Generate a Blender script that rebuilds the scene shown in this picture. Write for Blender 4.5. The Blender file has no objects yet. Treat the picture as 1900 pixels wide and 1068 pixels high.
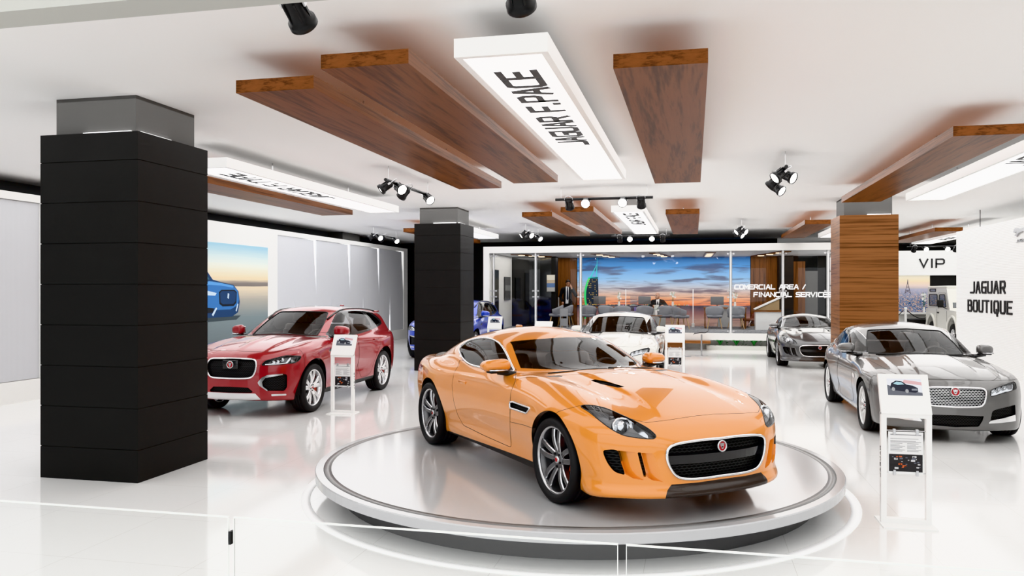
import bpy, math, random
import numpy as np
from mathutils import Vector, Matrix
PI = math.pi
sc = bpy.context.scene
COL = sc.collection
random.seed(7)

# ------------------------------------------------------------------ camera solve
F_PX, CX, CY, CAM_H = 1480.0, 950.0, 538.0, 1.89
YAW = math.atan(337.0 / F_PX)
CA, SA = math.cos(YAW), math.sin(YAW)

def at(px, py, h=0.0):
    z = F_PX * (CAM_H - h) / (py - CY); x = (px - CX) / F_PX * z
    return (x * CA - z * SA, x * SA + z * CA, h)
def at_y(px, py, Y):
    k = (px - CX) / F_PX; z = Y / (k * SA + CA)
    return (k * z * CA - z * SA, Y, CAM_H - (py - CY) / F_PX * z)
def at_x(px, py, X):
    k = (px - CX) / F_PX; z = X / (k * CA - SA)
    return (X, k * z * SA + z * CA, CAM_H - (py - CY) / F_PX * z)
def proj(P):
    x = P[:, 0] * CA + P[:, 1] * SA; z = -P[:, 0] * SA + P[:, 1] * CA
    return np.stack([CX + F_PX * x / z, CY + F_PX * (CAM_H - P[:, 2]) / z], 1)

# ------------------------------------------------------------------ tagging
def tag(o, label=None, cat=None, group=None, kind=None):
    if label: o['label'] = label
    if cat: o['category'] = cat
    if group: o['group'] = group
    if kind: o['kind'] = kind
    return o
def thing(name, label, cat, loc=(0, 0, 0), rz=0.0, group=None):
    o = bpy.data.objects.new(name, None); COL.objects.link(o)
    o.empty_display_size = 0.1
    o.location = loc; o.rotation_euler = (0, 0, rz)
    return tag(o, label, cat, group)
def link(name, me, parent=None, loc=None, rot=None):
    o = bpy.data.objects.new(name, me); COL.objects.link(o)
    if parent is not None: o.parent = parent
    if loc is not None: o.location = loc
    if rot is not None: o.rotation_euler = rot
    return o
def copy_tree(o, parent=None, remat=None):
    c = o.copy()
    if remat and c.type == 'MESH':
        c.data = remat(c.data)
    COL.objects.link(c); c.parent = parent
    for ch in list(o.children): copy_tree(ch, c, remat)
    return c

# ------------------------------------------------------------------ materials
MATS = {}
def nmat(name):
    m = bpy.data.materials.new(name); m.use_nodes = True
    nt = m.node_tree; b = nt.nodes['Principled BSDF']
    return m, nt, b
def mat(name, col, rough=0.5, metal=0.0, coat=0.0, emit=0.0, spec=0.5, ecol=None, noise=0.0, nscale=20.0):
    if name in MATS: return MATS[name]
    m, nt, b = nmat(name)
    c = (col[0], col[1], col[2], 1)
    b.inputs['Base Color'].default_value = c
    b.inputs['Roughness'].default_value = rough
    b.inputs['Metallic'].default_value = metal
    b.inputs['Specular IOR Level'].default_value = spec
    if coat:
        b.inputs['Coat Weight'].default_value = coat; b.inputs['Coat Roughness'].default_value = 0.02
    if emit:
        e = ecol or col
        b.inputs['Emission Color'].default_value = (e[0], e[1], e[2], 1)
        b.inputs['Emission Strength'].default_value = emit
    if noise:
        tc = nt.nodes.new('ShaderNodeTexCoord'); n = nt.nodes.new('ShaderNodeTexNoise')
        n.inputs['Scale'].default_value = nscale; n.inputs['Detail'].default_value = 3
        mx = nt.nodes.new('ShaderNodeMix'); mx.data_type = 'RGBA'
        mx.inputs[6].default_value = tuple(max(0, v * (1 - noise)) for v in col) + (1,)
        mx.inputs[7].default_value = tuple(min(1, v * (1 + noise)) for v in col) + (1,)
        nt.links.new(tc.outputs['Object'], n.inputs['Vector']); nt.links.new(n.outputs['Fac'], mx.inputs[0])
        nt.links.new(mx.outputs[2], b.inputs['Base Color'])
    MATS[name] = m
    return m
def glass_mat(name, tint=(0.8, 0.8, 0.8), ior=1.5, refl=1.0):
    if name in MATS: return MATS[name]
    m = bpy.data.materials.new(name); m.use_nodes = True; nt = m.node_tree; nt.nodes.clear()
    out = nt.nodes.new('ShaderNodeOutputMaterial'); mx = nt.nodes.new('ShaderNodeMixShader')
    tr = nt.nodes.new('ShaderNodeBsdfTransparent'); gl = nt.nodes.new('ShaderNodeBsdfGlossy')
    fr = nt.nodes.new('ShaderNodeFresnel'); fr.inputs['IOR'].default_value = ior
    tr.inputs['Color'].default_value = tint + (1,); gl.inputs['Roughness'].default_value = 0.0
    gl.inputs['Color'].default_value = (refl, refl, refl, 1)
    geo = nt.nodes.new('ShaderNodeNewGeometry')
    nrm = nt.nodes.new('ShaderNodeVectorMath'); nrm.operation = 'MULTIPLY'
    nt.links.new(fr.outputs[0], mx.inputs[0]); nt.links.new(tr.outputs[0], mx.inputs[1]); nt.links.new(gl.outputs[0], mx.inputs[2])
    nt.nodes.remove(nrm); nt.nodes.remove(geo)
    nt.links.new(mx.outputs[0], out.inputs[0])
    MATS[name] = m
    return m
def paint_mat(name, col, flake=0.0, metal=0.0, rough=0.3):
    if name in MATS: return MATS[name]
    m, nt, b = nmat(name)
    b.inputs['Base Color'].default_value = col + (1,)
    b.inputs['Metallic'].default_value = metal; b.inputs['Roughness'].default_value = rough
    b.inputs['Coat Weight'].default_value = 1.0; b.inputs['Coat Roughness'].default_value = 0.015
    if flake:
        tc = nt.nodes.new('ShaderNodeTexCoord'); n = nt.nodes.new('ShaderNodeTexNoise')
        n.inputs['Scale'].default_value = 260; n.inputs['Detail'].default_value = 1
        r = nt.nodes.new('ShaderNodeMapRange')
        r.inputs['From Min'].default_value = 0.3; r.inputs['From Max'].default_value = 0.7
        r.inputs['To Min'].default_value = rough - flake; r.inputs['To Max'].default_value = rough + flake
        nt.links.new(tc.outputs['Object'], n.inputs['Vector']); nt.links.new(n.outputs['Fac'], r.inputs[0])
        nt.links.new(r.outputs[0], b.inputs['Roughness'])
    MATS[name] = m
    return m

# ------------------------------------------------------------------ mesh building
def np_mesh(name, V, Fc, mats, N=None, smooth=True, fmat=None):
    """V (n,3); Fc (m,k) uniform polygons or list of polygons."""
    me = bpy.data.meshes.new(name)
    V = np.asarray(V, np.float32)
    if isinstance(Fc, np.ndarray):
        Fc = Fc.astype(np.int32)
        used = np.unique(Fc); mp = np.full(len(V), -1, np.int32); mp[used] = np.arange(len(used))
        V = V[used]; Fc = mp[Fc]
        if N is not None: N = N[used]
        m, k = Fc.shape
        me.vertices.add(len(V)); me.vertices.foreach_set('co', V.ravel())
        me.loops.add(m * k); me.loops.foreach_set('vertex_index', Fc.ravel())
        me.polygons.add(m); me.polygons.foreach_set('loop_start', np.arange(m, dtype=np.int32) * k)
        me.polygons.foreach_set('loop_total', np.full(m, k, np.int32))
        me.update(calc_edges=True)
    else:
        me.from_pydata([tuple(v) for v in V], [], Fc)
    me.validate()
    if smooth: me.polygons.foreach_set('use_smooth', np.ones(len(me.polygons), bool))
    for mm in (mats if isinstance(mats, (list, tuple)) else [mats]): me.materials.append(mm)
    if fmat is not None: me.polygons.foreach_set('material_index', np.asarray(fmat, np.int32))
    if N is not None and len(N) == len(me.vertices):
        me.normals_split_custom_set_from_vertices([tuple(n) for n in N])
    me.update()
    return me

class MB:
    """collects shapes, builds ONE mesh object"""
    def __init__(s): s.v = []; s.f = []; s.m = []; s.sm = []; s.cur = 0
    def add(s, V, Fs, smooth=False):
        b = len(s.v); s.v += [tuple(p) for p in V]
        for f in Fs:
            s.f.append([b + i for i in f]); s.m.append(s.cur); s.sm.append(smooth)
        return s
    def box(s, c, d, rz=0.0, M=None):
        hx, hy, hz = d[0] / 2, d[1] / 2, d[2] / 2
        P = [Vector((x, y, z)) for x in (-hx, hx) for y in (-hy, hy) for z in (-hz, hz)]
        R = Matrix.Rotation(rz, 3, 'Z')
        P = [(M @ p if M is not None else R @ p) + Vector(c) for p in P]
        return s.add(P, [(0, 1, 3, 2), (4, 6, 7, 5), (0, 4, 5, 1), (2, 3, 7, 6), (0, 2, 6, 4), (1, 5, 7, 3)])
    def bx(s, x0, x1, y0, y1, z0, z1):
        return s.box(((x0 + x1) / 2, (y0 + y1) / 2, (z0 + z1) / 2), (x1 - x0, y1 - y0, z1 - z0))
    def rbox(s, c, d, r=0.02, n=3, M=None, warp=None):
        """box with rounded edges (r) – smooth"""
        d = np.array(d) / 2.0; r = min(r, d.min() * 0.999); V = []; Fs = []
        t = [-1.0] + [-1 + (k + 1) / n * 0 for k in range(0)] + []
        def axis(h):
            a = [-h + r * (1 - math.cos(i / n * PI / 2)) for i in range(n + 1)]
            mid = [] if not warp else list(np.linspace(-h + r, h - r, 7)[1:-1])
            return a + mid + [-q for q in reversed(a)]
        ax = [axis(d[i]) for i in range(3)]
        for k in range(3):
            u, w = (k + 1) % 3, (k + 2) % 3
            for sg in (-1, 1):
                b = len(V)
                for p in ax[u]:
                    for q in ax[w]:
                        P = np.zeros(3); P[k] = sg * d[k]; P[u] = p; P[w] = q
                        core = np.clip(P, -(d - r), d - r); dv = P - core; L = np.linalg.norm(dv)
                        P = core + dv / L * r if L > 1e-9 else P
                        V.append(P)
                nu, nw = len(ax[u]), len(ax[w])
                for i in range(nu - 1):
                    for j in range(nw - 1):
                        q = (b + i * nw + j, b + (i + 1) * nw + j, b + (i + 1) * nw + j + 1, b + i * nw + j + 1)
                        Fs.append(q if sg > 0 else q[::-1])
        V = np.array(V)
        if warp: V = warp(V)
        if M is not None: V = np.array([tuple(M @ Vector(p)) for p in V])
        V = V + np.array(c)
        return s.add(V, Fs, True)
    def cyl(s, a, b, r0, r1=None, n=16, caps=True, smooth=True):
        r1 = r0 if r1 is None else r1
        a, b = Vector(a), Vector(b); d = (b - a).normalized()
        u = d.orthogonal().normalized(); w = d.cross(u); V = []
        for p, r in ((a, r0), (b, r1)):
            for i in range(n):
                t = 2 * PI * i / n; V.append(p + (u * math.cos(t) + w * math.sin(t)) * r)
        s.add(V, [(i, (i + 1) % n, n + (i + 1) % n, n + i) for i in range(n)], smooth)
        if caps:
            s.add(V[:n], [tuple(reversed(range(n)))]); s.add(V[n:], [tuple(range(n))])
        return s
    def lathe(s, prof, n=32, axis='z', c=(0, 0, 0), smooth=True, closed=False, M=None):
        """prof: [(r,h)]"""
        V = []; k = len(prof)
        for i in range(n):
            t = 2 * PI * i / n; co, si = math.cos(t), math.sin(t)
            for r, h in prof:
                p = (r * co, r * si, h) if axis == 'z' else (r * co, h, r * si) if axis == 'y' else (h, r * co, r * si)
                p = Vector(p)
                if M is not None: p = M @ p
                V.append(p + Vector(c))
        Fs = []
        for i in range(n):
            j = (i + 1) % n
            for q in range(k if closed else k - 1):
                q2 = (q + 1) % k
                f = (i * k + q, j * k + q, j * k + q2, i * k + q2)
                Fs.append(f if axis != 'y' else f[::-1])
        return s.add(V, Fs, smooth)
    def tube(s, pts, r, n=8, closed=False, smooth=True, caps=True, flat=None):
        pts = [Vector(p) for p in pts]; m = len(pts); V = []
        if m < 2: return s
        pu = None
        for i, p in enumerate(pts):
            a = pts[(i - 1) % m] if (i > 0 or closed) else p
            b = pts[(i + 1) % m] if (i < m - 1 or closed) else p
            d = (b - a)
            d = d.normalized() if d.length > 1e-9 else Vector((0, 0, 1))
            if pu is None: u = d.orthogonal().normalized()
            else:
                u = pu - d * pu.dot(d)
                u = u.normalized() if u.length > 1e-6 else d.orthogonal().normalized()
            pu = u; w = d.cross(u)
            rr = r[i] if isinstance(r, (list, tuple)) else r
            for k in range(n):
                t = 2 * PI * k / n; V.append(p + (u * math.cos(t) + w * math.sin(t)) * rr)
        Fs = []
        for i in range(m if closed else m - 1):
            j = (i + 1) % m
            for k in range(n):
                k2 = (k + 1) % n; Fs.append((i * n + k, i * n + k2, j * n + k2, j * n + k))
        if caps and not closed:
            Fs.append(tuple(reversed(range(n)))); Fs.append(tuple((m - 1) * n + k for k in range(n)))
        return s.add(V, Fs, smooth)
    def prism(s, poly, h0, h1, M=None, smooth=False):
        """poly: (u,v) CCW, extruded along local z from h0 to h1"""
        n = len(poly); V = [Vector((u, v, h0)) for u, v in poly] + [Vector((u, v, h1)) for u, v in poly]
        if M is not None: V = [M @ p for p in V]
        return s.add(V, [tuple(reversed(range(n))), tuple(range(n, 2 * n))] + [(i, (i + 1) % n, n + (i + 1) % n, n + i) for i in range(n)], smooth)
    def quad(s, a, b, c, d): return s.add([a, b, c, d], [(0, 1, 2, 3)])
    def mesh(s, name, mats):
        me = bpy.data.meshes.new(name); me.from_pydata(s.v, [], s.f); me.validate(); me.update()
        for mm in (mats if isinstance(mats, (list, tuple)) else [mats]): me.materials.append(mm)
        if len(me.polygons) == len(s.sm):
            me.polygons.foreach_set('use_smooth', s.sm); me.polygons.foreach_set('material_index', s.m)
        return me
    def build(s, name, mats, parent=None, loc=None, rot=None):
        return link(name, s.mesh(name, mats), parent, loc, rot)

# stroke lettering: each glyph = list of polylines on a 0..1 x 0..1 cell
def _arcify(pts): return pts
GL = {
 'A': [[(0, 0), (.42, 1), (.58, 1), (1, 0)], [(.2, .34), (.8, .34)]],
 'B': [[(0, 0), (0, 1), (.75, 1), (.9, .88), (.9, .64), (.78, .53), (0, .53)], [(.78, .53), (1, .4), (1, .13), (.85, 0), (0, 0)]],
 'C': [[(1, 1), (.15, 1), (0, .85), (0, .15), (.15, 0), (1, 0)]],
 'D': [[(0, 0), (0, 1), (.8, 1), (1, .85), (1, .15), (.8, 0), (0, 0)]],
 'E': [[(1, 1), (0, 1), (0, 0), (1, 0)], [(0, .5), (.85, .5)]],
 'F': [[(1, 1), (0, 1), (0, 0)], [(0, .48), (.85, .48)]],
 'G': [[(1, 1), (.15, 1), (0, .85), (0, .15), (.15, 0), (1, 0), (1, .5), (.55, .5)]],
 'I': [[(.5, 0), (.5, 1)]],
 'J': [[(1, 1), (1, .15), (.85, 0), (0, 0)]],
 'L': [[(0, 1), (0, 0), (1, 0)]],
 'M': [[(0, 0), (0, 1), (.5, .35), (1, 1), (1, 0)]],
 'N': [[(0, 0), (0, 1), (1, 0), (1, 1)]],
 'O': [[(.15, 0), (0, .15), (0, .85), (.15, 1), (.85, 1), (1, .85), (1, .15), (.85, 0), (.15, 0)]],
 'P': [[(0, 0), (0, 1), (.85, 1), (1, .87), (1, .55), (.85, .42), (0, .42)]],
 'Q': [[(.15, 0), (0, .15), (0, .85), (.15, 1), (.85, 1), (1, .85), (1, .15), (.85, 0), (.15, 0)], [(.6, .25), (.75, -.25)]],
 'R': [[(0, 0), (0, 1), (.85, 1), (1, .87), (1, .58), (.85, .45), (0, .45)], [(.55, .45), (1, 0)]],
 'S': [[(1, 1), (.15, 1), (0, .87), (0, .63), (.15, .5), (.85, .5), (1, .37), (1, .13), (.85, 0), (0, 0)]],
 'T': [[(0, 1), (1, 1)], [(.5, 1), (.5, 0)]],
 'U': [[(0, 1), (0, .15), (.15, 0), (.85, 0), (1, .15), (1, 1)]],
 'V': [[(0, 1), (.5, 0), (1, 1)]],
 'X': [[(0, 1), (1, 0)], [(0, 0), (1, 1)]],
 'Y': [[(0, 1), (.5, .5), (1, 1)], [(.5, .5), (.5, 0)]],
 '.': [[(.3, 0), (.3, .04)]], '-': [[(.1, .45), (.9, .45)]], '/': [[(0, 0), (1, 1)]], ' ': [],
}
def text_w(s, w, gap):
    return sum((w * {'I': .3, '.': .35, ' ': .6, '/': .6}.get(ch, 1) + gap) for ch in s) - gap
def lettering(mb, s, h, w, gap, th, depth, M, slant=0.0, center=True):
    """flat strokes of thickness th, in local x (reading) y (up), extruded depth along local z"""
    x = -text_w(s, w, gap) / 2 if center else 0.0; lay = 0
    for ch in s:
        cw = w * {'I': .3, '.': .35, ' ': .6, '/': .6}.get(ch, 1)
        for pl in GL[ch]:
            P = [Vector((x + u * cw, v * h)) for u, v in pl]
            P = [Vector((p.x + slant * p.y, p.y)) for p in P]
            closed = (P[0] - P[-1]).length < 1e-6 and len(P) > 2
            if closed: P = P[:-1]
            n = len(P); L = []; R = []
            for i, p in enumerate(P):
                a = P[(i - 1) % n] if (i > 0 or closed) else None
                b = P[(i + 1) % n] if (i < n - 1 or closed) else None
                d1 = (p - a).normalized() if a is not None else None
                d2 = (b - p).normalized() if b is not None else None
                if d1 is None: d1 = d2
                if d2 is None: d2 = d1
                n1 = Vector((-d1.y, d1.x)); n2 = Vector((-d2.y, d2.x)); mt = (n1 + n2)
                mt = mt.normalized() if mt.length > 1e-6 else n1
                k = min(2.0, 1.0 / max(.3, mt.dot(n1)))
                e = Vector((0, 0))
                if not closed and i == 0: e = -d1 * th * .5
                if not closed and i == n - 1: e = d2 * th * .5
                L.append(p + e + mt * k * th / 2); R.append(p + e - mt * k * th / 2)
            for i in range(n if closed else n - 1):
                j = (i + 1) % n
                lay += 1; mb.prism([tuple(L[i]), tuple(R[i]), tuple(R[j]), tuple(L[j])], 0, depth + .00035 * (lay % 5), M)
        x += cw + gap
    return mb
def frame_m(o, xdir, ydir):
    x = Vector(xdir).normalized(); y = Vector(ydir).normalized(); z = x.cross(y)
    return Matrix(((x.x, y.x, z.x, o[0]), (x.y, y.y, z.y, o[1]), (x.z, y.z, z.z, o[2]), (0, 0, 0, 1)))
# ------------------------------------------------------------------ implicit car-body toolkit
class C1:
    """smooth monotone interpolation through control points"""
    def __init__(s, pts):
        x = np.array([p[0] for p in pts], float); y = np.array([p[1] for p in pts], float)
        o = np.argsort(x); x = x[o]; y = y[o]
        h = np.diff(x); d = np.diff(y) / h; m = np.zeros(len(x))
        m[0], m[-1] = d[0], d[-1]
        for i in range(1, len(x) - 1):
            if d[i - 1] * d[i] > 0:
                w1, w2 = 2 * h[i] + h[i - 1], h[i] + 2 * h[i - 1]
                m[i] = (w1 + w2) / (w1 / d[i - 1] + w2 / d[i])
        X = np.linspace(x[0], x[-1], 600); i = np.clip(np.searchsorted(x, X) - 1, 0, len(h) - 1)
        t = (X - x[i]) / h[i]; t2, t3 = t * t, t ** 3
        s.X = X; s.Y = (2 * t3 - 3 * t2 + 1) * y[i] + (t3 - 2 * t2 + t) * h[i] * m[i] + (-2 * t3 + 3 * t2) * y[i + 1] + (t3 - t2) * h[i] * m[i + 1]
        k = np.ones(9) / 9; pad = np.pad(s.Y, 4, 'edge'); s.Y = np.convolve(pad, k, 'valid')
        g = np.gradient(s.Y, X); s.S = np.sqrt(1 + g * g)
    def __call__(s, x): return np.interp(x, s.X, s.Y)
    def sl(s, x): return np.interp(x, s.X, s.S)

def smax(a, b, k):
    h = np.maximum(k - np.abs(a - b), 0) / k
    return np.maximum(a, b) + h * h * k * 0.25
def smin(a, b, k): return -smax(-a, -b, k)
def bump(x, c, w): return np.exp(-((x - c) / w) ** 2)
def sstep(x, a, b):
    t = np.clip((x - a) / (b - a), 0, 1); return t * t * (3 - 2 * t)

def surface_nets(f, lo, hi, h):
    ax = [np.arange(lo[i], hi[i] + h, h) for i in range(3)]
    nx, ny, nz = map(len, ax)
    D = np.empty((nx, ny, nz), np.float32)
    Y, Z = np.meshgrid(ax[1], ax[2], indexing='ij')
    for i0 in range(0, nx, 16):
        xs = ax[0][i0:i0 + 16]
        Xb = np.broadcast_to(xs[:, None, None], (len(xs), ny, nz))
        D[i0:i0 + 16] = f(Xb, np.broadcast_to(Y, Xb.shape), np.broadcast_to(Z, Xb.shape))
    S = D < 0
    cnt = np.zeros((nx - 1, ny - 1, nz - 1), np.int8)
    for a in (0, 1):
        for b in (0, 1):
            for c in (0, 1): cnt += S[a:nx - 1 + a, b:ny - 1 + b, c:nz - 1 + c]
    act = (cnt > 0) & (cnt < 8); ids = np.full(act.shape, -1, np.int32)
    I, J, K = np.nonzero(act); n = len(I); ids[I, J, K] = np.arange(n)
    acc = np.zeros((n, 3)); w = np.zeros(n)
    corners = [(a, b, c) for a in (0, 1) for b in (0, 1) for c in (0, 1)]
    for p in corners:
        for k in range(3):
            if p[k]: continue
            q = list(p); q[k] = 1
            d0 = D[I + p[0], J + p[1], K + p[2]]; d1 = D[I + q[0], J + q[1], K + q[2]]
            m = (d0 < 0) != (d1 < 0); t = np.where(m, d0 / np.where(m, d0 - d1, 1), 0)
            pos = np.array(p, float)[None, :].repeat(n, 0); pos[:, k] += t
            acc += pos * m[:, None]; w += m
    V = (np.stack([I, J, K], 1) + acc / w[:, None]) * h + np.array([a[0] for a in ax])
    Q = []
    for k in range(3):
        u, v = (k + 1) % 3, (k + 2) % 3
        sl0 = [slice(None)] * 3; sl1 = [slice(None)] * 3
        sl0[k] = slice(0, -1); sl1[k] = slice(1, None)
        A, B = S[tuple(sl0)], S[tuple(sl1)]
        m = A != B
        P = np.stack(np.nonzero(m), 1)
        ok = (P[:, u] > 0) & (P[:, v] > 0) & (P[:, u] < (nx, ny, nz)[u] - 1) & (P[:, v] < (nx, ny, nz)[v] - 1)
        P = P[ok]; ins = A[tuple(P.T)]
        def cell(du, dv):
            R = P.copy(); R[:, u] += du; R[:, v] += dv; return ids[tuple(R.T)]
        q = np.stack([cell(-1, -1), cell(0, -1), cell(0, 0), cell(-1, 0)], 1)
        q[~ins] = q[~ins][:, ::-1]
        Q.append(q)
    return V, np.concatenate(Q)

class Skin:
    """implicit solid -> triangle skin that can be cut into panels"""
    def __init__(s, f, lo, hi, h):
        s.f = f
        V, Q = surface_nets(f, lo, hi, h)
        for it in range(3):
            g, val = s.grad(V); V = V - g * (val / np.maximum((g * g).sum(1), 1e-3))[:, None].clip(-h, h)
        g, _ = s.grad(V); N = g / np.linalg.norm(g, axis=1)[:, None]
        d1 = ((V[Q[:, 0]] - V[Q[:, 2]]) ** 2).sum(1); d2 = ((V[Q[:, 1]] - V[Q[:, 3]]) ** 2).sum(1)
        a = d1 <= d2
        T = np.concatenate([np.where(a[:, None], Q[:, [0, 1, 2]], Q[:, [0, 1, 3]]), np.where(a[:, None], Q[:, [0, 2, 3]], Q[:, [1, 2, 3]])])
        s.V, s.N, s.T = V, N, T
    def grad(s, V, e=0.004):
        g = np.zeros_like(V); x, y, z = V.T
        g[:, 0] = (s.f(x + e, y, z) - s.f(x - e, y, z)) / (2 * e)
        g[:, 1] = (s.f(x, y + e, z) - s.f(x, y - e, z)) / (2 * e)
        g[:, 2] = (s.f(x, y, z + e) - s.f(x, y, z - e)) / (2 * e)
        return g, s.f(x, y, z)
    def cut(s, T, field):
        """-> (inside tris, outside tris, boundary edges)"""
        used = np.unique(T); g = np.full(len(s.V), 1e9); g[used] = field(s.V[used], s.N[used])
        sg = g < 0; c = sg[T].sum(1)
        ins = [T[c == 3]]; out = [T[c == 0]]; mix = T[(c == 1) | (c == 2)]
        if len(mix) == 0: return ins[0], out[0], np.zeros((0, 2), int)
        lone = sg[mix] == (c[(c == 1) | (c == 2)] == 1)[:, None]
        k = lone.argmax(1); r = np.arange(len(mix))
        a, b, d = mix[r, k], mix[r, (k + 1) % 3], mix[r, (k + 2) % 3]
        E = np.concatenate([np.stack([a, b], 1), np.stack([a, d], 1)]); Es = np.sort(E, 1)
        U, inv = np.unique(Es, axis=0, return_inverse=True); inv = inv.ravel()
        p, q = U[:, 0], U[:, 1]; lo = np.zeros(len(U)); hi = np.ones(len(U)); glo = g[p]; ghi = g[q]
        for it in range(5):
            t = lo + (hi - lo) * np.clip(glo / (glo - ghi), .05, .95)
            Pm = s.V[p] + (s.V[q] - s.V[p]) * t[:, None]; Nm = s.N[p] + (s.N[q] - s.N[p]) * t[:, None]
            gm = field(Pm, Nm); same = (gm < 0) == (glo < 0)
            lo = np.where(same, t, lo); glo = np.where(same, gm, glo); hi = np.where(same, hi, t); ghi = np.where(same, ghi, gm)
        Nm /= np.linalg.norm(Nm, axis=1)[:, None]
        b0 = len(s.V); s.V = np.concatenate([s.V, Pm]); s.N = np.concatenate([s.N, Nm])
        e1 = b0 + inv[:len(mix)]; e2 = b0 + inv[len(mix):]
        t1 = np.stack([a, e1, e2], 1); t2 = np.stack([e1, b, d], 1); t3 = np.stack([e1, d, e2], 1)
        li = sg[a]
        ins += [t1[li], t2[~li], t3[~li]]; out += [t1[~li], t2[li], t3[li]]
        return np.concatenate(ins), np.concatenate(out), np.stack([e1, e2], 1)
    def loops(s, E, minlen=4):
        """ordered vertex chains from boundary edges"""
        adj = {}
        for a, b in E.tolist():
            if a == b: continue
            adj.setdefault(a, set()).add(b); adj.setdefault(b, set()).add(a)
        res = []; seen = set()
        starts = [v for v in adj if len(adj[v]) == 1] + list(adj)
        for v in starts:
            if v in seen: continue
            ch = [v]; seen.add(v); cur = v
            while True:
                nx = [w for w in adj[cur] if w not in seen]
                if not nx: break
                cur = nx[0]; seen.add(cur); ch.append(cur)
            closed = len(ch) > 3 and ch[0] in adj[ch[-1]]
            if len(ch) >= minlen: res.append((ch, closed))
        return res
    def smooth_pts(s, ch, closed, off=0.0, it=3, dec=1):
        P = s.V[ch] + s.N[ch] * off
        if len(P) > 200: dec = max(dec, 2)
        P = P[::dec]
        for _ in range(it):
            if closed: P = (np.roll(P, 1, 0) + 2 * P + np.roll(P, -1, 0)) / 4
            elif len(P) > 2: P[1:-1] = (P[:-2] + 2 * P[1:-1] + P[2:]) / 4
        return P
    def obj(s, name, T, m, parent, off=0.0, flip=False):
        if len(T) == 0: return None
        V = s.V + s.N * off if off else s.V
        return link(name, np_mesh(name, V, T[:, ::-1] if flip else T, m, N=-s.N if flip else s.N), parent)
    def pipe(s, name, E, r, m, parent, off=0.0, it=3, flat=False):
        mb = MB()
        for ch, cl in s.loops(E): mb.tube(s.smooth_pts(ch, cl, off, it), r, 6, cl)
        return mb.build(name, m, parent) if mb.v else None
    def wall(s, mb, E, d0, d1):
        """strip running inwards from a cut edge"""
        for ch, cl in s.loops(E):
            A = s.V[ch] + s.N[ch] * d0; B = s.V[ch] + s.N[ch] * d1; n = len(ch)
            V = [tuple(p) for p in A] + [tuple(p) for p in B]
            mb.add(V, [(i, (i + 1) % n, n + (i + 1) % n, n + i) for i in range(n if cl else n - 1)], True)
        return mb

def poly_sd(P, poly):
    """signed distance of 2-D points to a polygon, negative inside"""
    poly = np.asarray(poly, float); n = len(poly); d = np.full(len(P), 1e18); ins = np.zeros(len(P), bool)
    for i in range(n):
        a, b = poly[i], poly[(i + 1) % n]; e = b - a; w = P - a
        t = np.clip((w @ e) / max(e @ e, 1e-12), 0, 1); q = w - t[:, None] * e
        d = np.minimum(d, (q * q).sum(1))
        c = (a[1] > P[:, 1]) != (b[1] > P[:, 1])
        with np.errstate(divide='ignore', invalid='ignore'):
            xi = a[0] + (P[:, 1] - a[1]) / (b[1] - a[1]) * e[0]
        ins ^= c & (P[:, 0] < xi)
    return np.where(ins, -1, 1) * np.sqrt(d)
def round_poly(poly, it=2, closed=True):
    P = np.asarray(poly, float)
    for _ in range(it):
        Q = np.roll(P, -1, 0); P = np.stack([P * .75 + Q * .25, P * .25 + Q * .75], 1).reshape(-1, 2)
    return P
def dense(poly, it=2):
    """closed Catmull-Rom through the points"""
    P = np.asarray(poly, float); out = []
    n = len(P)
    for i in range(n):
        p0, p1, p2, p3 = P[i - 1], P[i], P[(i + 1) % n], P[(i + 2) % n]
        for t in (0, .25, .5, .75):
            out.append(.5 * (2 * p1 + (p2 - p0) * t + (2 * p0 - 5 * p1 + 4 * p2 - p3) * t * t + (3 * p1 - p0 - 3 * p2 + p3) * t ** 3))
    return np.array(out)
QUAL = {'coupe': .018, 'suv': .022, 'sedan': .022}
# ------------------------------------------------------------------ shared car parts
PAINT_DARK = lambda: mat('trim_black', (.012, .012, .013), .35, coat=.3)
def car_mats():
    return dict(
        black=mat('black_plastic', (.012, .012, .012), .45), gloss=mat('trim_black', (.01, .01, .011), .2, coat=.5),
        chrome=mat('chrome', (.82, .82, .83), .08, 1.0), silver=mat('satin_silver', (.62, .62, .63), .25, 1.0),
        tyre=mat('tyre_rubber', (.016, .016, .017), .62), seam=mat('seam_dark', (.02, .012, .008), .6),
        glass=glass_mat('car_glass', (.90, .91, .91), 1.55, .62), lens=glass_mat('lamp_lens', (.93, .94, .95), 1.45),
        lamp=mat('lamp_reflector', (.75, .76, .78), .18, 1.0), led=mat('lamp_led', (.95, .97, 1), .2, emit=.7),
        lampdark=mat('lamp_housing', (.17, .17, .175), .3, coat=.5), cabin=mat('cabin_trim', (.20, .185, .175), .7),
        seat=mat('seat_leather', (.25, .20, .18), .55), red=mat('caliper_red', (.55, .04, .012), .35), disc=mat('disc_steel', (.42, .42, .43), .35, 1.0),
        badge=mat('badge_red', (.45, .02, .025), .3), under=mat('underbody', (.012, .012, .012), .8), amber=mat('lamp_red', (.25, .012, .012), .2, coat=1.0))
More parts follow.
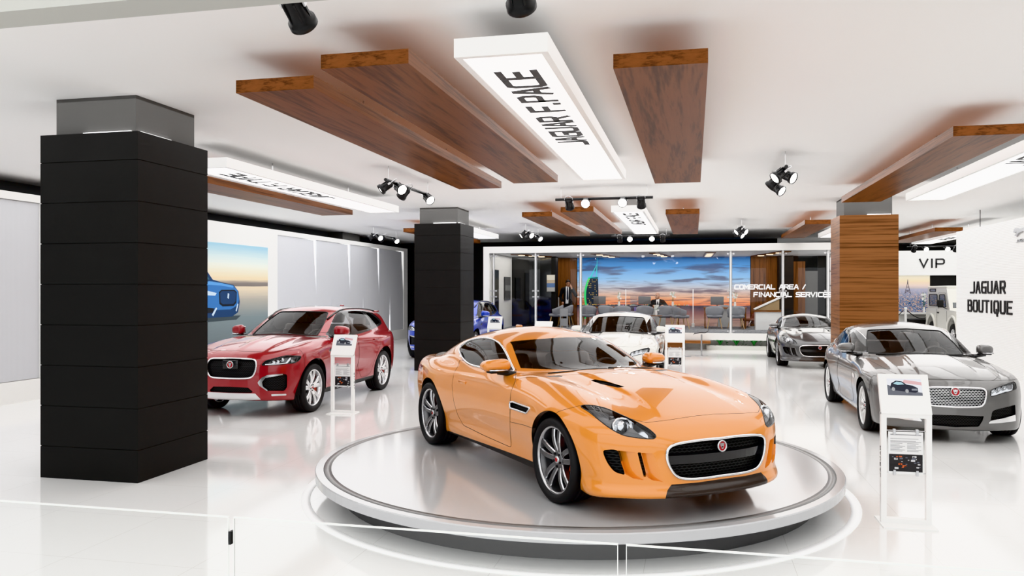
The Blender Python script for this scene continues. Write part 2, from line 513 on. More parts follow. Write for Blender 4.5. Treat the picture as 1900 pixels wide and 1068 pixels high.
def mesh_mat(name, sx=28.0, base=(.012, .012, .012), line=(.07, .07, .07), metal=0.0, thick=.12):
    """honeycomb-like grille mesh as a procedural pattern in object space (y, z)"""
    if name in MATS: return MATS[name]
    m, nt, b = nmat(name); N, L = nt.nodes, nt.links
    tc = N.new('ShaderNodeTexCoord'); sp = N.new('ShaderNodeSeparateXYZ'); L.new(tc.outputs['Object'], sp.inputs[0])
    def mth(op, a, bb=None):
        n = N.new('ShaderNodeMath'); n.operation = op
        for i, v in enumerate((a, bb)):
            if v is None: continue
            if isinstance(v, (int, float)): n.inputs[i].default_value = v
            else: L.new(v, n.inputs[i])
        return n.outputs[0]
    u = mth('MULTIPLY', sp.outputs['Y'], sx); v = mth('MULTIPLY', sp.outputs['Z'], sx * 1.9)
    row = mth('FLOOR', v); off = mth('MULTIPLY', mth('MODULO', row, 2), .5)
    fu = mth('ABSOLUTE', mth('SUBTRACT', mth('FRACT', mth('ADD', mth('ADD', u, off), 100)), .5))
    fv = mth('ABSOLUTE', mth('SUBTRACT', mth('FRACT', mth('ADD', v, 100)), .5))
    e = mth('ADD', mth('MULTIPLY', fu, .8), fv)
    g = mth('MAXIMUM', mth('MULTIPLY', fv, 1.25), e)
    fac = mth('GREATER_THAN', g, .62 - thick)
    mx = N.new('ShaderNodeMix'); mx.data_type = 'RGBA'
    mx.inputs[6].default_value = base + (1,); mx.inputs[7].default_value = line + (1,)
    L.new(fac, mx.inputs[0]); L.new(mx.outputs[2], b.inputs['Base Color'])
    if metal:
        L.new(mth('MULTIPLY', fac, metal), b.inputs['Metallic'])
    b.inputs['Roughness'].default_value = .4; b.inputs['Specular IOR Level'].default_value = .15
    MATS[name] = m
    return m

def wheel_meshes(key, R, rimr, W, style, cm, rim_m, edge_m=None):
    """meshes at origin, axle along +y, outer face towards +y"""
    h = W / 2; me = {}
    t = MB(); s = R - rimr
    prof = [(rimr, -h * .82), (rimr + s * .25, -h * .98), (R - s * .3, -h), (R - s * .08, -h * .9), (R, -h * .72), (R, -h * .36), (R - .006, -h * .34), (R - .006, -h * .3), (R, -h * .28),
            (R, -.008), (R - .006, -.006), (R - .006, .006), (R, .008), (R, h * .28), (R - .006, h * .3), (R - .006, h * .34), (R, h * .36), (R, h * .72), (R - s * .08, h * .9), (R - s * .3, h), (R - s * .5, h * 1.01), (rimr + s * .25, h * .98), (rimr, h * .82)]
    t.lathe(prof, 72, 'y'); me['tyre'] = t.mesh(key + '_tyre', cm['tyre'])
    r = MB()
    r.lathe([(rimr - .012, -h * .8), (rimr + .004, -h * .84), (rimr + .004, -h * .7), (rimr - .03, -h * .5), (rimr - .045, 0), (rimr - .02, h * .55), (rimr - .012, h * .72)], 72, 'y')
    r.cur = 1
    r.lathe([(rimr - .014, h * .70), (rimr - .016, h * .78), (rimr - .004, h * .86), (rimr + .006, h * .86), (rimr + .006, h * .78)], 72, 'y')
    r.cur = 0
    me['rim'] = r.mesh(key + '_rim', [rim_m, edge_m or rim_m])
    # spokes
    hubr, hy = .062, h * .52; oy = h * .70
    def spoke(mb, a0, a1, r0, r1, w0, w1, dy0=0, dy1=0):
        k = 7; V = []
        for i in range(k):
            q = i / (k - 1); a = a0 + (a1 - a0) * q; rr = r0 + (r1 - r0) * q; w = w0 + (w1 - w0) * q
            y = hy + (oy - hy) * (q ** 1.6) + .018 * math.sin(q * PI); dp = .055 - .025 * q
            d = Vector((math.cos(a), 0, math.sin(a))); sd = Vector((-math.sin(a), 0, math.cos(a)))
            for (sx, yy) in ((-1, y - dp), (-1, y - .008), (-.72, y), (.72, y), (1, y - .008), (1, y - dp)):
                V.append(d * rr + sd * (w * sx * .5) + Vector((0, yy, 0)))
        Fs = []; fc = []
        for i in range(k - 1):
            for j in range(5):
                Fs.append((i * 6 + j, (i + 1) * 6 + j, (i + 1) * 6 + j + 1, i * 6 + j + 1)); fc.append(1 if j in (1, 3) else 0)
        b = len(mb.v); mb.v += [tuple(p) for p in V]
        for f_, c_ in zip(Fs, fc): mb.f.append([b + q for q in f_]); mb.m.append(c_); mb.sm.append(False)
    ro = rimr - .012; me['spoke'] = []
    if style == 'coupe':
        for i in range(5):
            mb = MB(); a = PI / 2 + i * 2 * PI / 5
            for sg in (-1, 1):
                spoke(mb, a + sg * .30, a + sg * .18, .05, ro, .042, .046)
            me['spoke'].append(mb.mesh(key + '_spoke%d' % i, [rim_m, edge_m or rim_m]))
        nl = 5
    elif style == 'suv':
        for i in range(5):
            mb = MB(); a = PI / 2 + i * 2 * PI / 5
            for sg in (-1, 1): spoke(mb, a + sg * .16, a + sg * .26, .05, ro, .045, .075)
            me['spoke'].append(mb.mesh(key + '_spoke%d' % i, [rim_m, edge_m or rim_m]))
        nl = 5
    else:
        n = 10 if style == 'sedan' else 7
        for i in range(n):
            mb = MB(); a = PI / 2 + i * 2 * PI / n
            if style == 'sedan':
                for sg in (-1, 1): spoke(mb, a + sg * .05, a + sg * .13, .05, ro, .022, .026)
            else: spoke(mb, a, a, .05, ro, .07, .09)
            me['spoke'].append(mb.mesh(key + '_spoke%d' % i, [rim_m, edge_m or rim_m]))
        nl = 5
    hb = MB(); hb.lathe([(.001, hy + .012), (.05, hy + .012), (.072, hy + .002), (.08, hy - .05)], 32, 'y')
    me['hub'] = hb.mesh(key + '_hub', rim_m)
    cp = MB(); cp.cur = 0; cp.lathe([(.001, hy + .020), (.026, hy + .020), (.031, hy + .010)], 24, 'y')
    cp.cur = 1; cp.lathe([(.001, hy + .0225), (.016, hy + .0215), (.017, hy + .019)], 20, 'y')
    me['cap'] = cp.mesh(key + '_cap', [cm['silver'], cm['badge']])
    nuts = MB()
    for i in range(nl):
        a = PI / 2 + PI / 5 + i * 2 * PI / nl
        nuts.cyl((math.cos(a) * .05, hy, math.sin(a) * .05), (math.cos(a) * .05, hy + .022, math.sin(a) * .05), .010, .009, 8)
    me['nuts'] = nuts.mesh(key + '_nuts', cm['gloss'])
    ds = MB(); ds.lathe([(.06, .0), (.06, .012), (rimr * .74, .012), (rimr * .74, -.016), (.06, -.016)], 40, 'y')
    me['disc'] = ds.mesh(key + '_disc', cm['disc'])
    ca = MB(); V = []
    ca.prism([((rimr * .80) * math.cos(a), (rimr * .80) * math.sin(a)) for a in np.linspace(2.35, 3.65, 9)] + [((rimr * .50) * math.cos(a), (rimr * .50) * math.sin(a)) for a in np.linspace(3.65, 2.35, 9)], -.035, .04, Matrix(((1, 0, 0, 0), (0, 0, 1, 0), (0, 1, 0, 0), (0, 0, 0, 1))))
    me['caliper'] = ca.mesh(key + '_caliper', cm['red'])
    return me
def add_wheel(root, me, pos, side, caliper=True, steer=0.0):
    """side +1 = car's left (outer face +y)"""
    w = link('wheel', me['rim'], root, pos, (0, 0, steer + (0 if side > 0 else PI)))
    link('tyre', me['tyre'], w)
    for s in me['spoke']: link('spoke', s, w)
    link('hub', me['hub'], w); link('hub_cap', me['cap'], w); link('wheel_nuts', me['nuts'], w); link('brake_disc', me['disc'], w)
    if caliper:
        c = link('brake_caliper', me['caliper'], w)
        if side < 0: c.rotation_euler = (0, PI, 0) if False else (0, 0, 0)
    return w

def seat_mesh(mb, x, y, z, w=.5, h=.62, head=True, rake=.22, hz=.0):
    """cushion + backrest + headrest, facing +x"""
    mb.rbox((x, y, z), (.52, w, .16), .06, 3)
    R = Matrix.Rotation(-rake, 3, 'Y')
    mb.rbox((x - .27 - math.sin(rake) * h / 2, y, z + h / 2 + .03), (.15, w, h), .06, 3, M=R)
    for sg in (-1, 1): mb.rbox((x - .24 - math.sin(rake) * h / 2, y + sg * w * .42, z + h / 2 - .02), (.18, .10, h * .85), .045, 3, M=R)
    if head: mb.rbox((x - .30 - math.sin(rake) * h, y, z + h + .13 + hz), (.11, .27, .19), .05, 3, M=R)
def steering(root, x, y, z, cm, tilt=.45):
    mb = MB(); n = 28; r = .185
    M = Matrix.Translation((x, y, z)) @ Matrix.Rotation(-tilt, 4, 'Y')
    mb.tube([M @ Vector((0, r * math.cos(2 * PI * i / n), r * math.sin(2 * PI * i / n))) for i in range(n)], .016, 8, True)
    mb.rbox(tuple(M @ Vector((.01, 0, 0))), (.06, .15, .11), .03, 2, M=Matrix.Rotation(-tilt, 3, 'Y'))
    for sg in (-1, 1): mb.tube([M @ Vector((0, 0, 0)), M @ Vector((0, sg * r, 0))], .018, 6)
    mb.tube([M @ Vector((.02, 0, 0)), M @ Vector((.3, 0, -.05))], .03, 8)
    mb.build('steering_wheel', cm['cabin'], root)

def badge(root, c, nrm, r, cm, name='grille_badge', label='round red badge in a silver ring'):
    mb = MB(); nrm = Vector(nrm).normalized(); q = nrm.to_track_quat('Z', 'Y').to_matrix()
    mb.cur = 0; mb.lathe([(r * .80, .0), (r * .82, .012), (r, .012), (r * 1.03, 0), (r * 1.03, -.01)], 28, M=q, c=c)
    mb.cur = 1; mb.lathe([(.0005, .005), (r * .82, .005)], 28, M=q, c=c)
    # generic big-cat face relief: forehead, cheeks and muzzle as small raised shapes
    mb.cur = 0
    for u, v, a, b in ((0, .12, .42, .40), (0, -.28, .26, .28)):
        mb.add([Vector(c) + q @ Vector((r * (u + a * math.cos(t)), r * (v + b * math.sin(t)), .008)) for t in np.linspace(0, 2 * PI, 13)[:-1]], [tuple(range(12))])
    for sg in (-1, 1):
        mb.add([Vector(c) + q @ Vector((r * sg * a, r * b, .008)) for a, b in ((.22, .42), (.5, .52), (.44, .2))], [(0, 1, 2)])
    mb.cur = 1
    for sg in (-1, 1):
        mb.add([Vector(c) + q @ Vector((r * sg * a, r * b, .0095)) for a, b in ((.08, .14), (.26, .24), (.24, .12))], [(0, 1, 2)])
    mb.add([Vector(c) + q @ Vector((r * a, r * b, .0095)) for a, b in ((-.1, -.2), (.1, -.2), (0, -.34))], [(0, 1, 2)])
    o = mb.build(name, [cm['silver'], cm['badge']], root); 
    if label: o['label'] = label
    return o

class CarBuild:
    """pixel-traced panel outlines are projected onto the real skin of the car"""
    def __init__(s, field, lo, hi, h, origin, heading, zoff=0.0, scale=1.0):
        s.sk = Skin(field, lo, hi, h)
        s.o = np.array([origin[0], origin[1], zoff]); c, q = math.cos(heading), math.sin(heading)
        s.R = np.array([[c, -q, 0], [q, c, 0], [0, 0, 1.0]]) * scale; s.scale = scale
        s.cam = (np.array([0, 0, CAM_H]) - s.o) @ s.R / scale ** 2   # camera in car space
        s.T = s.sk.T; s.seams = []
    side = -1.0
    def mir(s, P):
        Q = P.copy(); Q[:, 1] = s.side * np.abs(Q[:, 1]); return Q
    def pix(s, P): return proj(P @ s.R.T + s.o)
    def reg(s, poly, *conds, facing=True):
        """outline in photo pixels; conds: functions(x,ay,z,N)->metres, negative inside"""
        poly = np.asarray(poly, float)
        def f(P, N):
            Q = s.mir(P); g = poly_sd(s.pix(Q), poly) / 200.0
            for c in conds: g = np.maximum(g, c(P[:, 0], np.abs(P[:, 1]), P[:, 2], N))
            if facing:
                M = N.copy(); M[:, 1] = np.where((P[:, 1] > 0) == (s.side > 0), N[:, 1], -N[:, 1])
                v = s.cam - Q; v /= np.linalg.norm(v, axis=1)[:, None]
                g = np.maximum(g, .02 - (M * v).sum(1))
            return g
        return f
    def loc(s, poly, axes, *conds):
        """outline in car space; axes e.g. (0,2) for side view; y taken as |y|"""
        poly = np.asarray(poly, float)
        def f(P, N):
            Q = np.stack([P[:, 0], np.abs(P[:, 1]), P[:, 2]], 1); g = poly_sd(Q[:, list(axes)], poly)
            for c in conds: g = np.maximum(g, c(P[:, 0], np.abs(P[:, 1]), P[:, 2], N))
            return g
        return f
    def take(s, field):
        a, b, e = s.sk.cut(s.T, field); s.T = b
        return a, e
    def lr(s, T):
        y = s.sk.V[T].mean(1)[:, 1]; return T[y > 0], T[y <= 0]
    def lrE(s, E):
        y = s.sk.V[E].mean(1)[:, 1]; return E[y > 0], E[y <= 0]
    def hit(s, px, py, cond=None):
        """nearest skin point seen through a photo pixel (car space, on the traced side)"""
        V, N = s.sk.V, s.sk.N; m = V[:, 1] * s.side > -1e-3
        if cond is not None: m &= cond(V)
        v = s.cam - V; m &= (N * v).sum(1) > 0
        I = np.nonzero(m)[0]; p = s.pix(V[I]); d = ((p - np.array([px, py])) ** 2).sum(1)
        best = I[d < d.min() + 9]; dist = ((V[best] - s.cam) ** 2).sum(1)
        k = best[dist.argmin()]
        return V[k].copy(), N[k].copy()

def wells(root, xs, r, zc, yi, yo, cm):
    for xc in xs:
        for sg in (-1, 1):
            w = MB(); a = np.linspace(-.2, PI + .2, 20); V = []
            for t in a:
                for yy in (yi, yo): V.append((xc + r * math.cos(t), sg * yy, zc + r * math.sin(t)))
            w.add(V, [(2 * i, 2 * i + 1, 2 * i + 3, 2 * i + 2) for i in range(len(a) - 1)], True)
            w.add([(xc + r * math.cos(t), sg * yi, zc + r * math.sin(t)) for t in a], [tuple(range(len(a)))])
            w.build('wheel_well', cm['under'], root)
def mirrors(root, x, y, z, paint, cm, d=(.15, .25, .16), inner=.12, silver=False):
    for sg in (1, -1):
        m = MB()
        def warp(V):
            V = V.copy(); k = (V[:, 1] * sg + d[1] / 2) / d[1]
            V[:, 2] = np.where(V[:, 2] > 0, V[:, 2] * (1.05 - .35 * k * k), V[:, 2] * .8); V[:, 0] += -.06 * k * k
            return V
        m.rbox((x, sg * y, z), d, .065, 4, warp=warp)
        o = m.build('door_mirror', paint, root)
        b = MB(); b.rbox((x - .01, sg * (y - .01), z - d[2] * .42), (d[0] * .66, d[1] * .72, .022), .010, 2)
        b.tube([(x + .03, sg * (y - d[1] / 2 - inner), z - .11), (x + .01, sg * (y - .12), z - .09), (x, sg * y, z - .075)], [.04, .03, .025], 8)
        b.build('mirror_base', cm['gloss'], o)
        gl = MB(); gl.rbox((x - d[0] / 2 - .02, sg * y, z), (.012, d[1] * .78, d[2] * .66), .005, 2); gl.build('mirror_glass', cm['chrome'], o)
        il = MB(); il.tube([(x + d[0] / 2 - .01, sg * (y - .06), z - d[2] / 2 + .03), (x + d[0] / 2 - .01, sg * (y + .04), z - d[2] / 2 + .03), (x + d[0] / 2 - .05, sg * (y + d[1] / 2 - .02), z - d[2] / 2 + .03)], .009, 6)
        il.build('indicator', cm['silver'] if silver else cm['lamp'], o)
def cabin(root, cm, x0, x1, w, zf, zdash, xdash, seats, zs, steer, tall=.62, seatm=None):
    cab = MB(); cab.bx(x0, x1, -w, w, zf, zf + .04)
    for sg in (-1, 1): cab.box(((x0 + x1) / 2, sg * (w + .01), (zf + zdash) / 2 - .06), (x1 - x0, .04, zdash - zf - .1))
    cab.build('cabin_floor', cm['cabin'], root)
    db = MB(); db.rbox((xdash, 0, zdash - .14), (.62, 2 * w - .02, .26), .09, 4); db.rbox((xdash - .6, 0, zs + .12), (1.2, .24, .3), .05, 3)
    db.build('dashboard', cm['cabin'], root)
    for x in seats[0]:
        for sg in (-1, 1):
            s = MB(); seat_mesh(s, x, sg * .38, zs, .52, tall); s.build('seat', seatm or cm['seat'], root)
    for x in seats[1]:
        s = MB(); s.rbox((x, 0, zs), (.52, 1.3, .18), .06, 3); R = Matrix.Rotation(-.25, 3, 'Y'); s.rbox((x - .33, 0, zs + .33), (.16, 1.3, .6), .06, 3, M=R)
        for y in (-.4, .4): s.rbox((x - .44, y, zs + .68), (.1, .26, .16), .05, 3, M=R)
        s.build('rear_bench', seatm or cm['seat'], root)
    steering(root, *steer, cm)
def repaint(old, new, fresh):
    """mesh copies that swap one paint for another (shared between the copies of one car)"""
    def f(me):
        if not any(m is not None and m.name in old for m in me.materials): return me
        if me.name not in fresh:
            c = me.copy()
            for i, m in enumerate(c.materials):
                if m is not None and m.name in old: c.materials[i] = old[m.name]
            fresh[me.name] = c
        return fresh[me.name]
    return f

def top_z(f, x, y, lo=.5, hi=2.0):
    for _ in range(40):
        m = (lo + hi) / 2
        if f(np.array([x]), np.array([y]), np.array([m]))[0] < 0: lo = m
        else: hi = m
    return lo
# ------------------------------------------------------------------ orange coupe
def coupe_shape():
    Tc = C1([(1.1, .34), (.95, .50), (.88, .58), (.80, .655), (.65, .730), (.4, .80), (0, .86), (-.4, .908), (-.75, .935), (-1.2, .92), (-1.8, .91), (-2.3, .915), (-2.8, .92), (-3.2, .915), (-3.5, .90), (-3.7, .88)])
    P = C1([(1.2, .86), (.5, .895), (0, .905), (-.6, .885), (-1.2, .875), (-1.8, .88), (-2.3, .89), (-2.62, .885), (-3.1, .83), (-3.6, .73), (-3.8, .70)])
    V = C1([(.05, -.12), (.12, -.085), (.2, -.055), (.3, -.035), (.45, -.008), (.58, 0), (.70, -.010), (.80, -.03), (.92, -.075), (1.05, -.14), (1.4, -.35)])
    xn = C1([(.0, .82), (.08, .86), (.14, .905), (.2, .918), (.27, .888), (.42, .895), (.52, .895), (.6, .885), (.68, .85), (.8, .75), (1.0, .5), (1.4, .2)])
    cf = C1([(0, 0), (.2, .010), (.4, .045), (.6, .125), (.75, .24), (.85, .37), (.93, .56), (1.0, .85), (1.2, 2)])
    xr = C1([(0, -3.28), (.2, -3.39), (.4, -3.48), (.6, -3.53), (.75, -3.53), (.9, -3.55), (1.4, -3.3)])
    cr = C1([(0, 0), (.3, .02), (.5, .06), (.7, .15), (.85, .32), (.95, .55), (1.2, 1.5)])
    zb = C1([(1.1, .175), (.7, .17), (.4, .15), (-.4, .16), (-2.2, .17), (-3.2, .22), (-3.7, .28)])
    Rf = C1([(.2, .44), (-.3, .77), (-.62, .92), (-.9, 1.035), (-1.2, 1.145), (-1.42, 1.21), (-1.6, 1.24), (-1.85, 1.258), (-2.1, 1.247), (-2.4, 1.20), (-2.7, 1.125), (-3.0, 1.025), (-3.3, .92), (-3.6, .80), (-4, .58)])
    Gb = C1([(.3, .80), (-.3, .79), (-.62, .785), (-1.2, .775), (-1.8, .76), (-2.3, .735), (-2.8, .64), (-3.2, .55), (-3.6, .45), (-4, .3)])
    def f(x, y, z):
        ay = np.abs(y)
        hoodm = sstep(x, -.75, -.3)
        T = Tc(x) - .055 * (ay / .8) ** 2 + .030 * bump(ay, .70, .15) * bump(x, -.02, .55) + .055 * bump(ay, .80, .20) * bump(x, -2.5, .62)
        T = T + hoodm * (.026 * sstep(ay, .37 + .06 * x, .31 + .06 * x) * sstep(x, .80, .15)) - .012 * bump(ay, .50, .09) * hoodm * sstep(x, .7, .3)
        W = P(x) + V(z) + .022 * bump(x, 0, .40) * bump(z, .62, .22) + .030 * bump(x, -2.6, .42) * bump(z, .66, .24)
        W = W - .030 * bump(z, .38, .10) * bump(x, -1.25, .75) + .012 * bump(z, .22, .06) * bump(x, -1.3, .9)
        W = W + .045 * sstep(z, .30, .19) * sstep(x, .25, .55)
        top = (z - T) / np.maximum(Tc.sl(x), 1)
        side = ay - W
        fr = (x - xn(z) + cf(ay)) / cf.sl(ay)
        # lower lip kicks forward at the corners, tuck above it
        re = (xr(z) + cr(ay) - x) / cr.sl(ay)
        b = smax(top, side, .15)
        b = smax(b, fr, .075)
        b = smax(b, re, .06)
        b = smax(b, zb(x) - z, .03)
        xe = x + .26 * ay * ay * sstep(x, -2.0, -1.2)
        roof = (z - (Rf(xe) - .085 * (ay / .55) ** 2)) / Rf.sl(xe)
        gs = (ay - (Gb(x) - (z - .95) * .55)) / 1.14
        g = smax(roof, gs, .10)
        g = smax(g, .80 - z, .02)
        return smin(b, g, .05)
    return f

def build_coupe(origin, heading, zoff, paint, wheelmat, edge, name, label):
    cm = car_mats(); f = coupe_shape()
    cb = CarBuild(f, (-3.75, -1.08, .05), (1.0, 1.08, 1.40), QUAL['coupe'], origin, heading, zoff)
    sk = cb.sk
    root = thing(name, label, 'car', (origin[0], origin[1], zoff), heading)
    A = lambda u, v: (760 + u / 2.714, 580 + v / 2.714)
    B = lambda u, v: (1000 + u / 4.273, 700 + v / 4.273)
    Cc = lambda u, v: (770 + u / 3.14, 600 + v / 3.14)
    mp = lambda g, pts: [g(*p) for p in pts]
    WB, R = 2.622, .326
    # wheel openings
    arch = lambda P, N: np.maximum(np.minimum(np.hypot(P[:, 0], P[:, 2] - .335), np.hypot(P[:, 0] + WB, P[:, 2] - .335)) - .368, .5 - np.abs(P[:, 1]))
    _, eA = cb.take(arch)
    # glazing
    ws = cb.reg(mp(A, [(505, 146), (560, 139), (700, 128), (850, 119), (1300, 112), (1500, 320), (1150, 297), (950, 311), (750, 326), (592, 339), (578, 325), (548, 250), (515, 160)]), lambda x, a, z, N: x + .0 - (-.3), lambda x, a, z, N: .93 - z, lambda x, a, z, N: .12 - N[:, 0])
    tW, eW = cb.take(ws)
    dlo = cb.reg(dense(mp(Cc, [(258, 150), (275, 128), (310, 105), (350, 90), (400, 84), (450, 92), (495, 118), (530, 170), (560, 235), (592, 310), (540, 300), (430, 268), (370, 255), (310, 232), (275, 195)]), 1), lambda x, a, z, N: x + .7, lambda x, a, z, N: .90 - z, lambda x, a, z, N: .25 - np.abs(N[:, 1]))
    tS, eS = cb.take(dlo)
    rw = cb.loc(round_poly([(-3.12, 0), (-3.12, .40), (-2.05, .52), (-2.05, 0), (-2.05, -1), (-3.12, -1)], 2), (0, 1), lambda x, a, z, N: .97 - z, lambda x, a, z, N: .5 - N[:, 2])
    tR, eR = cb.take(rw)
    # lamps
    hl = cb.reg(dense(mp(B, [(330, 228), (400, 218), (520, 240), (640, 290), (760, 345), (860, 400), (915, 445), (930, 470), (900, 486), (800, 480), (700, 465), (640, 445), (560, 400), (480, 340), (400, 275)]), 1), lambda x, a, z, N: -.25 - x)
    tH, eH = cb.take(hl)
    # front openings
    gr = cb.reg(dense(mp(B, [(1010, 615), (1018, 570), (1045, 545), (1110, 523), (1300, 495), (1430, 484), (1600, 470), (1640, 600), (1600, 740), (1440, 777), (1250, 802), (1140, 800), (1085, 780), (1045, 725), (1018, 665)]), 1), lambda x, a, z, N: .5 - x)
    tG, eG = cb.take(gr)
    i1 = cb.reg(dense(mp(B, [(510, 592), (525, 574), (620, 578), (650, 670), (680, 762), (655, 765), (600, 745), (555, 695), (525, 640)]), 1), lambda x, a, z, N: .2 - x)
    tI, eI = cb.take(i1)
    i2 = cb.reg(mp(B, [(780, 592), (808, 595), (832, 690), (855, 785), (832, 790), (805, 690)]), lambda x, a, z, N: .2 - x)
    tJ, eJ = cb.take(i2)
    rc1 = cb.reg(mp(B, [(621, 579), (770, 592), (800, 690), (838, 815), (745, 800), (684, 764), (650, 670)]), lambda x, a, z, N: .2 - x)
    tX1, eX1 = cb.take(rc1)
    rc2 = cb.reg(mp(B, [(811, 597), (905, 602), (945, 690), (1000, 830), (900, 815), (857, 788), (835, 690)]), lambda x, a, z, N: .2 - x)
    tX2, eX2 = cb.take(rc2)
    lip = cb.reg(mp(B, [(1003, 960), (1018, 895), (1050, 848), (1250, 832), (1430, 806), (1660, 770), (1700, 990)]), lambda x, a, z, N: .4 - x, facing=False)
    tL, eL = cb.take(lip)
    vent = cb.reg(mp(Cc, [(553, 457), (570, 455), (620, 473), (672, 491), (650, 522), (575, 497), (555, 492)]), lambda x, a, z, N: .5 - np.abs(N[:, 1]))
    tV, eV = cb.take(vent)
    hv = cb.reg(mp(A, [(910, 340), (935, 335), (1000, 347), (1085, 372), (1050, 377), (960, 358)]), lambda x, a, z, N: .5 - N[:, 2])
    tN, eN = cb.take(hv)
    rl = cb.loc(round_poly([(.42, .70), (.9, .72), (.9, .80), (.42, .79)], 1), (1, 2), lambda x, a, z, N: x + 3.0)
    tQ, eQ = cb.take(rl)
    # panels
    door = cb.reg(mp(Cc, [(300, 60), (262, 200), (255, 240), (226, 290), (216, 360), (225, 450), (248, 530), (282, 592), (400, 650), (562, 722), (553, 600), (553, 460), (558, 400), (585, 332), (600, 100)]), lambda x, a, z, N: .2 - np.abs(N[:, 1]), lambda x, a, z, N: .16 - z, lambda x, a, z, N: z - .925)
    tD, eD = cb.take(door)
    hood = cb.reg(mp(Cc, [(640, 316), (603, 318), (586, 333), (558, 400), (553, 572), (640, 592), (705, 618), (800, 600)]) + mp(A, [(742, 500), (770, 490), (862, 466), (1010, 490), (1100, 530), (1190, 553), (1300, 540), (1450, 517), (1590, 508), (1700, 400), (1300, 285), (800, 312)]), lambda x, a, z, N: -.80 - x, lambda x, a, z, N: z - .99)
    tB, eB = cb.take(hood)
    bmp = cb.reg(mp(A, [(742, 500), (770, 490), (862, 466), (1190, 500), (1600, 470), (1900, 480), (1900, 1100), (600, 1000)]), lambda x, a, z, N: -.1 - x, facing=False)
    tF, eF = cb.take(bmp)
    roofc = lambda P, N: np.maximum(np.maximum(1.17 - P[:, 2], .3 - N[:, 2]), np.maximum(-2.05 - P[:, 0], np.abs(P[:, 1]) - .56))
    skirt = lambda P, N: np.maximum(np.maximum(P[:, 2] - .215 - .02 * np.sin((P[:, 0] + 1.3) * 1.2), np.maximum(P[:, 0] + .36, -2.26 - P[:, 0])), .4 - np.abs(P[:, 1]))
    tK, eK = cb.take(skirt)
    # --- objects
    sk.obj('body_shell', cb.T, paint, root)
    sk.obj('hood', tB, paint, root); fb = sk.obj('front_bumper', tF, paint, root)
    for t in cb.lr(tQ): sk.obj('tail_light', t, cm['amber'], root)
    sk.obj('windshield', tW, cm['glass'], root); sk.obj('rear_window', tR, cm['glass'], root)
    for T, E in zip(cb.lr(tS), cb.lrE(eS)):
        w = sk.obj('side_window', T, cm['glass'], root); sk.pipe('window_trim', E, .011, cm['chrome'], w, .002)
    for T, E in zip(cb.lr(tD), cb.lrE(eD)):
        d = sk.obj('door', T, paint, root); sk.pipe('panel_gap', E, .0028, cm['seam'], d, -.001)
        sg = 1 if sk.V[T[0, 0], 1] > 0 else -1
        P0, N0 = cb.hit(*Cc(268, 345)); h = MB()
        h.rbox((P0[0], sg * abs(P0[1]) , P0[2]), (.17, .012, .028), .006, 2); h.build('door_handle', paint, d)
    sk.pipe('panel_gap', np.concatenate([eB, eF]), .0025, cm['seam'], root, -.001)
    for T in cb.lr(tK): sk.obj('side_skirt', T, cm['black'], root)
    sp = sk.obj('front_splitter', tL, mat('splitter_brown', (.03, .018, .013), .25, coat=.4), root)
    # headlights: lens, dark housing behind it, projector and blade
    for i, (T, E) in enumerate(zip(cb.lr(tH), cb.lrE(eH))):
        sg = 1 if i == 0 else -1
        l = sk.obj('headlight', T, cm['lens'], root)
        w = MB(); sk.wall(w, E, 0, -.045)
        hs = sk.obj('lamp_housing', T, cm['lampdark'], l, off=-.04)
        w.build('lamp_surround', cm['gloss'], l)
        P0, N0 = cb.hit(*B(655, 362)); P0[1] *= -sg * 1.0; N0[1] *= -sg
        q = (Vector(N0) + Vector((1.2, 0, 0))).normalized(); Mq = q.to_track_quat('Z', 'Y').to_matrix()
        c = Vector(P0) - Vector(N0) * .034
        pj = MB(); pj.lathe([(.075, -.012), (.072, .010), (.062, .012), (.056, -.004), (.050, -.006), (.047, .012), (.034, .026), (.0005, .032)], 28, M=Mq, c=c)
        pj.build('projector', cm['lamp'], l)
        # bright reflector blade sweeping to the tip
        pts = [cb.hit(*B(u, v)) for u, v in ((565, 290), (600, 275), (640, 285), (690, 315), (740, 355), (800, 395), (850, 435), (880, 462))]
        bl = MB(); V = []
        for (P1, N1), (u, v) in zip(pts, ((0, .025), (0, .03), (0, .03), (0, .03), (0, .03), (0, .028), (0, .02), (0, .01))):
            P1 = P1.copy(); N1 = N1.copy(); P1[1] *= -sg; N1[1] *= -sg
            V += [Vector(P1) - Vector(N1) * .030 + Vector((0, 0, v)), Vector(P1) - Vector(N1) * .022 - Vector((0, 0, v))]
        bl.add(V, [(2 * k, 2 * k + 1, 2 * k + 3, 2 * k + 2) for k in range(len(pts) - 1)], True)
        bl.build('lamp_blade', cm['lamp'], l)
        sk.pipe('lamp_rim', E, .004, cm['gloss'], l, 0)
    # grille
    gm = mesh_mat('grille_mesh', 26, (.006, .006, .006), (.045, .045, .045))
    g = sk.obj('grille', tG, gm, root, off=-.05)
    w = MB(); sk.wall(w, eG, 0, -.055); w.build('grille_surround', cm['gloss'], g)
    sk.pipe('grille_frame', eG, .011, cm['chrome'], g, .003)
    bar = MB()
    ys = np.linspace(-.50, .50, 21); k = len(ys)
    for yy in (0,):
        V = []
        for y in ys:
            x = np.interp(y * y, [0, .06, .16, .30], [.885, .868, .832, .79]) - .012
            for z, dx in ((.395, -.03), (.402, 0), (.465, .004), (.475, -.03)): V.append((x + dx, y, z))
        bar.add(V, [(i * 4 + j, (i + 1) * 4 + j, (i + 1) * 4 + j + 1, i * 4 + j + 1) for i in range(k - 1) for j in range(3)])
    bar.build('grille_bar', cm['gloss'], g)
    badge(g, (.880, 0, .510), (1, 0, .08), .041, cm)
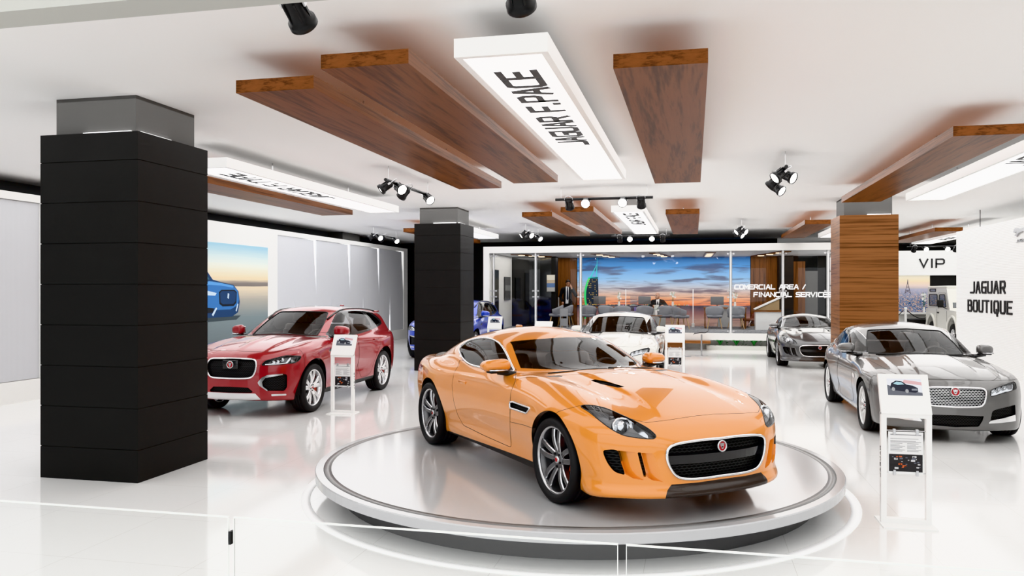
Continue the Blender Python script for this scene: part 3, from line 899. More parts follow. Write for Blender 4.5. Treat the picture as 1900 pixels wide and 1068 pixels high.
    rb = MB(); rb.cur = 0; rb.rbox((.79, .36, .545), (.012, .035, .035), .005, 2); rb.cur = 1; rb.rbox((.795, .335, .545), (.012, .03, .03), .005, 2)
    rb.cur = 2
    lettering(rb, 'S', .032, .03, .01, .006, .004, frame_m((.80, .30, .53), (.15, -1, 0), (0, 0, 1)))
    rb.build('trim_badge', [mat('badge_green', (.05, .4, .08), .4), cm['badge'], cm['silver']], g)
    for T, E, nm in ((tI, eI, 'air_intake'), (tJ, eJ, 'air_slot'), (tN, eN, 'hood_vent')):
        for t, e in zip(cb.lr(T), cb.lrE(E)):
            o = sk.obj(nm, t, gm if nm != 'hood_vent' else mesh_mat('vent_mesh', 40, (.006, .006, .006), (.05, .05, .05)), root, off=-.035 if nm != 'hood_vent' else -.012)
            if o is None: continue
            w = MB(); sk.wall(w, e, 0, -.04); w.build('intake_wall', paint if nm == 'air_slot' else cm['gloss'], o)
    for t, e in zip(cb.lr(tV), cb.lrE(eV)):
        o = sk.obj('fender_vent', t, gm, root, off=-.02)
        if o: sk.pipe('vent_trim', e, .009, cm['chrome'], o, .002)
    for T, E, u0, u1, du, dep in ((tX1, eX1, 621, 770, .30, .055), (tX2, eX2, 811, 905, .33, .04)):
        for t in cb.lr(T):
            if len(t) == 0: continue
            def depth(I):
                p = cb.pix(cb.mir(sk.V[I])); bu = (p[:, 0] - 1000) * 4.273; bv = (p[:, 1] - 700) * 4.273
                q = np.clip((bu - (u0 + (bv - 580) * du)) / (u1 - u0), 0, 1); return dep * (1 - q) ** 1.0
            used = np.unique(t); V2 = sk.V.copy(); V2[used] -= sk.N[used] * depth(used)[:, None]
            o = link('bumper_scoop', np_mesh('bumper_scoop', V2, t, paint), root)
            w = MB(); sgn = 1 if sk.V[t[0, 0], 1] > 0 else -1
            for ch, cl in sk.loops(cb.lrE(E)[0 if sgn > 0 else 1]):
                ch = np.array(ch); A1 = sk.V[ch]; B1 = A1 - sk.N[ch] * depth(ch)[:, None]; n = len(ch)
                w.add([tuple(p_) for p_ in A1] + [tuple(p_) for p_ in B1], [(i, (i + 1) % n, n + (i + 1) % n, n + i) for i in range(n if cl else n - 1)], False)
            w.build('scoop_wall', paint, o)
    # wheel wells
    for xc in (0, -WB):
        for sg in (-1, 1):
            w = MB(); a = np.linspace(-.2, PI + .2, 20); V = []
            for t in a:
                for yy in (.50, .87): V.append((xc + .367 * math.cos(t), sg * yy, .335 + .367 * math.sin(t)))
            w.add(V, [(2 * i, 2 * i + 1, 2 * i + 3, 2 * i + 2) for i in range(len(a) - 1)], True)
            w.add([(xc + .367 * math.cos(t), sg * .5, .335 + .367 * math.sin(t)) for t in a], [tuple(range(len(a)))])
            w.build('wheel_well', cm['under'], root)
    me = wheel_meshes(name, R, .255, .26, 'coupe', cm, wheelmat, edge)
    for xc in (0, -WB):
        for sg in (1, -1): add_wheel(root, me, (xc, sg * .775, R), sg)
    # mirrors
    for sg in (1, -1):
        m = MB()
        def warp(V):
            V = V.copy(); k = (V[:, 1] * sg + .13) / .26
            V[:, 2] = np.where(V[:, 2] > 0, V[:, 2] * (1.08 - .40 * k * k), V[:, 2] * .75); V[:, 0] += -.05 * k * k
            return V
        m.rbox((-1.05, sg * .865, .955), (.16, .25, .12), .059, 5, warp=warp)
        o = m.build('door_mirror', paint, root)
        b = MB(); b.rbox((-1.05, sg * .855, .905), (.10, .18, .022), .010, 2); b.tube([(-1.0, sg * .70, .875), (-1.03, sg * .77, .892), (-1.05, sg * .855, .90)], [.03, .025, .02], 8)
        b.build('mirror_base', cm['black'], o)
        gl = MB(); gl.rbox((-1.125, sg * .865, .955), (.012, .19, .09), .005, 2); gl.build('mirror_glass', cm['chrome'], o)
        il = MB(); il.tube([(-.985, sg * .79, .922), (-.982, sg * .875, .922), (-1.01, sg * .95, .922)], .008, 6); il.build('indicator', cm['lamp'], o)
    # cabin
    cab = MB(); cab.bx(-2.9, -.45, -.72, .72, .30, .34)
    for sg in (-1, 1): cab.box((-1.75, sg * .70, .56), (1.9, .04, .50))
    cab.rbox((-2.75, 0, .78), (.9, 1.3, .3), .1, 3)
    cab.build('cabin_floor', cm['cabin'], root)
    db = MB(); db.rbox((-.72, 0, .77), (.52, 1.42, .26), .09, 4); db.rbox((-1.25, 0, .56), (1.1, .24, .34), .05, 3); db.rbox((-.98, .36, .86), (.18, .34, .1), .04, 3)
    db.build('dashboard', cm['cabin'], root)
    for sg in (-1, 1):
        s = MB(); seat_mesh(s, -1.5, sg * .36, .40, .5, .56); s.build('seat', cm['seat'], root)
    steering(root, -1.08, .36, .80, cm)
    for y0, y1 in ((.62, .02), (.05, -.55)):
        wp = MB(); q = lambda y, dx=0: (-.60 - .26 * y * y - dx, y, .942 - .06 * abs(y))
        wp.tube([(-.56 - .20 * y0 * y0, y0, .935 - .07 * abs(y0)), q((y0 * .7 + y1 * .3)), q(y1)], .009, 6); wp.build('wiper', cm['black'], root)
    # exterior rear lamps and roof antenna fin
    an = MB(); an.rbox((-2.28, 0, 1.235), (.12, .035, .045), .016, 3); an.build('roof_antenna', paint, root)
    return root, cb
# ------------------------------------------------------------------ red SUV
def suv_shape():
    Tc = C1([(1.05, .55), (.92, .72), (.86, .84), (.78, .93), (.62, 1.0), (.35, 1.055), (0, 1.105), (-.35, 1.145), (-.65, 1.165), (-1.2, 1.14), (-2.0, 1.14), (-2.9, 1.16), (-3.5, 1.16), (-3.9, 1.12)])
    P = C1([(1.2, .91), (.5, .955), (0, .965), (-.6, .945), (-1.4, .94), (-2.2, .95), (-2.87, .965), (-3.3, .95), (-3.8, .88), (-4, .84)])
    V = C1([(.1, -.13), (.2, -.085), (.3, -.045), (.42, -.018), (.6, -.004), (.8, 0), (.95, -.012), (1.05, -.035), (1.15, -.075), (1.3, -.15), (1.7, -.4)])
    xn = C1([(.1, .70), (.22, .80), (.32, .85), (.45, .86), (.6, .865), (.75, .86), (.86, .835), (.95, .78), (1.05, .6), (1.4, .2)])
    cf = C1([(0, 0), (.25, .012), (.45, .04), (.62, .10), (.75, .19), (.86, .33), (.94, .50), (1.0, .75), (1.2, 1.8)])
    xr = C1([(.2, -3.70), (.4, -3.82), (.6, -3.87), (.85, -3.88), (1.1, -3.84), (1.3, -3.74), (1.5, -3.6), (1.7, -3.4)])
    cr = C1([(0, 0), (.4, .02), (.6, .06), (.75, .13), (.88, .28), (.96, .5), (1.2, 1.4)])
    zb = C1([(1.1, .27), (.6, .25), (.4, .23), (-2.5, .25), (-3.9, .36)])
    Rf = C1([(.2, .62), (-.3, .97), (-.62, 1.155), (-.95, 1.335), (-1.25, 1.48), (-1.5, 1.575), (-1.7, 1.615), (-2.0, 1.635), (-2.5, 1.625), (-3.0, 1.59), (-3.4, 1.54), (-3.7, 1.49), (-4.1, 1.40)])
    Gb = C1([(.3, .86), (-.3, .86), (-.62, .86), (-1.4, .865), (-2.2, .86), (-2.9, .83), (-3.5, .76), (-4, .68)])
    def f(x, y, z):
        ay = np.abs(y); hm = sstep(x, -.7, -.2)
        T = Tc(x) - .045 * (ay / .85) ** 2 + .02 * bump(ay, .74, .14) * bump(x, 0, .6)
        T = T + hm * (.022 * sstep(ay, .50, .42) * sstep(x, .85, .2) + .018 * sstep(ay, .10, .0) * sstep(x, .9, .1))
        W = P(x) + V(z) + .028 * bump(x, 0, .42) * bump(z, .72, .3) + .034 * bump(x, -2.87, .46) * bump(z, .78, .32)
        W = W - .040 * bump(z, .52, .13) * bump(x, -1.45, .85) + .02 * bump(z, .30, .07) * bump(x, -1.45, 1.0)
        W = W - .10 * sstep(z, .62, .28) * sstep(x, .15, .55)
        b = smax((z - T) / np.maximum(Tc.sl(x), 1), ay - W, .13)
        b = smax(b, (x - xn(z) + cf(ay)) / cf.sl(ay), .08)
        b = smax(b, (xr(z) + cr(ay) - x) / cr.sl(ay), .06)
        b = smax(b, zb(x) - z, .04)
        xe = x + .16 * ay * ay * sstep(x, -2.0, -1.2)
        roof = (z - (Rf(xe) - .06 * (ay / .6) ** 2)) / Rf.sl(xe)
        gs = (ay - (Gb(x) - (z - 1.15) * .48)) / 1.12
        g = smax(roof, gs, .10); g = smax(g, 1.0 - z, .02)
        gr = (xr(z) + .12 * (ay / .6) ** 2 - x) / 1.2
        g = smax(g, gr, .05)
        return smin(b, g, .04)
    return f

def build_suv(origin, heading, paint, wheelmat, name, label, scale=1.0):
    cm = car_mats(); cb = CarBuild(suv_shape(), (-4.0, -1.1, .15), (1.0, 1.1, 1.75), QUAL['suv'], origin, heading, 0, scale); cb.side = 1.0
    sk = cb.sk; root = thing(name, label, 'car', (origin[0], origin[1], 0), heading); root.scale = (scale,) * 3
    D = lambda u, v: (370 + u / 4.45, 540 + v / 4.45)
    mp = lambda pts: [D(*p) for p in pts]
    WB, R = 2.874, .381
    arch = lambda P, N: np.maximum(np.minimum(np.hypot(P[:, 0], P[:, 2] - .40), np.hypot(P[:, 0] + WB, P[:, 2] - .40)) - .445, .5 - np.abs(P[:, 1]))
    cb.take(arch)
    tW, eW = cb.take(cb.reg(mp([(300, 372), (330, 160), (600, 170), (830, 168), (1050, 172), (1062, 180), (1030, 260), (985, 345), (968, 368), (960, 376), (800, 376), (600, 374)]), lambda x, a, z, N: x + .25, lambda x, a, z, N: 1.08 - z, lambda x, a, z, N: .25 - N[:, 0]))
    side = lambda x, a, z, N: np.maximum(.3 - np.abs(N[:, 1]), N[:, 0] - .50)
    W1 = round_poly([(-.82, 1.16), (-1.30, 1.44), (-1.52, 1.515), (-1.66, 1.525), (-1.70, 1.17), (-1.2, 1.15)], 1)
    W2 = round_poly([(-1.80, 1.175), (-1.77, 1.53), (-2.2, 1.53), (-2.50, 1.51), (-2.66, 1.215), (-2.2, 1.185)], 1)
    W3 = round_poly([(-2.78, 1.235), (-2.62, 1.50), (-2.85, 1.47), (-3.12, 1.36), (-3.22, 1.29), (-3.1, 1.265)], 1)
    tS = [cb.take(cb.loc(w, (0, 2), side)) for w in (W1, W2, W3)]
    tB, eB = cb.take(cb.loc(round_poly([(-.62, 1.12), (-1.28, 1.50), (-1.55, 1.56), (-2.5, 1.555), (-2.95, 1.50), (-3.25, 1.38), (-3.38, 1.27), (-3.1, 1.22), (-2.2, 1.14), (-1.2, 1.105)], 1), (0, 2), side))
    tR, eR = cb.take(cb.loc(round_poly([(0, 1.20), (.66, 1.22), (.56, 1.44), (0, 1.46), (-1, 1.46), (-1, 1.20)], 2), (1, 2), lambda x, a, z, N: x + 3.4, lambda x, a, z, N: N[:, 0] + .3))
    tH, eH = cb.take(cb.reg(mp([(512, 612), (528, 590), (545, 575), (640, 548), (720, 530), (842, 535), (836, 552), (822, 572), (785, 592), (650, 606)]), lambda x, a, z, N: .1 - x))
    tG, eG = cb.take(cb.reg(round_poly(mp([(-200, 556), (243, 553), (400, 559), (470, 562), (470, 640), (440, 714), (380, 722), (243, 720), (-200, 715)]), 2), lambda x, a, z, N: .4 - x))
    tC, eC = cb.take(cb.reg(mp([(480, 752), (515, 712), (560, 692), (690, 680), (690, 690), (545, 716), (518, 748), (524, 786), (568, 820), (560, 826), (492, 778)]), lambda x, a, z, N: .1 - x))
    tI, eI = cb.take(cb.reg(mp([(505, 750), (540, 706), (690, 681), (718, 686), (724, 700), (724, 790), (705, 818), (690, 822), (560, 822), (515, 790)]), lambda x, a, z, N: .1 - x))
    tL, eL = cb.take(cb.reg(mp([(-200, 786), (243, 788), (400, 795), (455, 840), (243, 838), (-200, 838)]), lambda x, a, z, N: .2 - x))
    tP, eP = cb.take(cb.reg(mp([(-200, 838), (243, 840), (460, 844), (508, 895), (400, 900), (243, 900), (-200, 900)]), lambda x, a, z, N: .2 - x, facing=False))
    tF, eF = cb.take(cb.reg(mp([(585, 856), (600, 850), (722, 846), (716, 860), (600, 866)]), lambda x, a, z, N: .1 - x))
    tQ, _ = cb.take(cb.loc(round_poly([(.45, .98), (1, .98), (1, 1.06), (.45, 1.05)], 1), (1, 2), lambda x, a, z, N: x + 3.45))
    tV, eV = cb.take(cb.loc(round_poly([(-.52, .90), (-.72, .92), (-.76, .96), (-.56, .955)], 1), (0, 2), side))
    tD1, eD1 = cb.take(cb.loc(round_poly([(-.66, 1.3), (-.68, .75), (-.66, .36), (-.8, .32), (-1.6, .32), (-1.74, .36), (-1.75, 1.3)], 1), (0, 2), lambda x, a, z, N: .2 - np.abs(N[:, 1]), lambda x, a, z, N: z - 1.2))
    tD2, eD2 = cb.take(cb.loc(round_poly([(-1.755, 1.3), (-1.75, .34), (-2.28, .34), (-2.42, .60), (-2.55, .82), (-2.72, .95), (-2.74, 1.3)], 1), (0, 2), lambda x, a, z, N: .2 - np.abs(N[:, 1]), lambda x, a, z, N: z - 1.2))
    tO, eO = cb.take(cb.loc(round_poly([(.66, -1), (.66, .5), (.55, .66), (.2, .74), (-.3, .80), (-.66, .83), (-.72, .5), (-.62, .0), (-.62, -1)], 1), (0, 1), lambda x, a, z, N: .4 - N[:, 2], lambda x, a, z, N: z - 1.19))
    tN, eN = cb.take(lambda P, N: np.maximum(np.maximum(.32 - P[:, 0], P[:, 2] - 1.0), .25 + .0 * P[:, 0] - P[:, 0]))
    skirt = lambda P, N: np.maximum(P[:, 2] - .325, np.maximum(P[:, 0] + .40, -2.46 - P[:, 0]))
    tK, eK = cb.take(skirt)
    tPan, ePan = cb.take(cb.loc(round_poly([(-1.75, -1), (-1.75, .46), (-2.9, .42), (-2.9, -1)], 1), (0, 1), lambda x, a, z, N: 1.4 - z, lambda x, a, z, N: .5 - N[:, 2]))
    sk.obj('body_shell', cb.T, paint, root); sk.obj('hood', tO, paint, root); sk.obj('front_bumper', tN, paint, root)
    sk.obj('roof_glass', tPan, cm['gloss'], root)
    sk.pipe('panel_gap', np.concatenate([eO, eN]), .003, cm['seam'], root, -.001)
    o = sk.obj('windshield', tW, cm['glass'], root); sk.pipe('windshield_seal', eW, .012, cm['black'], o, 0)
    sk.obj('rear_window', tR, cm['glass'], root)
    for T, E in tS:
        for t in cb.lr(T): sk.obj('side_window', t, cm['glass'], root)
    for t, e in zip(cb.lr(tB), cb.lrE(eB)):
        o = sk.obj('window_frame', t, cm['gloss'], root)
    for T, E, hx in ((tD1, eD1, -1.56), (tD2, eD2, -2.48)):
        for t, e in zip(cb.lr(T), cb.lrE(E)):
            d = sk.obj('door', t, paint, root); sk.pipe('panel_gap', e, .003, cm['seam'], d, -.001)
            sg = 1 if sk.V[t[0, 0], 1] > 0 else -1
            I = np.nonzero((np.abs(sk.V[:, 0] - hx) < .05) & (np.abs(sk.V[:, 2] - 1.0) < .04) & (sk.V[:, 1] * sg > .5))[0]
            y = np.abs(sk.V[I, 1]).mean()
            h = MB(); h.rbox((hx, sg * (y + .02), 1.0), (.2, .025, .032), .011, 2); h.build('door_handle', paint, d)
    for t in cb.lr(tK): sk.obj('side_skirt', t, cm['black'], root)
    for t in cb.lr(tQ): sk.obj('tail_light', t, cm['amber'], root)
    for i, (t, e) in enumerate(zip(cb.lr(tH), cb.lrE(eH))):
        sg = 1 if i == 0 else -1
        l = sk.obj('headlight', t, cm['lens'], root); sk.obj('lamp_housing', t, cm['lampdark'], l, off=-.045)
        w = MB(); sk.wall(w, e, 0, -.05); w.build('lamp_surround', cm['gloss'], l); sk.pipe('lamp_rim', e, .006, cm['gloss'], l)
        def strip(nm, uv, hw, off, m):
            pts = [cb.hit(*D(u, v)) for u, v in uv]; V = []
            for P1, N1 in pts:
                P1 = P1.copy(); N1 = N1.copy(); P1[1] *= sg; N1[1] *= sg
                V += [Vector(P1) - Vector(N1) * off + Vector((0, 0, hw)), Vector(P1) - Vector(N1) * off - Vector((0, 0, hw))]
            b = MB(); b.add(V, [(2 * k, 2 * k + 1, 2 * k + 3, 2 * k + 2) for k in range(len(pts) - 1)], True); b.build(nm, m, l)
        strip('daylight_strip', ((530, 604), (600, 600), (660, 594), (720, 586), (750, 566), (765, 545)), .017, .010, cm['led'])
        strip('indicator', ((775, 580), (800, 566), (815, 550)), .022, .014, cm['lamp'])
        for u, v in ((600, 582), (650, 570), (700, 558)):
            P1, N1 = cb.hit(*D(u, v)); P1[1] *= sg; N1[1] *= sg
            q = (Vector(N1) + Vector((1.5, 0, 0))).normalized().to_track_quat('Z', 'Y').to_matrix()
            b = MB(); b.lathe([(.036, -.01), (.034, .006), (.026, .008), (.0005, .018)], 20, M=q, c=Vector(P1) - Vector(N1) * .035); b.build('projector', cm['lamp'], l)
    gm = mesh_mat('suv_mesh', 30, (.006, .006, .006), (.05, .05, .052))
    g = sk.obj('grille', tG, gm, root, off=-.035); w = MB(); sk.wall(w, eG, 0, -.04); w.build('grille_surround', cm['gloss'], g)
    sk.pipe('grille_frame', eG, .014, cm['chrome'], g, .002)
    pl = MB(); pl.rbox((.845, 0, .80), (.02, .26, .13), .006, 2); pl.build('badge_plate', cm['gloss'], g)
    badge(g, (.858, 0, .80), (1, 0, .03), .055, cm)
    rb = MB(); rb.cur = 0; rb.rbox((.80, .42, .68), (.012, .04, .045), .006, 2); rb.cur = 1; rb.rbox((.80, .455, .68), (.012, .035, .035), .005, 2)
    rb.build('trim_badge', [mat('badge_green', (.05, .4, .08), .4), cm['badge']], g)
    for T, E, nm in ((tI, eI, 'air_intake'), (tL, eL, 'lower_grille')):
        groups = zip(cb.lr(T), cb.lrE(E)) if nm == 'air_intake' else [(T, E)]
        for t, e in groups:
            o = sk.obj(nm, t, gm, root, off=-.035)
            if o: w = MB(); sk.wall(w, e, 0, -.04); w.build('intake_wall', cm['gloss'], o)
    for t in cb.lr(tC): sk.obj('intake_blade', t, cm['silver'], root, off=.004)
    for t in cb.lr(tF): sk.obj('fog_strip', t, cm['silver'], root)
    for t in cb.lr(tV): sk.obj('fender_vent', t, cm['gloss'], root)
    o = sk.obj('skid_plate', tP, mat('skid_silver', (.72, .72, .73), .3, .6), root)
    wells(root, (0, -WB), .444, .40, .5, .93, cm)
    me = wheel_meshes(name, R, .282, .265, 'suv', cm, wheelmat)
    for xc in (0, -WB):
        for sg in (1, -1): add_wheel(root, me, (xc, sg * .825, R), sg)
    mirrors(root, -.92, .975, 1.225, paint, cm, (.16, .24, .18), .10)
    cabin(root, cm, -3.6, -.5, .80, .45, 1.16, -.80, ([-1.6], [-2.55]), .62, (-1.2, .38, 1.06), .66, mat('seat_grey', (.30, .27, .26), .6))
    for y0, y1 in ((.72, .05), (.05, -.62)):
        wp = MB(); wp.tube([(-.57 - .18 * y * y, y, 1.165 - .03 * abs(y)) for y in np.linspace(y0, y1, 6)], .010, 6); wp.build('wiper', cm['black'], root)
    for sg in (-1, 1):
        r = MB(); r.tube([(x, sg * yy, top_z(sk.f, x, yy) + .006) for x, yy in [(q, .585 + .02 * min(0, q + 1.9) ** 2 * -1 - .10 * max(0, q + 1.5)) for q in np.linspace(-1.25, -3.35, 16)]], .017, 8); r.build('roof_rail', cm['gloss'], root)
    an = MB(); an.rbox((-3.05, 0, 1.605), (.14, .04, .05), .018, 3); an.build('roof_antenna', paint, root)
    sp = MB(); sp.rbox((-3.56, 0, 1.49), (.24, 1.06, .035), .015, 2); sp.build('rear_spoiler', paint, root)
    return root, cb
# ------------------------------------------------------------------ silver saloon
def sedan_shape():
    Tc = C1([(1.1, .42), (.95, .58), (.90, .68), (.83, .755), (.7, .82), (.4, .885), (0, .94), (-.4, .985), (-.8, 1.015), (-1.3, 1.0), (-2.2, .99), (-3.0, 1.01), (-3.5, 1.03), (-3.9, 1.03), (-4.15, 1.02)])
    P = C1([(1.2, .91), (.5, .95), (0, .96), (-.6, .945), (-1.4, .94), (-2.3, .945), (-2.96, .955), (-3.4, .93), (-3.9, .87), (-4.2, .83)])
    V = C1([(.05, -.13), (.14, -.09), (.22, -.055), (.32, -.03), (.45, -.008), (.6, 0), (.75, -.006), (.85, -.025), (.95, -.065), (1.05, -.12), (1.5, -.35)])
    xn = C1([(.05, .78), (.15, .85), (.25, .885), (.4, .89), (.55, .89), (.68, .87), (.76, .83), (.85, .74), (1.0, .5), (1.4, .2)])
    cf = C1([(0, 0), (.25, .012), (.45, .045), (.6, .11), (.74, .19), (.85, .33), (.93, .50), (1.0, .78), (1.2, 1.8)])
    xr = C1([(.2, -3.85), (.4, -3.97), (.6, -4.02), (.85, -4.04), (1.0, -4.06), (1.4, -3.9)])
    cr = C1([(0, 0), (.4, .03), (.6, .09), (.72, .17), (.85, .36), (.93, .6), (1.2, 1.6)])
    zb = C1([(1.1, .17), (.5, .165), (-.4, .17), (-2.5, .18), (-3.6, .24), (-4.1, .3)])
    Rf = C1([(.1, .55), (-.4, .86), (-.76, 1.005), (-1.0, 1.12), (-1.3, 1.25), (-1.6, 1.355), (-1.85, 1.415), (-2.1, 1.44), (-2.4, 1.44), (-2.7, 1.41), (-3.0, 1.345), (-3.3, 1.25), (-3.6, 1.13), (-3.85, 1.02), (-4.2, .85)])
    Gb = C1([(.3, .87), (-.4, .87), (-.76, .87), (-1.4, .88), (-2.2, .875), (-2.8, .85), (-3.3, .80), (-3.8, .70), (-4.2, .6)])
    def f(x, y, z):
        ay = np.abs(y); hm = sstep(x, -.8, -.4)
        T = Tc(x) - .05 * (ay / .8) ** 2 + .012 * bump(ay, .72, .14) * bump(x, 0, .6)
        T = T + hm * (.030 * sstep(ay, .63, .55) * sstep(x, .9, .3) + .020 * sstep(ay, .36 + .05 * x, .30 + .05 * x) * sstep(x, .8, .1))
        W = P(x) + V(z) + .018 * bump(x, 0, .40) * bump(z, .6, .22) + .024 * bump(x, -2.96, .42) * bump(z, .66, .24)
        W = W - .026 * bump(z, .42, .10) * bump(x, -1.5, .9) + .012 * bump(z, .24, .06) * bump(x, -1.5, 1.0)
        b = smax((z - T) / np.maximum(Tc.sl(x), 1), ay - W, .12)
        b = smax(b, (x - xn(z) + cf(ay)) / cf.sl(ay), .08)
        b = smax(b, (xr(z) + cr(ay) - x) / cr.sl(ay), .06)
        b = smax(b, zb(x) - z, .03)
        xe = x + .20 * ay * ay * sstep(x, -2.1, -1.4) - .10 * ay * ay * sstep(x, -2.6, -3.1)
        roof = (z - (Rf(xe) - .065 * (ay / .55) ** 2)) / Rf.sl(xe)
        gs = (ay - (Gb(x) - (z - 1.0) * .47)) / 1.1
        g = smax(roof, gs, .10); g = smax(g, .86 - z, .02)
        return smin(b, g, .04)
    return f

def build_sedan(origin, heading, paint, wheelmat, name, label, scale=1.0):
    cm = car_mats(); cb = CarBuild(sedan_shape(), (-4.2, -1.1, .08), (1.0, 1.1, 1.55), QUAL['sedan'], origin, heading, 0, scale)
    sk = cb.sk; root = thing(name, label, 'car', (origin[0], origin[1], 0), heading); root.scale = (scale,) * 3
    E_ = lambda u, v: (1500 + u / 3.955, 560 + v / 3.955)
    mp = lambda pts: [E_(*p) for p in pts]
    WB, R = 2.96, .343
    arch = lambda P, N: np.maximum(np.minimum(np.hypot(P[:, 0], P[:, 2] - .35), np.hypot(P[:, 0] + WB, P[:, 2] - .35)) - .388, .48 - np.abs(P[:, 1]))
    cb.take(arch)
    cb.side = -1.0
    tW, eW = cb.take(cb.reg(mp([(434, 206), (424, 290), (430, 374), (700, 380), (1300, 392), (1300, 192), (700, 197)]), lambda x, a, z, N: x + .35, lambda x, a, z, N: .95 - z, lambda x, a, z, N: .2 - N[:, 0]))
    side = lambda x, a, z, N: np.maximum(.3 - np.abs(N[:, 1]), N[:, 0] - .50)
    W1 = round_poly([(-1.02, 1.02), (-1.45, 1.165), (-1.74, 1.262), (-1.92, 1.295), (-1.98, 1.02), (-1.4, 1.005)], 1)
    W2 = round_poly([(-2.05, 1.02), (-2.0, 1.30), (-2.45, 1.30), (-2.78, 1.245), (-2.86, 1.05), (-2.4, 1.02)], 1)
    W3 = round_poly([(-2.92, 1.06), (-2.86, 1.23), (-3.1, 1.15), (-3.24, 1.08)], 1)
    tS = [cb.take(cb.loc(w, (0, 2), side)) for w in (W1, W2, W3)]
    tB, eB = cb.take(cb.loc(round_poly([(-.86, .99), (-1.42, 1.19), (-1.72, 1.29), (-2.0, 1.33), (-2.45, 1.33), (-2.85, 1.27), (-3.15, 1.17), (-3.36, 1.06), (-3.0, 1.03), (-2.4, .995), (-1.4, .98)], 1), (0, 2), side))
    tR, eR = cb.take(cb.loc(round_poly([(-3.62, -1), (-3.62, .45), (-2.82, .50), (-2.82, -1)], 2), (0, 1), lambda x, a, z, N: 1.06 - z, lambda x, a, z, N: .5 - N[:, 2]))
    tPan, _ = cb.take(cb.loc(round_poly([(-1.85, -1), (-1.85, .44), (-2.66, .44), (-2.66, -1)], 1), (0, 1), lambda x, a, z, N: 1.3 - z, lambda x, a, z, N: .5 - N[:, 2]))
    cb.side = 1.0
    tH, eH = cb.take(cb.reg(mp([(1333, 696), (1338, 648), (1360, 636), (1420, 614), (1508, 582), (1522, 600), (1526, 640), (1430, 670)]), lambda x, a, z, N: .1 - x))
    tG, eG = cb.take(cb.reg(round_poly(mp([(500, 624), (1063, 627), (1250, 632), (1305, 640), (1305, 700), (1285, 760), (1245, 772), (1063, 772), (500, 768)]), 2), lambda x, a, z, N: .3 - x))
    tC, eC = cb.take(cb.reg(mp([(1310, 892), (1340, 870), (1440, 850), (1518, 826), (1520, 872), (1420, 886)]), lambda x, a, z, N: .1 - x))
    tI, eI = cb.take(cb.reg(mp([(1336, 870), (1350, 802), (1372, 790), (1440, 774), (1518, 754), (1520, 826), (1400, 860)]), lambda x, a, z, N: .1 - x))
    tL, eL = cb.take(cb.reg(mp([(500, 828), (1063, 830), (1287, 838), (1278, 870), (1250, 914), (1063, 918), (500, 912)]), lambda x, a, z, N: .3 - x))
    tQ, _ = cb.take(cb.loc(round_poly([(.42, .84), (1, .84), (1, .93), (.42, .92)], 1), (1, 2), lambda x, a, z, N: x + 3.65))
    tV, eV = cb.take(cb.loc(round_poly([(-.50, .66), (-.72, .67), (-.73, .735), (-.56, .73)], 1), (0, 2), side))
    lowd = lambda x, a, z, N: .2 - np.abs(N[:, 1])
    tD1, eD1 = cb.take(cb.loc(round_poly([(-.78, 1.2), (-.80, .7), (-.76, .32), (-.9, .27), (-1.85, .27), (-1.99, .3), (-2.0, 1.2)], 1), (0, 2), lowd, lambda x, a, z, N: z - 1.03))
    tD2, eD2 = cb.take(cb.loc(round_poly([(-2.01, 1.2), (-2.0, .28), (-2.45, .28), (-2.56, .5), (-2.7, .72), (-2.95, .86), (-3.05, 1.2)], 1), (0, 2), lowd, lambda x, a, z, N: z - 1.05))
    tO, eO = cb.take(cb.loc(round_poly([(.74, -1), (.74, .4), (.66, .55), (.4, .66), (0, .73), (-.5, .78), (-.80, .80), (-.86, .5), (-.76, 0), (-.76, -1)], 1), (0, 1), lambda x, a, z, N: .4 - N[:, 2], lambda x, a, z, N: z - 1.05))
    tN, eN = cb.take(lambda P, N: np.maximum(.38 - P[:, 0], P[:, 2] - .80))
    tK, eK = cb.take(lambda P, N: np.maximum(P[:, 2] - .215, np.maximum(P[:, 0] + .37, -2.60 - P[:, 0])))
    sk.obj('body_shell', cb.T, paint, root); sk.obj('hood', tO, paint, root); sk.obj('front_bumper', tN, paint, root)
    sk.obj('roof_glass', tPan, cm['gloss'], root)
    sk.pipe('panel_gap', np.concatenate([eO, eN]), .003, cm['seam'], root, -.001)
    o = sk.obj('windshield', tW, cm['glass'], root); sk.pipe('windshield_seal', eW, .010, cm['black'], o, 0)
    sk.obj('rear_window', tR, cm['glass'], root)
    for T, E in tS:
        for t in cb.lr(T): sk.obj('side_window', t, cm['glass'], root)
    for t, e in zip(cb.lr(tB), cb.lrE(eB)):
        o = sk.obj('window_frame', t, cm['gloss'], root); sk.pipe('window_trim', e, .008, cm['chrome'], o, .002)
    for T, E, hx in ((tD1, eD1, -1.82), (tD2, eD2, -2.78)):
        for t, e in zip(cb.lr(T), cb.lrE(E)):
            d = sk.obj('door', t, paint, root); sk.pipe('panel_gap', e, .003, cm['seam'], d, -.001)
            sg = 1 if sk.V[t[0, 0], 1] > 0 else -1
            I = np.nonzero((np.abs(sk.V[:, 0] - hx) < .05) & (np.abs(sk.V[:, 2] - .88) < .04) & (sk.V[:, 1] * sg > .5))[0]
            y = np.abs(sk.V[I, 1]).mean()
            h = MB(); h.rbox((hx, sg * (y + .02), .88), (.2, .025, .03), .011, 2); h.build('door_handle', cm['chrome'], d)
    for t in cb.lr(tK): sk.obj('side_skirt', t, paint, root)
    for t in cb.lr(tQ): sk.obj('tail_light', t, cm['amber'], root)
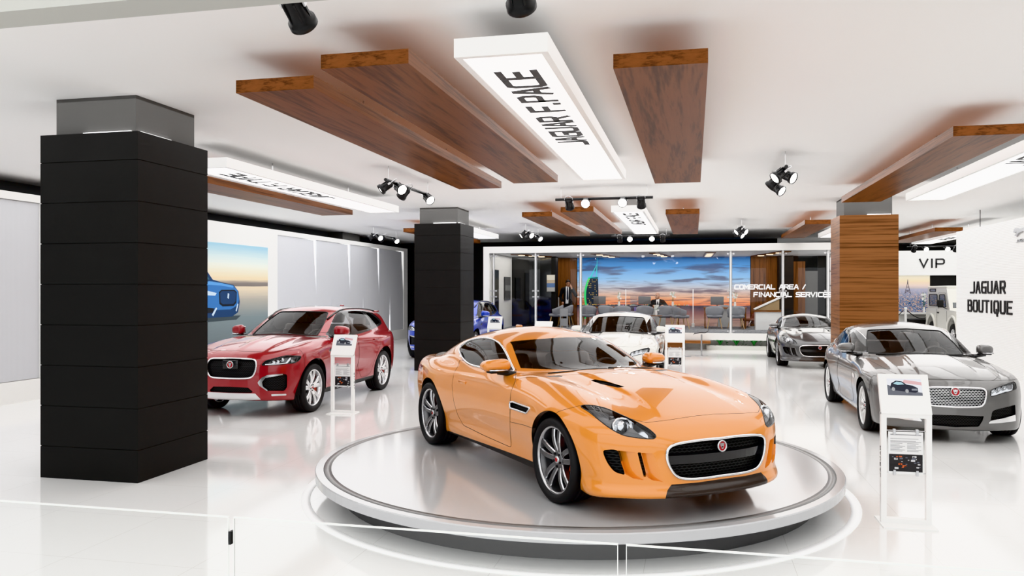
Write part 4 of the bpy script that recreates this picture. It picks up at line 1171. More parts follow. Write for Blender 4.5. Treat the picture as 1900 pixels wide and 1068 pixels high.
    for i, (t, e) in enumerate(zip(cb.lr(tH), cb.lrE(eH))):
        sg = 1 if i == 0 else -1
        l = sk.obj('headlight', t, cm['lens'], root); sk.obj('lamp_housing', t, mat('lamp_pale', (.5, .5, .52), .35, .2), l, off=-.045)
        w = MB(); sk.wall(w, e, 0, -.05); w.build('lamp_surround', cm['gloss'], l); sk.pipe('lamp_rim', e, .006, cm['gloss'], l)
        for u, v in ((1375, 655), (1420, 640), (1465, 628)):
            P1, N1 = cb.hit(*E_(u, v)); P1[1] *= sg; N1[1] *= sg
            q = (Vector(N1) + Vector((1.5, 0, 0))).normalized().to_track_quat('Z', 'Y').to_matrix()
            b = MB(); b.lathe([(.045, -.012), (.043, .006), (.03, .010), (.028, -.004), (.0005, .012)], 20, M=q, c=Vector(P1) - Vector(N1) * .035); b.build('projector', cm['lamp'], l)
        pts = [cb.hit(*E_(u, v)) for u, v in ((1345, 690), (1400, 674), (1460, 656), (1505, 640), (1512, 610), (1505, 592))]; V = []
        for P1, N1 in pts:
            P1 = P1.copy(); N1 = N1.copy(); P1[1] *= sg; N1[1] *= sg
            V += [Vector(P1) - Vector(N1) * .01 + Vector((0, 0, .010)), Vector(P1) - Vector(N1) * .01 - Vector((0, 0, .010))]
        b = MB(); b.add(V, [(2 * k, 2 * k + 1, 2 * k + 3, 2 * k + 2) for k in range(len(pts) - 1)], True); b.build('daylight_strip', cm['led'], l)
    gm = mesh_mat('sedan_mesh', 26, (.008, .008, .008), (.62, .62, .63), .9, .13)
    g = sk.obj('grille', tG, gm, root, off=-.02); w = MB(); sk.wall(w, eG, 0, -.03); w.build('grille_surround', cm['silver'], g)
    sk.pipe('grille_frame', eG, .013, cm['chrome'], g, .002)
    P0, N0 = cb.hit(*E_(1065, 661)); badge(g, (P0[0] + .004, 0, P0[2]), (1, 0, .1), .058, cm)
    dm = mesh_mat('sedan_low_mesh', 30, (.006, .006, .006), (.05, .05, .05))
    for T, E, nm in ((tI, eI, 'air_intake'), (tL, eL, 'lower_grille')):
        for t, e in (zip(cb.lr(T), cb.lrE(E)) if nm == 'air_intake' else [(T, E)]):
            o = sk.obj(nm, t, dm, root, off=-.035)
            if o: w = MB(); sk.wall(w, e, 0, -.04); w.build('intake_wall', cm['gloss'], o)
    for t in cb.lr(tC): sk.obj('intake_blade', t, cm['chrome'], root, off=.004)
    for t, e in zip(cb.lr(tV), cb.lrE(eV)): sk.obj('fender_vent', t, cm['chrome'], root, off=.003)
    wells(root, (0, -WB), .387, .35, .48, .91, cm)
    me = wheel_meshes(name, R, .262, .255, 'sedan', cm, wheelmat)
    for xc in (0, -WB):
        for sg in (1, -1): add_wheel(root, me, (xc, sg * .825, R), sg, False)
    mirrors(root, -1.05, .965, 1.075, paint, cm, (.15, .24, .155), .10, True)
    cabin(root, cm, -3.5, -.6, .74, .32, 1.0, -.95, ([-1.75], [-2.75]), .46, (-1.35, .38, .92), .64)
    for y0, y1 in ((.68, .05), (.05, -.6)):
        wp = MB(); wp.tube([(-.72 - .2 * y * y, y, 1.02 - .03 * abs(y)) for y in np.linspace(y0, y1, 6)], .010, 6); wp.build('wiper', cm['black'], root)
    an = MB(); an.rbox((-2.9, 0, 1.385), (.13, .035, .04), .016, 3); an.build('roof_antenna', paint, root)
    return root, cb
# ------------------------------------------------------------------ materials for the room
def nodes_of(name):
    m, nt, b = nmat(name); MATS[name] = m
    return m, nt.nodes, nt.links, b
def ramp(N, stops, interp='LINEAR'):
    r = N.new('ShaderNodeValToRGB'); cr = r.color_ramp; cr.interpolation = interp
    while len(cr.elements) < len(stops): cr.elements.new(.5)
    for e, (p, c) in zip(cr.elements, stops): e.position = p; e.color = tuple(c) + (1,)
    return r
def wood_mat(name, axis='y', dark=(.045, .016, .007), light=(.18, .068, .026), sc=1.0, rough=.36):
    m, N, L, b = nodes_of(name)
    tc = N.new('ShaderNodeTexCoord'); mp = N.new('ShaderNodeMapping')
    s = {'x': (.32, .5, 21), 'y': (6.5, .42, 26), 'z': (10, 10, .5)}[axis]
    mp.inputs['Scale'].default_value = tuple(q * sc for q in s)
    L.new(tc.outputs['Object'], mp.inputs[0])
    n1 = N.new('ShaderNodeTexNoise'); n1.inputs['Scale'].default_value = 1.2; n1.inputs['Detail'].default_value = 7; n1.inputs['Roughness'].default_value = .62; n1.inputs['Distortion'].default_value = .25
    n2 = N.new('ShaderNodeTexNoise'); n2.inputs['Scale'].default_value = 5.5; n2.inputs['Detail'].default_value = 4
    for n in (n1, n2): L.new(mp.outputs[0], n.inputs['Vector'])
    mx = N.new('ShaderNodeMath'); mx.operation = 'MULTIPLY_ADD'; mx.inputs[1].default_value = .35
    L.new(n2.outputs['Fac'], mx.inputs[0]); L.new(n1.outputs['Fac'], mx.inputs[2])
    r = ramp(N, [(.42, dark), (.58, tuple((a + c) / 2 * .95 for a, c in zip(dark, light))), (.68, light), (.85, tuple(c * 1.15 for c in light))])
    L.new(mx.outputs[0], r.inputs[0]); L.new(r.outputs[0], b.inputs['Base Color'])
    b.inputs['Roughness'].default_value = rough; b.inputs['Specular IOR Level'].default_value = .12
    return m
WHITE = mat('white_lacquer', (.88, .88, .87), .35)
WHITE2 = mat('white_wall_paint', (.79, .785, .765), .55)
CEIL = mat('ceiling_paint', (.88, .875, .868), .75)
DARKW = mat('dark_grey_wall', (.085, .087, .090), .6)
CORE = mat('column_grey', (.14, .138, .134), .75, spec=.2)
BLACKP = mat('black_cladding', (.0190, .0188, .0185), .55, noise=.12, nscale=3, spec=.25)
GLOW = mat('light_panel_glow', (1, 1, 1), .5, emit=1.9)
STRIP = mat('light_strip_glow', (1, 1, 1), .5, emit=1.6)
LENS = mat('spot_lens_glow', (1, .99, .96), .5, emit=14.0)
LENSD = mat('spot_lens_rim', (.5, .5, .5), .25, 1.0)
BLK = mat('black_metal', (.012, .012, .013), .4)
STEEL = mat('brushed_steel', (.55, .55, .56), .3, 1.0)
WALNUT_Y = wood_mat('walnut_along', 'y'); WALNUT_Z = wood_mat('walnut_upright', 'z', (.05, .02, .009), (.17, .070, .028)); WALNUT_X = wood_mat('walnut_crosswise', 'x', (.055, .020, .008), (.235, .104, .045), 1.0)
INK = mat('lettering_ink', (.035, .035, .037), .5)
def floor_mat():
    m, N, L, b = nodes_of('floor_gloss')
    tc = N.new('ShaderNodeTexCoord'); sp = N.new('ShaderNodeSeparateXYZ'); L.new(tc.outputs['Object'], sp.inputs[0])
    def line(sock, off):
        a = N.new('ShaderNodeMath'); a.operation = 'ADD'; a.inputs[1].default_value = 100 + off; L.new(sock, a.inputs[0])
        f = N.new('ShaderNodeMath'); f.operation = 'FRACT'; L.new(a.outputs[0], f.inputs[0])
        c = N.new('ShaderNodeMath'); c.operation = 'LESS_THAN'; c.inputs[1].default_value = .0035; L.new(f.outputs[0], c.inputs[0]); return c.outputs[0]
    mxm = N.new('ShaderNodeMath'); mxm.operation = 'MAXIMUM'
    L.new(line(sp.outputs['X'], .33), mxm.inputs[0]); L.new(line(sp.outputs['Y'], .19), mxm.inputs[1])
    mx = N.new('ShaderNodeMix'); mx.data_type = 'RGBA'; mx.inputs[6].default_value = (.85, .848, .84, 1); mx.inputs[7].default_value = (.66, .65, .63, 1)
    L.new(mxm.outputs[0], mx.inputs[0]); L.new(mx.outputs[2], b.inputs['Base Color'])
    b.inputs['Roughness'].default_value = .09; b.inputs['Specular IOR Level'].default_value = .62
    return m
def rib_mat(name, axis, freq, c0, c1, rough=.5):
    """fine ribbing / perforation drawn as a wave bump"""
    m, N, L, b = nodes_of(name)
    tc = N.new('ShaderNodeTexCoord'); w = N.new('ShaderNodeTexWave'); w.wave_type = 'BANDS'; w.bands_direction = axis; w.inputs['Scale'].default_value = freq
    L.new(tc.outputs['Object'], w.inputs[0])
    r = ramp(N, [(0, c0), (1, c1)]); L.new(w.outputs['Fac'], r.inputs[0]); L.new(r.outputs[0], b.inputs['Base Color'])
    bp = N.new('ShaderNodeBump'); bp.inputs['Strength'].default_value = .4; bp.inputs['Distance'].default_value = .01; L.new(w.outputs['Fac'], bp.inputs['Height']); L.new(bp.outputs[0], b.inputs['Normal'])
    b.inputs['Roughness'].default_value = rough
    return m
def struct(name, mb, m): return tag(mb.build(name, m), kind='structure')

# ------------------------------------------------------------------ shell
m = MB(); m.bx(-12.2, 12.5, -4, 37, -.1, 0); struct('floor', m, floor_mat())
m = MB(); m.bx(-12.2, 12.5, -4, 37, 3.83, 3.95); struct('ceiling', m, CEIL)
m = MB(); m.bx(-12.2, -11.9, -4, 36, 0, 3.83); struct('wall_left', m, DARKW)
def joints_wall(name, x0, x1, y, z1, back):
    m = MB(); z = 0
    k = 0
    while z < z1 - .01:
        h = min(.407, z1 - z); m.bx(x0, x1, y, back, z + .006, z + h - .006); z += h
    m.bx(x0, x1, y + .012, back, 0, z1)
    return m
struct('wall_back', joints_wall('w', -12.2, 3.06, 31.4, 3.83, 31.7), BLACKP)
m = MB(); m.bx(3.06, 12.5, 36.5, 36.8, 0, 3.83); struct('wall_far', m, DARKW)
m = MB(); m.bx(12.2, 12.5, -4, 36.8, 0, 3.83); struct('wall_right', m, WHITE2)
m = MB(); m.bx(-12.2, 8, 3.13, 3.33, 3.2, 3.83); struct('trim_1', m, mat('beam_paint', (.46, .46, .43), .6))

# ---- display wall along the left side: white frame, ribbed fields, light wedges, printed picture
PERF = rib_mat('perforated_panel', 'Y', 26, (.56, .565, .59), (.66, .668, .69), .6)
wallp = thing('display_wall', 'long white display wall with grey ribbed panels and glowing wedge lights behind the red car', 'display wall', (-11.09, 10, 0))
def W(name, m_, mt): 
    return m_.build(name, mt, wallp, (11.09, -10, 0))
m = MB()
m.bx(-11.35, -11.12, 4, 29.93, 0, 3.53)
for y0, y1, z0, z1 in ((4, 29.93, 3.40, 3.53), (4, 29.93, 0, .36), (11.7, 19.78, .36, 3.40), (29.5, 29.93, .36, 3.40)): m.bx(-11.12, -11.06, y0, y1, z0, z1)
W('frame', m, WHITE2)
m = MB(); m.bx(-11.118, -11.10, 4, 11.7, .37, 3.39); W('ribbed_panel', m, PERF)
wy = [19.78, 22.13, 24.55, 27.05, 29.5]
for k in range(4):
    y0, y1 = wy[k], wy[k + 1]; g = .30
    m = MB()
    # fold-edged field: leaves a wedge at the top right and at the bottom
    px = [(y0, .37), (y0 + (y1 - y0) * .40, .37), (y0 + (y1 - y0) * .43, 1.66), (y0 + (y1 - y0) * .46, .37), (y1, .37), (y1, 1.74), (y1 - g * .6, 3.375), (y1 - g * 3.2, 3.395), (y0, 3.395)]
    Mx = Matrix(((0, 0, 1, -11.118), (1, 0, 0, 0), (0, 1, 0, 0), (0, 0, 0, 1)))
    m.prism(px, 0, .03 + .0, Mx); W('ribbed_panel', m, PERF)
m = MB(); m.bx(-11.1195, -11.1165, 19.8, 29.48, .37, 3.395); W('backlight', m, mat('wedge_glow', (1, 1, 1), .5, emit=1.5))
# dark column stub behind the display wall
m = MB(); m.bx(-11.9, -11.4, 24.65, 26.05, 3.4, 3.83); struct('trim_2', m, CORE)

def lake_mat():
    m, N, L, b = nodes_of('lake_print')
    tc = N.new('ShaderNodeTexCoord'); sp = N.new('ShaderNodeSeparateXYZ'); L.new(tc.outputs['Generated'], sp.inputs[0])
    n = N.new('ShaderNodeTexNoise'); n.inputs['Scale'].default_value = 4; mp = N.new('ShaderNodeMapping'); mp.inputs['Scale'].default_value = (1, 1.2, 14)
    L.new(tc.outputs['Generated'], mp.inputs[0]); L.new(mp.outputs[0], n.inputs['Vector'])
    md = N.new('ShaderNodeMath'); md.operation = 'MULTIPLY_ADD'; md.inputs[1].default_value = .035; L.new(n.outputs['Fac'], md.inputs[0]); L.new(sp.outputs['Z'], md.inputs[2])
    r = ramp(N, [(0, (.09, .11, .12)), (.34, (.16, .20, .21)), (.50, (.33, .31, .27)), (.622, (.62, .52, .38)), (.634, (.15, .13, .12)), (.665, (.22, .19, .17)), (.70, (.78, .64, .42)), (.84, (.66, .70, .64)), (1, (.27, .45, .55))])
    L.new(md.outputs[0], r.inputs[0]); L.new(r.outputs[0], b.inputs['Base Color']); b.inputs['Roughness'].default_value = .5
    L.new(r.outputs[0], b.inputs['Emission Color']); b.inputs['Emission Strength'].default_value = .25
    return m
# picture on the display wall (stand-in print: a blue car beside a lake)
pic = thing('wall_picture', 'large wall print of a blue car parked beside a calm lake at dusk', 'picture', (-11.05, 15.4, 1.7))
m = MB(); m.bx(-11.06, -11.045, 11.9, 19.25, .37, 3.02); m.build('print', lake_mat(), pic, (11.05, -15.4, -1.7))
def flat_yz(name, layers, x, parent, off):
    mb = MB(); mts = []
    for i, (c, poly) in enumerate(layers):
        mb.cur = i; mts.append(c)
        V = [(x + .002 + .001 * i, y, z) for y, z in poly]; mb.add(V, [tuple(range(len(V)))])
    return mb.build(name, mts, parent, off)
blue = mat('print_blue', (.04, .16, .42), .5, emit=.12); blued = mat('print_dark_blue', (.015, .05, .14), .5); pk = mat('print_black', (.012, .014, .018), .5); pl_ = mat('print_pale', (.55, .68, .80), .5, emit=.2)
flat_yz('printed_car', [
    (mat('print_shade', (.05, .07, .08), .5), [(14.6, 1.12), (17.75, 1.16), (17.95, 1.26), (14.6, 1.30)]),
    (blued, [(14.4, 1.25), (17.55, 1.24), (17.82, 1.34), (17.90, 1.60), (17.84, 1.86), (17.62, 2.02), (17.1, 2.08), (16.75, 2.14), (16.5, 2.36), (16.1, 2.46), (14.4, 2.48)]),
    (blue, [(14.4, 1.42), (17.50, 1.42), (17.80, 1.52), (17.86, 1.66), (17.80, 1.88), (17.6, 2.0), (17.1, 2.06), (16.7, 2.10), (14.4, 2.05)]),
    (mat('print_blue_lit', (.10, .30, .62), .5, emit=.15), [(16.4, 2.02), (17.1, 2.00), (17.6, 1.95), (17.62, 2.0), (17.1, 2.06), (16.6, 2.10)]),
    (mat('print_pane', (.06, .16, .20), .5), [(15.2, 2.40), (16.08, 2.40), (16.42, 2.32), (16.62, 2.14), (15.2, 2.12)]),
    (pk, [(17.02, 1.56), (17.15, 1.50), (17.62, 1.50), (17.74, 1.58), (17.76, 1.84), (17.66, 1.90), (17.10, 1.90), (17.0, 1.84)]),
    (blued, [(17.06, 1.60), (17.16, 1.55), (17.60, 1.55), (17.70, 1.62), (17.72, 1.82), (17.63, 1.87), (17.12, 1.87), (17.04, 1.82)]),
    (pl_, [(16.3, 1.78), (16.84, 1.76), (16.90, 1.82), (16.5, 1.88)]),
    (pk, [(16.2, 1.34), (16.72, 1.36), (16.82, 1.46), (16.3, 1.50)]),
    (pl_, [(16.76, 1.28), (16.92, 1.46), (16.87, 1.48), (16.70, 1.31)]), (pl_, [(17.74, 1.36), (17.82, 1.54), (17.78, 1.56), (17.70, 1.38)]),
    (pl_, [(17.34, 1.70), (17.40, 1.68), (17.42, 1.80), (17.36, 1.82)]),
], -11.045, pic, (11.05, -15.4, -1.7))

# ------------------------------------------------------------------ columns
def black_column(x0, y0, label):
    c = thing('column', label, 'column', (x0 + .565, y0 + .575, 0)); o = (-x0 - .565, -y0 - .575, 0)
    m = MB(); z = 3.45; h = .28; top = 3.45
    while z > .02:
        z0 = max(0, z - h); m.bx(x0, x0 + 1.13, y0, y0 + 1.15, z0 + (.004 if z0 > 0 else 0), z - (.004 if z < top else 0)); z = z0; h = .407
    m.bx(x0 + .006, x0 + 1.124, y0 + .006, y0 + 1.144, 0, top - .01)
    m.build('cladding', BLACKP, c, o)
    m = MB(); m.bx(x0 + .1, x0 + 1.03, y0 + .1, y0 + 1.05, 3.44, 3.83); m.build('column_head', CORE, c, o)
    m = MB(); m.bx(x0 + .45, x0 + 1.0, y0 + .06, y0 + .095, 3.45, 3.47); m.bx(x0 + 1.035, x0 + 1.07, y0 + .12, y0 + .6, 3.45, 3.47); m.build('light_strip', STRIP, c, o)
black_column(-6.435, 6.80, 'nearest black panelled column, standing left of the turntable')
black_column(-6.41, 17.795, 'black panelled column standing behind the orange car, beside the blue car')
c = thing('column', 'square wood-clad column with grey top behind the silver car', 'column', (3.52, 18.2, 0)); o = (-3.52, -18.2, 0)
m = MB(); m.bx(2.955, 4.085, 17.65, 18.75, 0, 3.44); m.build('wood_cladding', WALNUT_X, c, o)
m = MB(); m.bx(3.055, 3.985, 17.75, 18.65, 3.43, 3.83); m.build('column_head', CORE, c, o)
m = MB(); m.bx(3.5, 3.95, 17.69, 17.73, 3.44, 3.46); m.build('light_strip', STRIP, c, o)

# ------------------------------------------------------------------ ceiling planks and light boxes
PLK = {}
def plank(x0, x1, y0, y1, label, group):
    L_ = y1 - y0; w = x1 - x0
    o = thing('ceiling_plank', label, 'ceiling panel', ((x0 + x1) / 2, (y0 + y1) / 2, 3.5), 0, group)
    m = MB(); m.bx(-w / 2, w / 2, -L_ / 2, L_ / 2, 0, .105); m.build('board', WALNUT_Y, o)
    m = MB()
    for sy in (-1, 1): m = MB(); m.cyl((0, sy * L_ * .22, .105), (0, sy * L_ * .22, .33), .008, n=6); m.build('hanger', STEEL, o)
def light_box(x0, x1, y0, y1, text, label, tx=None):
    L_ = y1 - y0; w = x1 - x0; cx, cy = (x0 + x1) / 2, (y0 + y1) / 2
    o = thing('light_box', label, 'ceiling light', (cx, cy, 3.5), 0, 'hanging light boxes')
    m = MB(); t = .05
    for a, b, c_, d in ((-w / 2, w / 2, -L_ / 2, -L_ / 2 + t), (-w / 2, w / 2, L_ / 2 - t, L_ / 2), (-w / 2, -w / 2 + t, -L_ / 2 + t, L_ / 2 - t), (w / 2 - t, w / 2, -L_ / 2 + t, L_ / 2 - t)): m.bx(a, b, c_, d, 0, .13)
    m.build('box_frame', WHITE, o); m = MB(); m.bx(-w / 2 + t, w / 2 - t, -L_ / 2 + t, L_ / 2 - t, .10, .128); m.build('back_plate', CORE, o)
    m = MB(); m.bx(-w / 2 + t, w / 2 - t, -L_ / 2 + t, L_ / 2 - t, .008, .03); m.build('diffuser', GLOW, o)
    for sy in (-1, 1): m = MB(); m.cyl((0, sy * L_ * .22, .13), (0, sy * L_ * .22, .33), .01, n=6); m.build('hanger', STEEL, o)
    if text:
        m = MB(); y_mid = tx[0] - cy; lettering(m, text, .27, .185, .068, .058, .003, frame_m((tx[1] - cx, y_mid, .006), (0, -1, 0), (-1, 0, 0)), 0)
        m.build('lettering', INK, o)
    return o
G1 = 'walnut planks hanging over the orange car'
plank(-3.65, -2.96, 5.86, 12.25, 'leftmost of the long walnut planks hung over the orange car', G1)
plank(-2.65, -1.975, 5.36, 11.75, 'long walnut plank hung directly left of the large lettered light box', G1)
plank(-.57, .10, 5.82, 12.23, 'single walnut plank hung right of the large lettered light box', G1)
light_box(-1.62, -.96, 5.30, 11.67, 'JAGUAR F.PACE', 'largest glowing light box hung over the orange car with dark lettering', (7.28, -1.15))
G2 = 'walnut planks hanging before the glass office'
plank(-3.68, -3.01, 17.15, 23.65, 'leftmost walnut plank hung before the glass office', G2)
plank(-2.68, -2.0, 16.30, 22.95, 'walnut plank hung left of the small lettered light box before the office', G2)
plank(-.58, .12, 17.25, 23.45, 'walnut plank hung right of the small lettered light box before the office', G2)
light_box(-1.66, -.98, 16.5, 23.2, 'JAGUAR F.PACE', 'glowing lettered light box hung in front of the glass office', (18.45, -1.17))
plank(2.65, 3.32, 9.17, 15.65, 'walnut plank hung over the silver car, left of the cropped light box', 'walnut planks hanging on the right')
light_box(3.73, 4.38, 9.3, 15.6, 'JAGUAR', 'glowing light box over the silver car, lettering cut off by the picture edge', (10.8, 4.18))
plank(2.65, 3.32, 20.6, 26.0, 'small walnut plank hung left of the wood-clad column', 'walnut planks hanging on the right')
light_box(3.73, 4.38, 20.6, 26.0, None, 'light box mostly hidden behind the wood-clad column')
plank(6.45, 7.15, 23.9, 29.5, 'walnut plank hung above the VIP sign', 'walnut planks hanging on the right')
light_box(7.45, 8.1, 23.6, 30.4, 'JAGUAR', 'narrow glowing light box above the VIP sign', (27.5, 7.9))
plank(-7.83, -7.12, 9.2, 15.9, 'walnut plank hung left of the lettered light box over the red car', 'walnut planks hanging on the left')
light_box(-6.62, -5.96, 9.35, 15.6, 'JAGUAR F.TYPE', 'glowing light box hung over the red car with dark mirrored-looking lettering', (11.45, -6.16))
plank(-7.85, -7.15, 20.9, 26.5, 'walnut plank peeking out left of the far black column', 'walnut planks hanging on the left')
light_box(-6.6, -5.95, 20.4, 24.25, None, 'light box peeking out right of the far black column')

# ------------------------------------------------------------------ spotlight rails
def head_meshes():
    b = MB()
    b.lathe([(.001, .0), (.045, .0), (.058, .015), (.062, .10), (.074, .17), (.086, .175), (.088, .215), (.080, .222), (.076, .20)], 24)
    for k in range(6):
        a = k * PI / 3; b.box((math.cos(a) * .066, math.sin(a) * .066, .09), (.012, .012, .13), a)
    l = MB(); l.lathe([(.0005, .208), (.04, .212), (.078, .205)], 24)
    y = MB()
    for sg in (-1, 1):
        y.tube([(sg * .070, 0, .07), (sg * .078, 0, .0), (sg * .072, 0, -.05), (sg * .03, 0, -.085), (0, 0, -.09)], .008, 6)
        y.box((sg * .074, 0, .05), (.012, .03, .05))
    return b.mesh('spot_head', BLK), l.mesh('spot_lens', LENS), y.mesh('spot_bracket', STEEL)
HM = head_meshes()
def spot_rail(p0, p1, aims, label, z=3.6, ceil=3.83):
    """aims: list of (t along rail, direction vector)"""
    a, b = Vector((p0[0], p0[1], z)), Vector((p1[0], p1[1], z)); c = (a + b) / 2
    o = thing('spotlight_rail', label, 'spotlight', tuple(c), 0, 'ceiling spotlight rails'); ax = (b - a).normalized()
    m = MB(); m.cyl(a - c, b - c, .026, n=12); m.build('rail', BLK, o)
    for t in (.06, .94):
        p = a + (b - a) * t - c; m = MB(); m.cyl(p, p + Vector((0, 0, ceil - z)), .005, n=6); m.build('cable', STEEL, o)
    for t, d in aims:
        d = Vector(d).normalized(); p = a + (b - a) * t - c + Vector((d.x, d.y, 0)) * .06 + Vector((0, 0, -.06))
        q = d.to_track_quat('Z', 'Y').to_euler()
        h = link('lamp_head', HM[0], o, tuple(p - d * .08), tuple(q)); link('lens', HM[1], h); link('bracket', HM[2], h)
YA = lambda s: [(.12, (-s * .8, -.45, -.55)), (.32, (s * .8, -.5, -.62)), (.55, (-s * .8, .3, -.6)), (.88, (s * .75, -.5, -.7))]
def rail_y(x, y, label): spot_rail((x, y), (x, y + 2.15), [(.10, (-.75, -.35, -.6)), (.22, (.8, -.62, -.5)), (.45, (-.7, .3, -.65)), (.88, (.75, -.6, -.62))], label)
def rail_x(y, label, x=-2.55, z=3.6): spot_rail((x, y), (x + 1.82, y), [(.14, (.0, .75, -.62)), (.32, (.05, -.92, -.38)), (.70, (.0, -.92, -.38)), (.88, (0, .75, -.62))], label, z)
rail_y(-4.65, 11.6, 'spotlight rail with four black lamps hung over the red car, left of the walnut planks')
rail_y(-9.5, 11.6, 'spotlight rail showing only a lamp edge right of the nearest black column')
rail_x(14.9, 'long spotlight rail hung at the centre, two lamps shining at the viewer')
rail_y(1.25, 11.6, 'spotlight rail with four black lamps between the walnut planks on the right')
rail_y(-4.75, 22.5, 'small spotlight rail just right of the far black column')
rail_y(-9.5, 22.6, 'small spotlight rail above the end of the ribbed display wall')
rail_x(25.5, 'small spotlight rail just above the glass office front')
rail_y(1.27, 22.4, 'small spotlight rail above the office on the right')
rail_x(30.6, 'small spotlight rail in front of the VIP sign', 7.35, 3.42)
spot_rail((-2.55, 4.25), (-.73, 4.25), [(.14, (.02, .8, -.5)), (.88, (0, .8, -.5))], 'nearest spotlight rail at the top edge, two lamp ends visible', 3.62)

# ------------------------------------------------------------------ right boutique wall
RIB = rib_mat('ribbed_white', 'Z', 9, (.82, .82, .815), (.93, .93, .925), .5)
bw = thing('boutique_wall', 'tall white ribbed partition wall with raised dark boutique lettering', 'partition', (6.75, 16, 0))
m = MB(); m.bx(-.10, .12, -6, 6.75, 0, 3.4); m.build('ribbed_panel', RIB, bw)
m = MB(); Ml = lambda y, z: frame_m((-.10, y - 16, z), (0, -1, 0), (0, 0, 1))
for txt, y, z, h, w in (('JAGUAR', 20.52, 1.83, .25, .25), ('BOUTIQUE', 20.42, 1.38, .26, .245)):
    Mx = frame_m((-.10, y - 16, z), (0, -1, 0), (0, 0, 1)); lettering(m, txt, h * 1.7, w, .14, .074, .018, Mx @ Matrix.Diagonal((1, 1 / 1.7, 1, 1)))
m.build('lettering', BLK, bw)
# emblem: a leaping cat in relief (seen cut off at the picture edge), small caption below
m = MB(); cat = [(-.62, .02), (-.55, .12), (-.44, .15), (-.36, .12), (-.2, .13), (.1, .08), (.35, .10), (.55, .22), (.75, .40), (.78, .38), (.6, .15), (.5, .02), (.62, -.10), (.75, -.12), (.7, -.17), (.5, -.12), (.32, -.02), (.05, -.05), (-.18, -.08), (-.36, -.17), (-.52, -.16), (-.50, -.12), (-.38, -.10), (-.28, -.01), (-.42, .0), (-.52, -.04), (-.6, -.03)]
cat = [(u * .55, v * .55) for u, v in cat]; Mx = frame_m((-.10, 18.52 - 16, 3.12), (0, -1, 0), (0, 0, 1))
for i in range(len(cat) - 2): pass
import mathutils
tris = mathutils.geometry.tessellate_polygon([[Vector((p[0], p[1], 0)) for p in cat]])
V0 = [Mx @ Vector((p[0], p[1], .04)) for p in cat]; V1 = [Mx @ Vector((p[0], p[1], 0)) for p in cat]; n_ = len(cat)
m.add(V0 + V1, [tuple(t) for t in tris] + [(i, (i + 1) % n_, n_ + (i + 1) % n_, n_ + i) for i in range(n_)])
lettering(m, 'JAGUAR', .05, .08, .04, .010, .02, frame_m((-.10, 18.45 - 16, 2.90), (0, -1, 0), (0, 0, 1)))
m.build('emblem', STEEL, bw)
m = MB(); m.cyl((0, 21.3 - 16, 3.4), (0, 21.3 - 16, 3.83), .008, n=6); m.cyl((0, 12 - 16, 3.4), (0, 12 - 16, 3.83), .008, n=6); m.build('hanger', BLK, bw)

# ------------------------------------------------------------------ turntable
tt = thing('turntable', 'round white turntable stage with a dark inlaid ring under the orange car', 'stage', (-1.144, 7.747, 0))
m = MB(); m.lathe([(.001, .18), (2.44, .18), (2.46, .185), (2.46, .252), (2.452, .26), (.001, .26)], 128, smooth=False); m.build('deck', mat('stage_white', (.52, .525, .535), .12), tt)
m = MB(); m.lathe([(2.315, .2604), (2.385, .2604), (2.385, .2608), (2.315, .2608)], 128, closed=True); m.build('inlaid_ring', mat('stage_ring', (.20, .198, .196), .3), tt)
m = MB(); m.lathe([(2.22, 0), (2.22, .18)], 64, smooth=False); m.build('plinth', mat('stage_base', (.12, .12, .12), .45), tt)
m = MB(); m.lathe([(2.50, .001), (2.585, .001), (2.585, .004), (2.50, .004)], 128, closed=True, c=(-1.144, 7.747, 0)); tag(m.build('floor_light_ring', mat('ring_glow', (1, 1, 1), .4, emit=.2)), 'thin glowing white ring set in the floor around the turntable', 'floor light')

# ------------------------------------------------------------------ glass balustrade in front
RG = glass_mat('rail_glass', (.97, .98, .975), 1.45); EDGE = mat('glass_edge', (.84, .85, .83), .3, emit=.1)  # edge colour given a slight glow so the glass rim looks bright
for x0, x1, lab in ((-3.6, -1.585, 'clear glass balustrade panel nearest the left black column'), (-1.565, -.23, 'clear glass balustrade panel in front of the turntable'), (-.205, 2.6, 'clear glass balustrade panel at lower right, before the white stand')):
    g = thing('glass_balustrade', lab, 'glass panel', ((x0 + x1) / 2, 2.5, 0), 0, 'front glass balustrade'); w = (x1 - x0) / 2
    m = MB(); m.quad((-w, 0, 0), (w, 0, 0), (w, 0, 1.096), (-w, 0, 1.096)); m.build('pane', RG, g)
    m = MB(); m.bx(-w, w, -.004, .004, 1.0955, 1.1); m.build('polished_edge', EDGE, g)
    m = MB(); m.bx(-w, -w + .002, -.005, .005, 0, 1.093); m.bx(w - .002, w, -.005, .005, 0, 1.093); m.build('polished_edge', EDGE, g)
    m = MB(); m.bx(-w, w, -.02, .02, 0, .05); m.build('floor_shoe', STEEL, g)
m = MB(); m.bx(-1.579, -1.570, -.012 + 2.5, .012 + 2.5, 1.005, 1.05); m.build('glass_clip', BLK, bpy.data.objects['glass_balustrade.001'], (.8975, -2.5, 0))

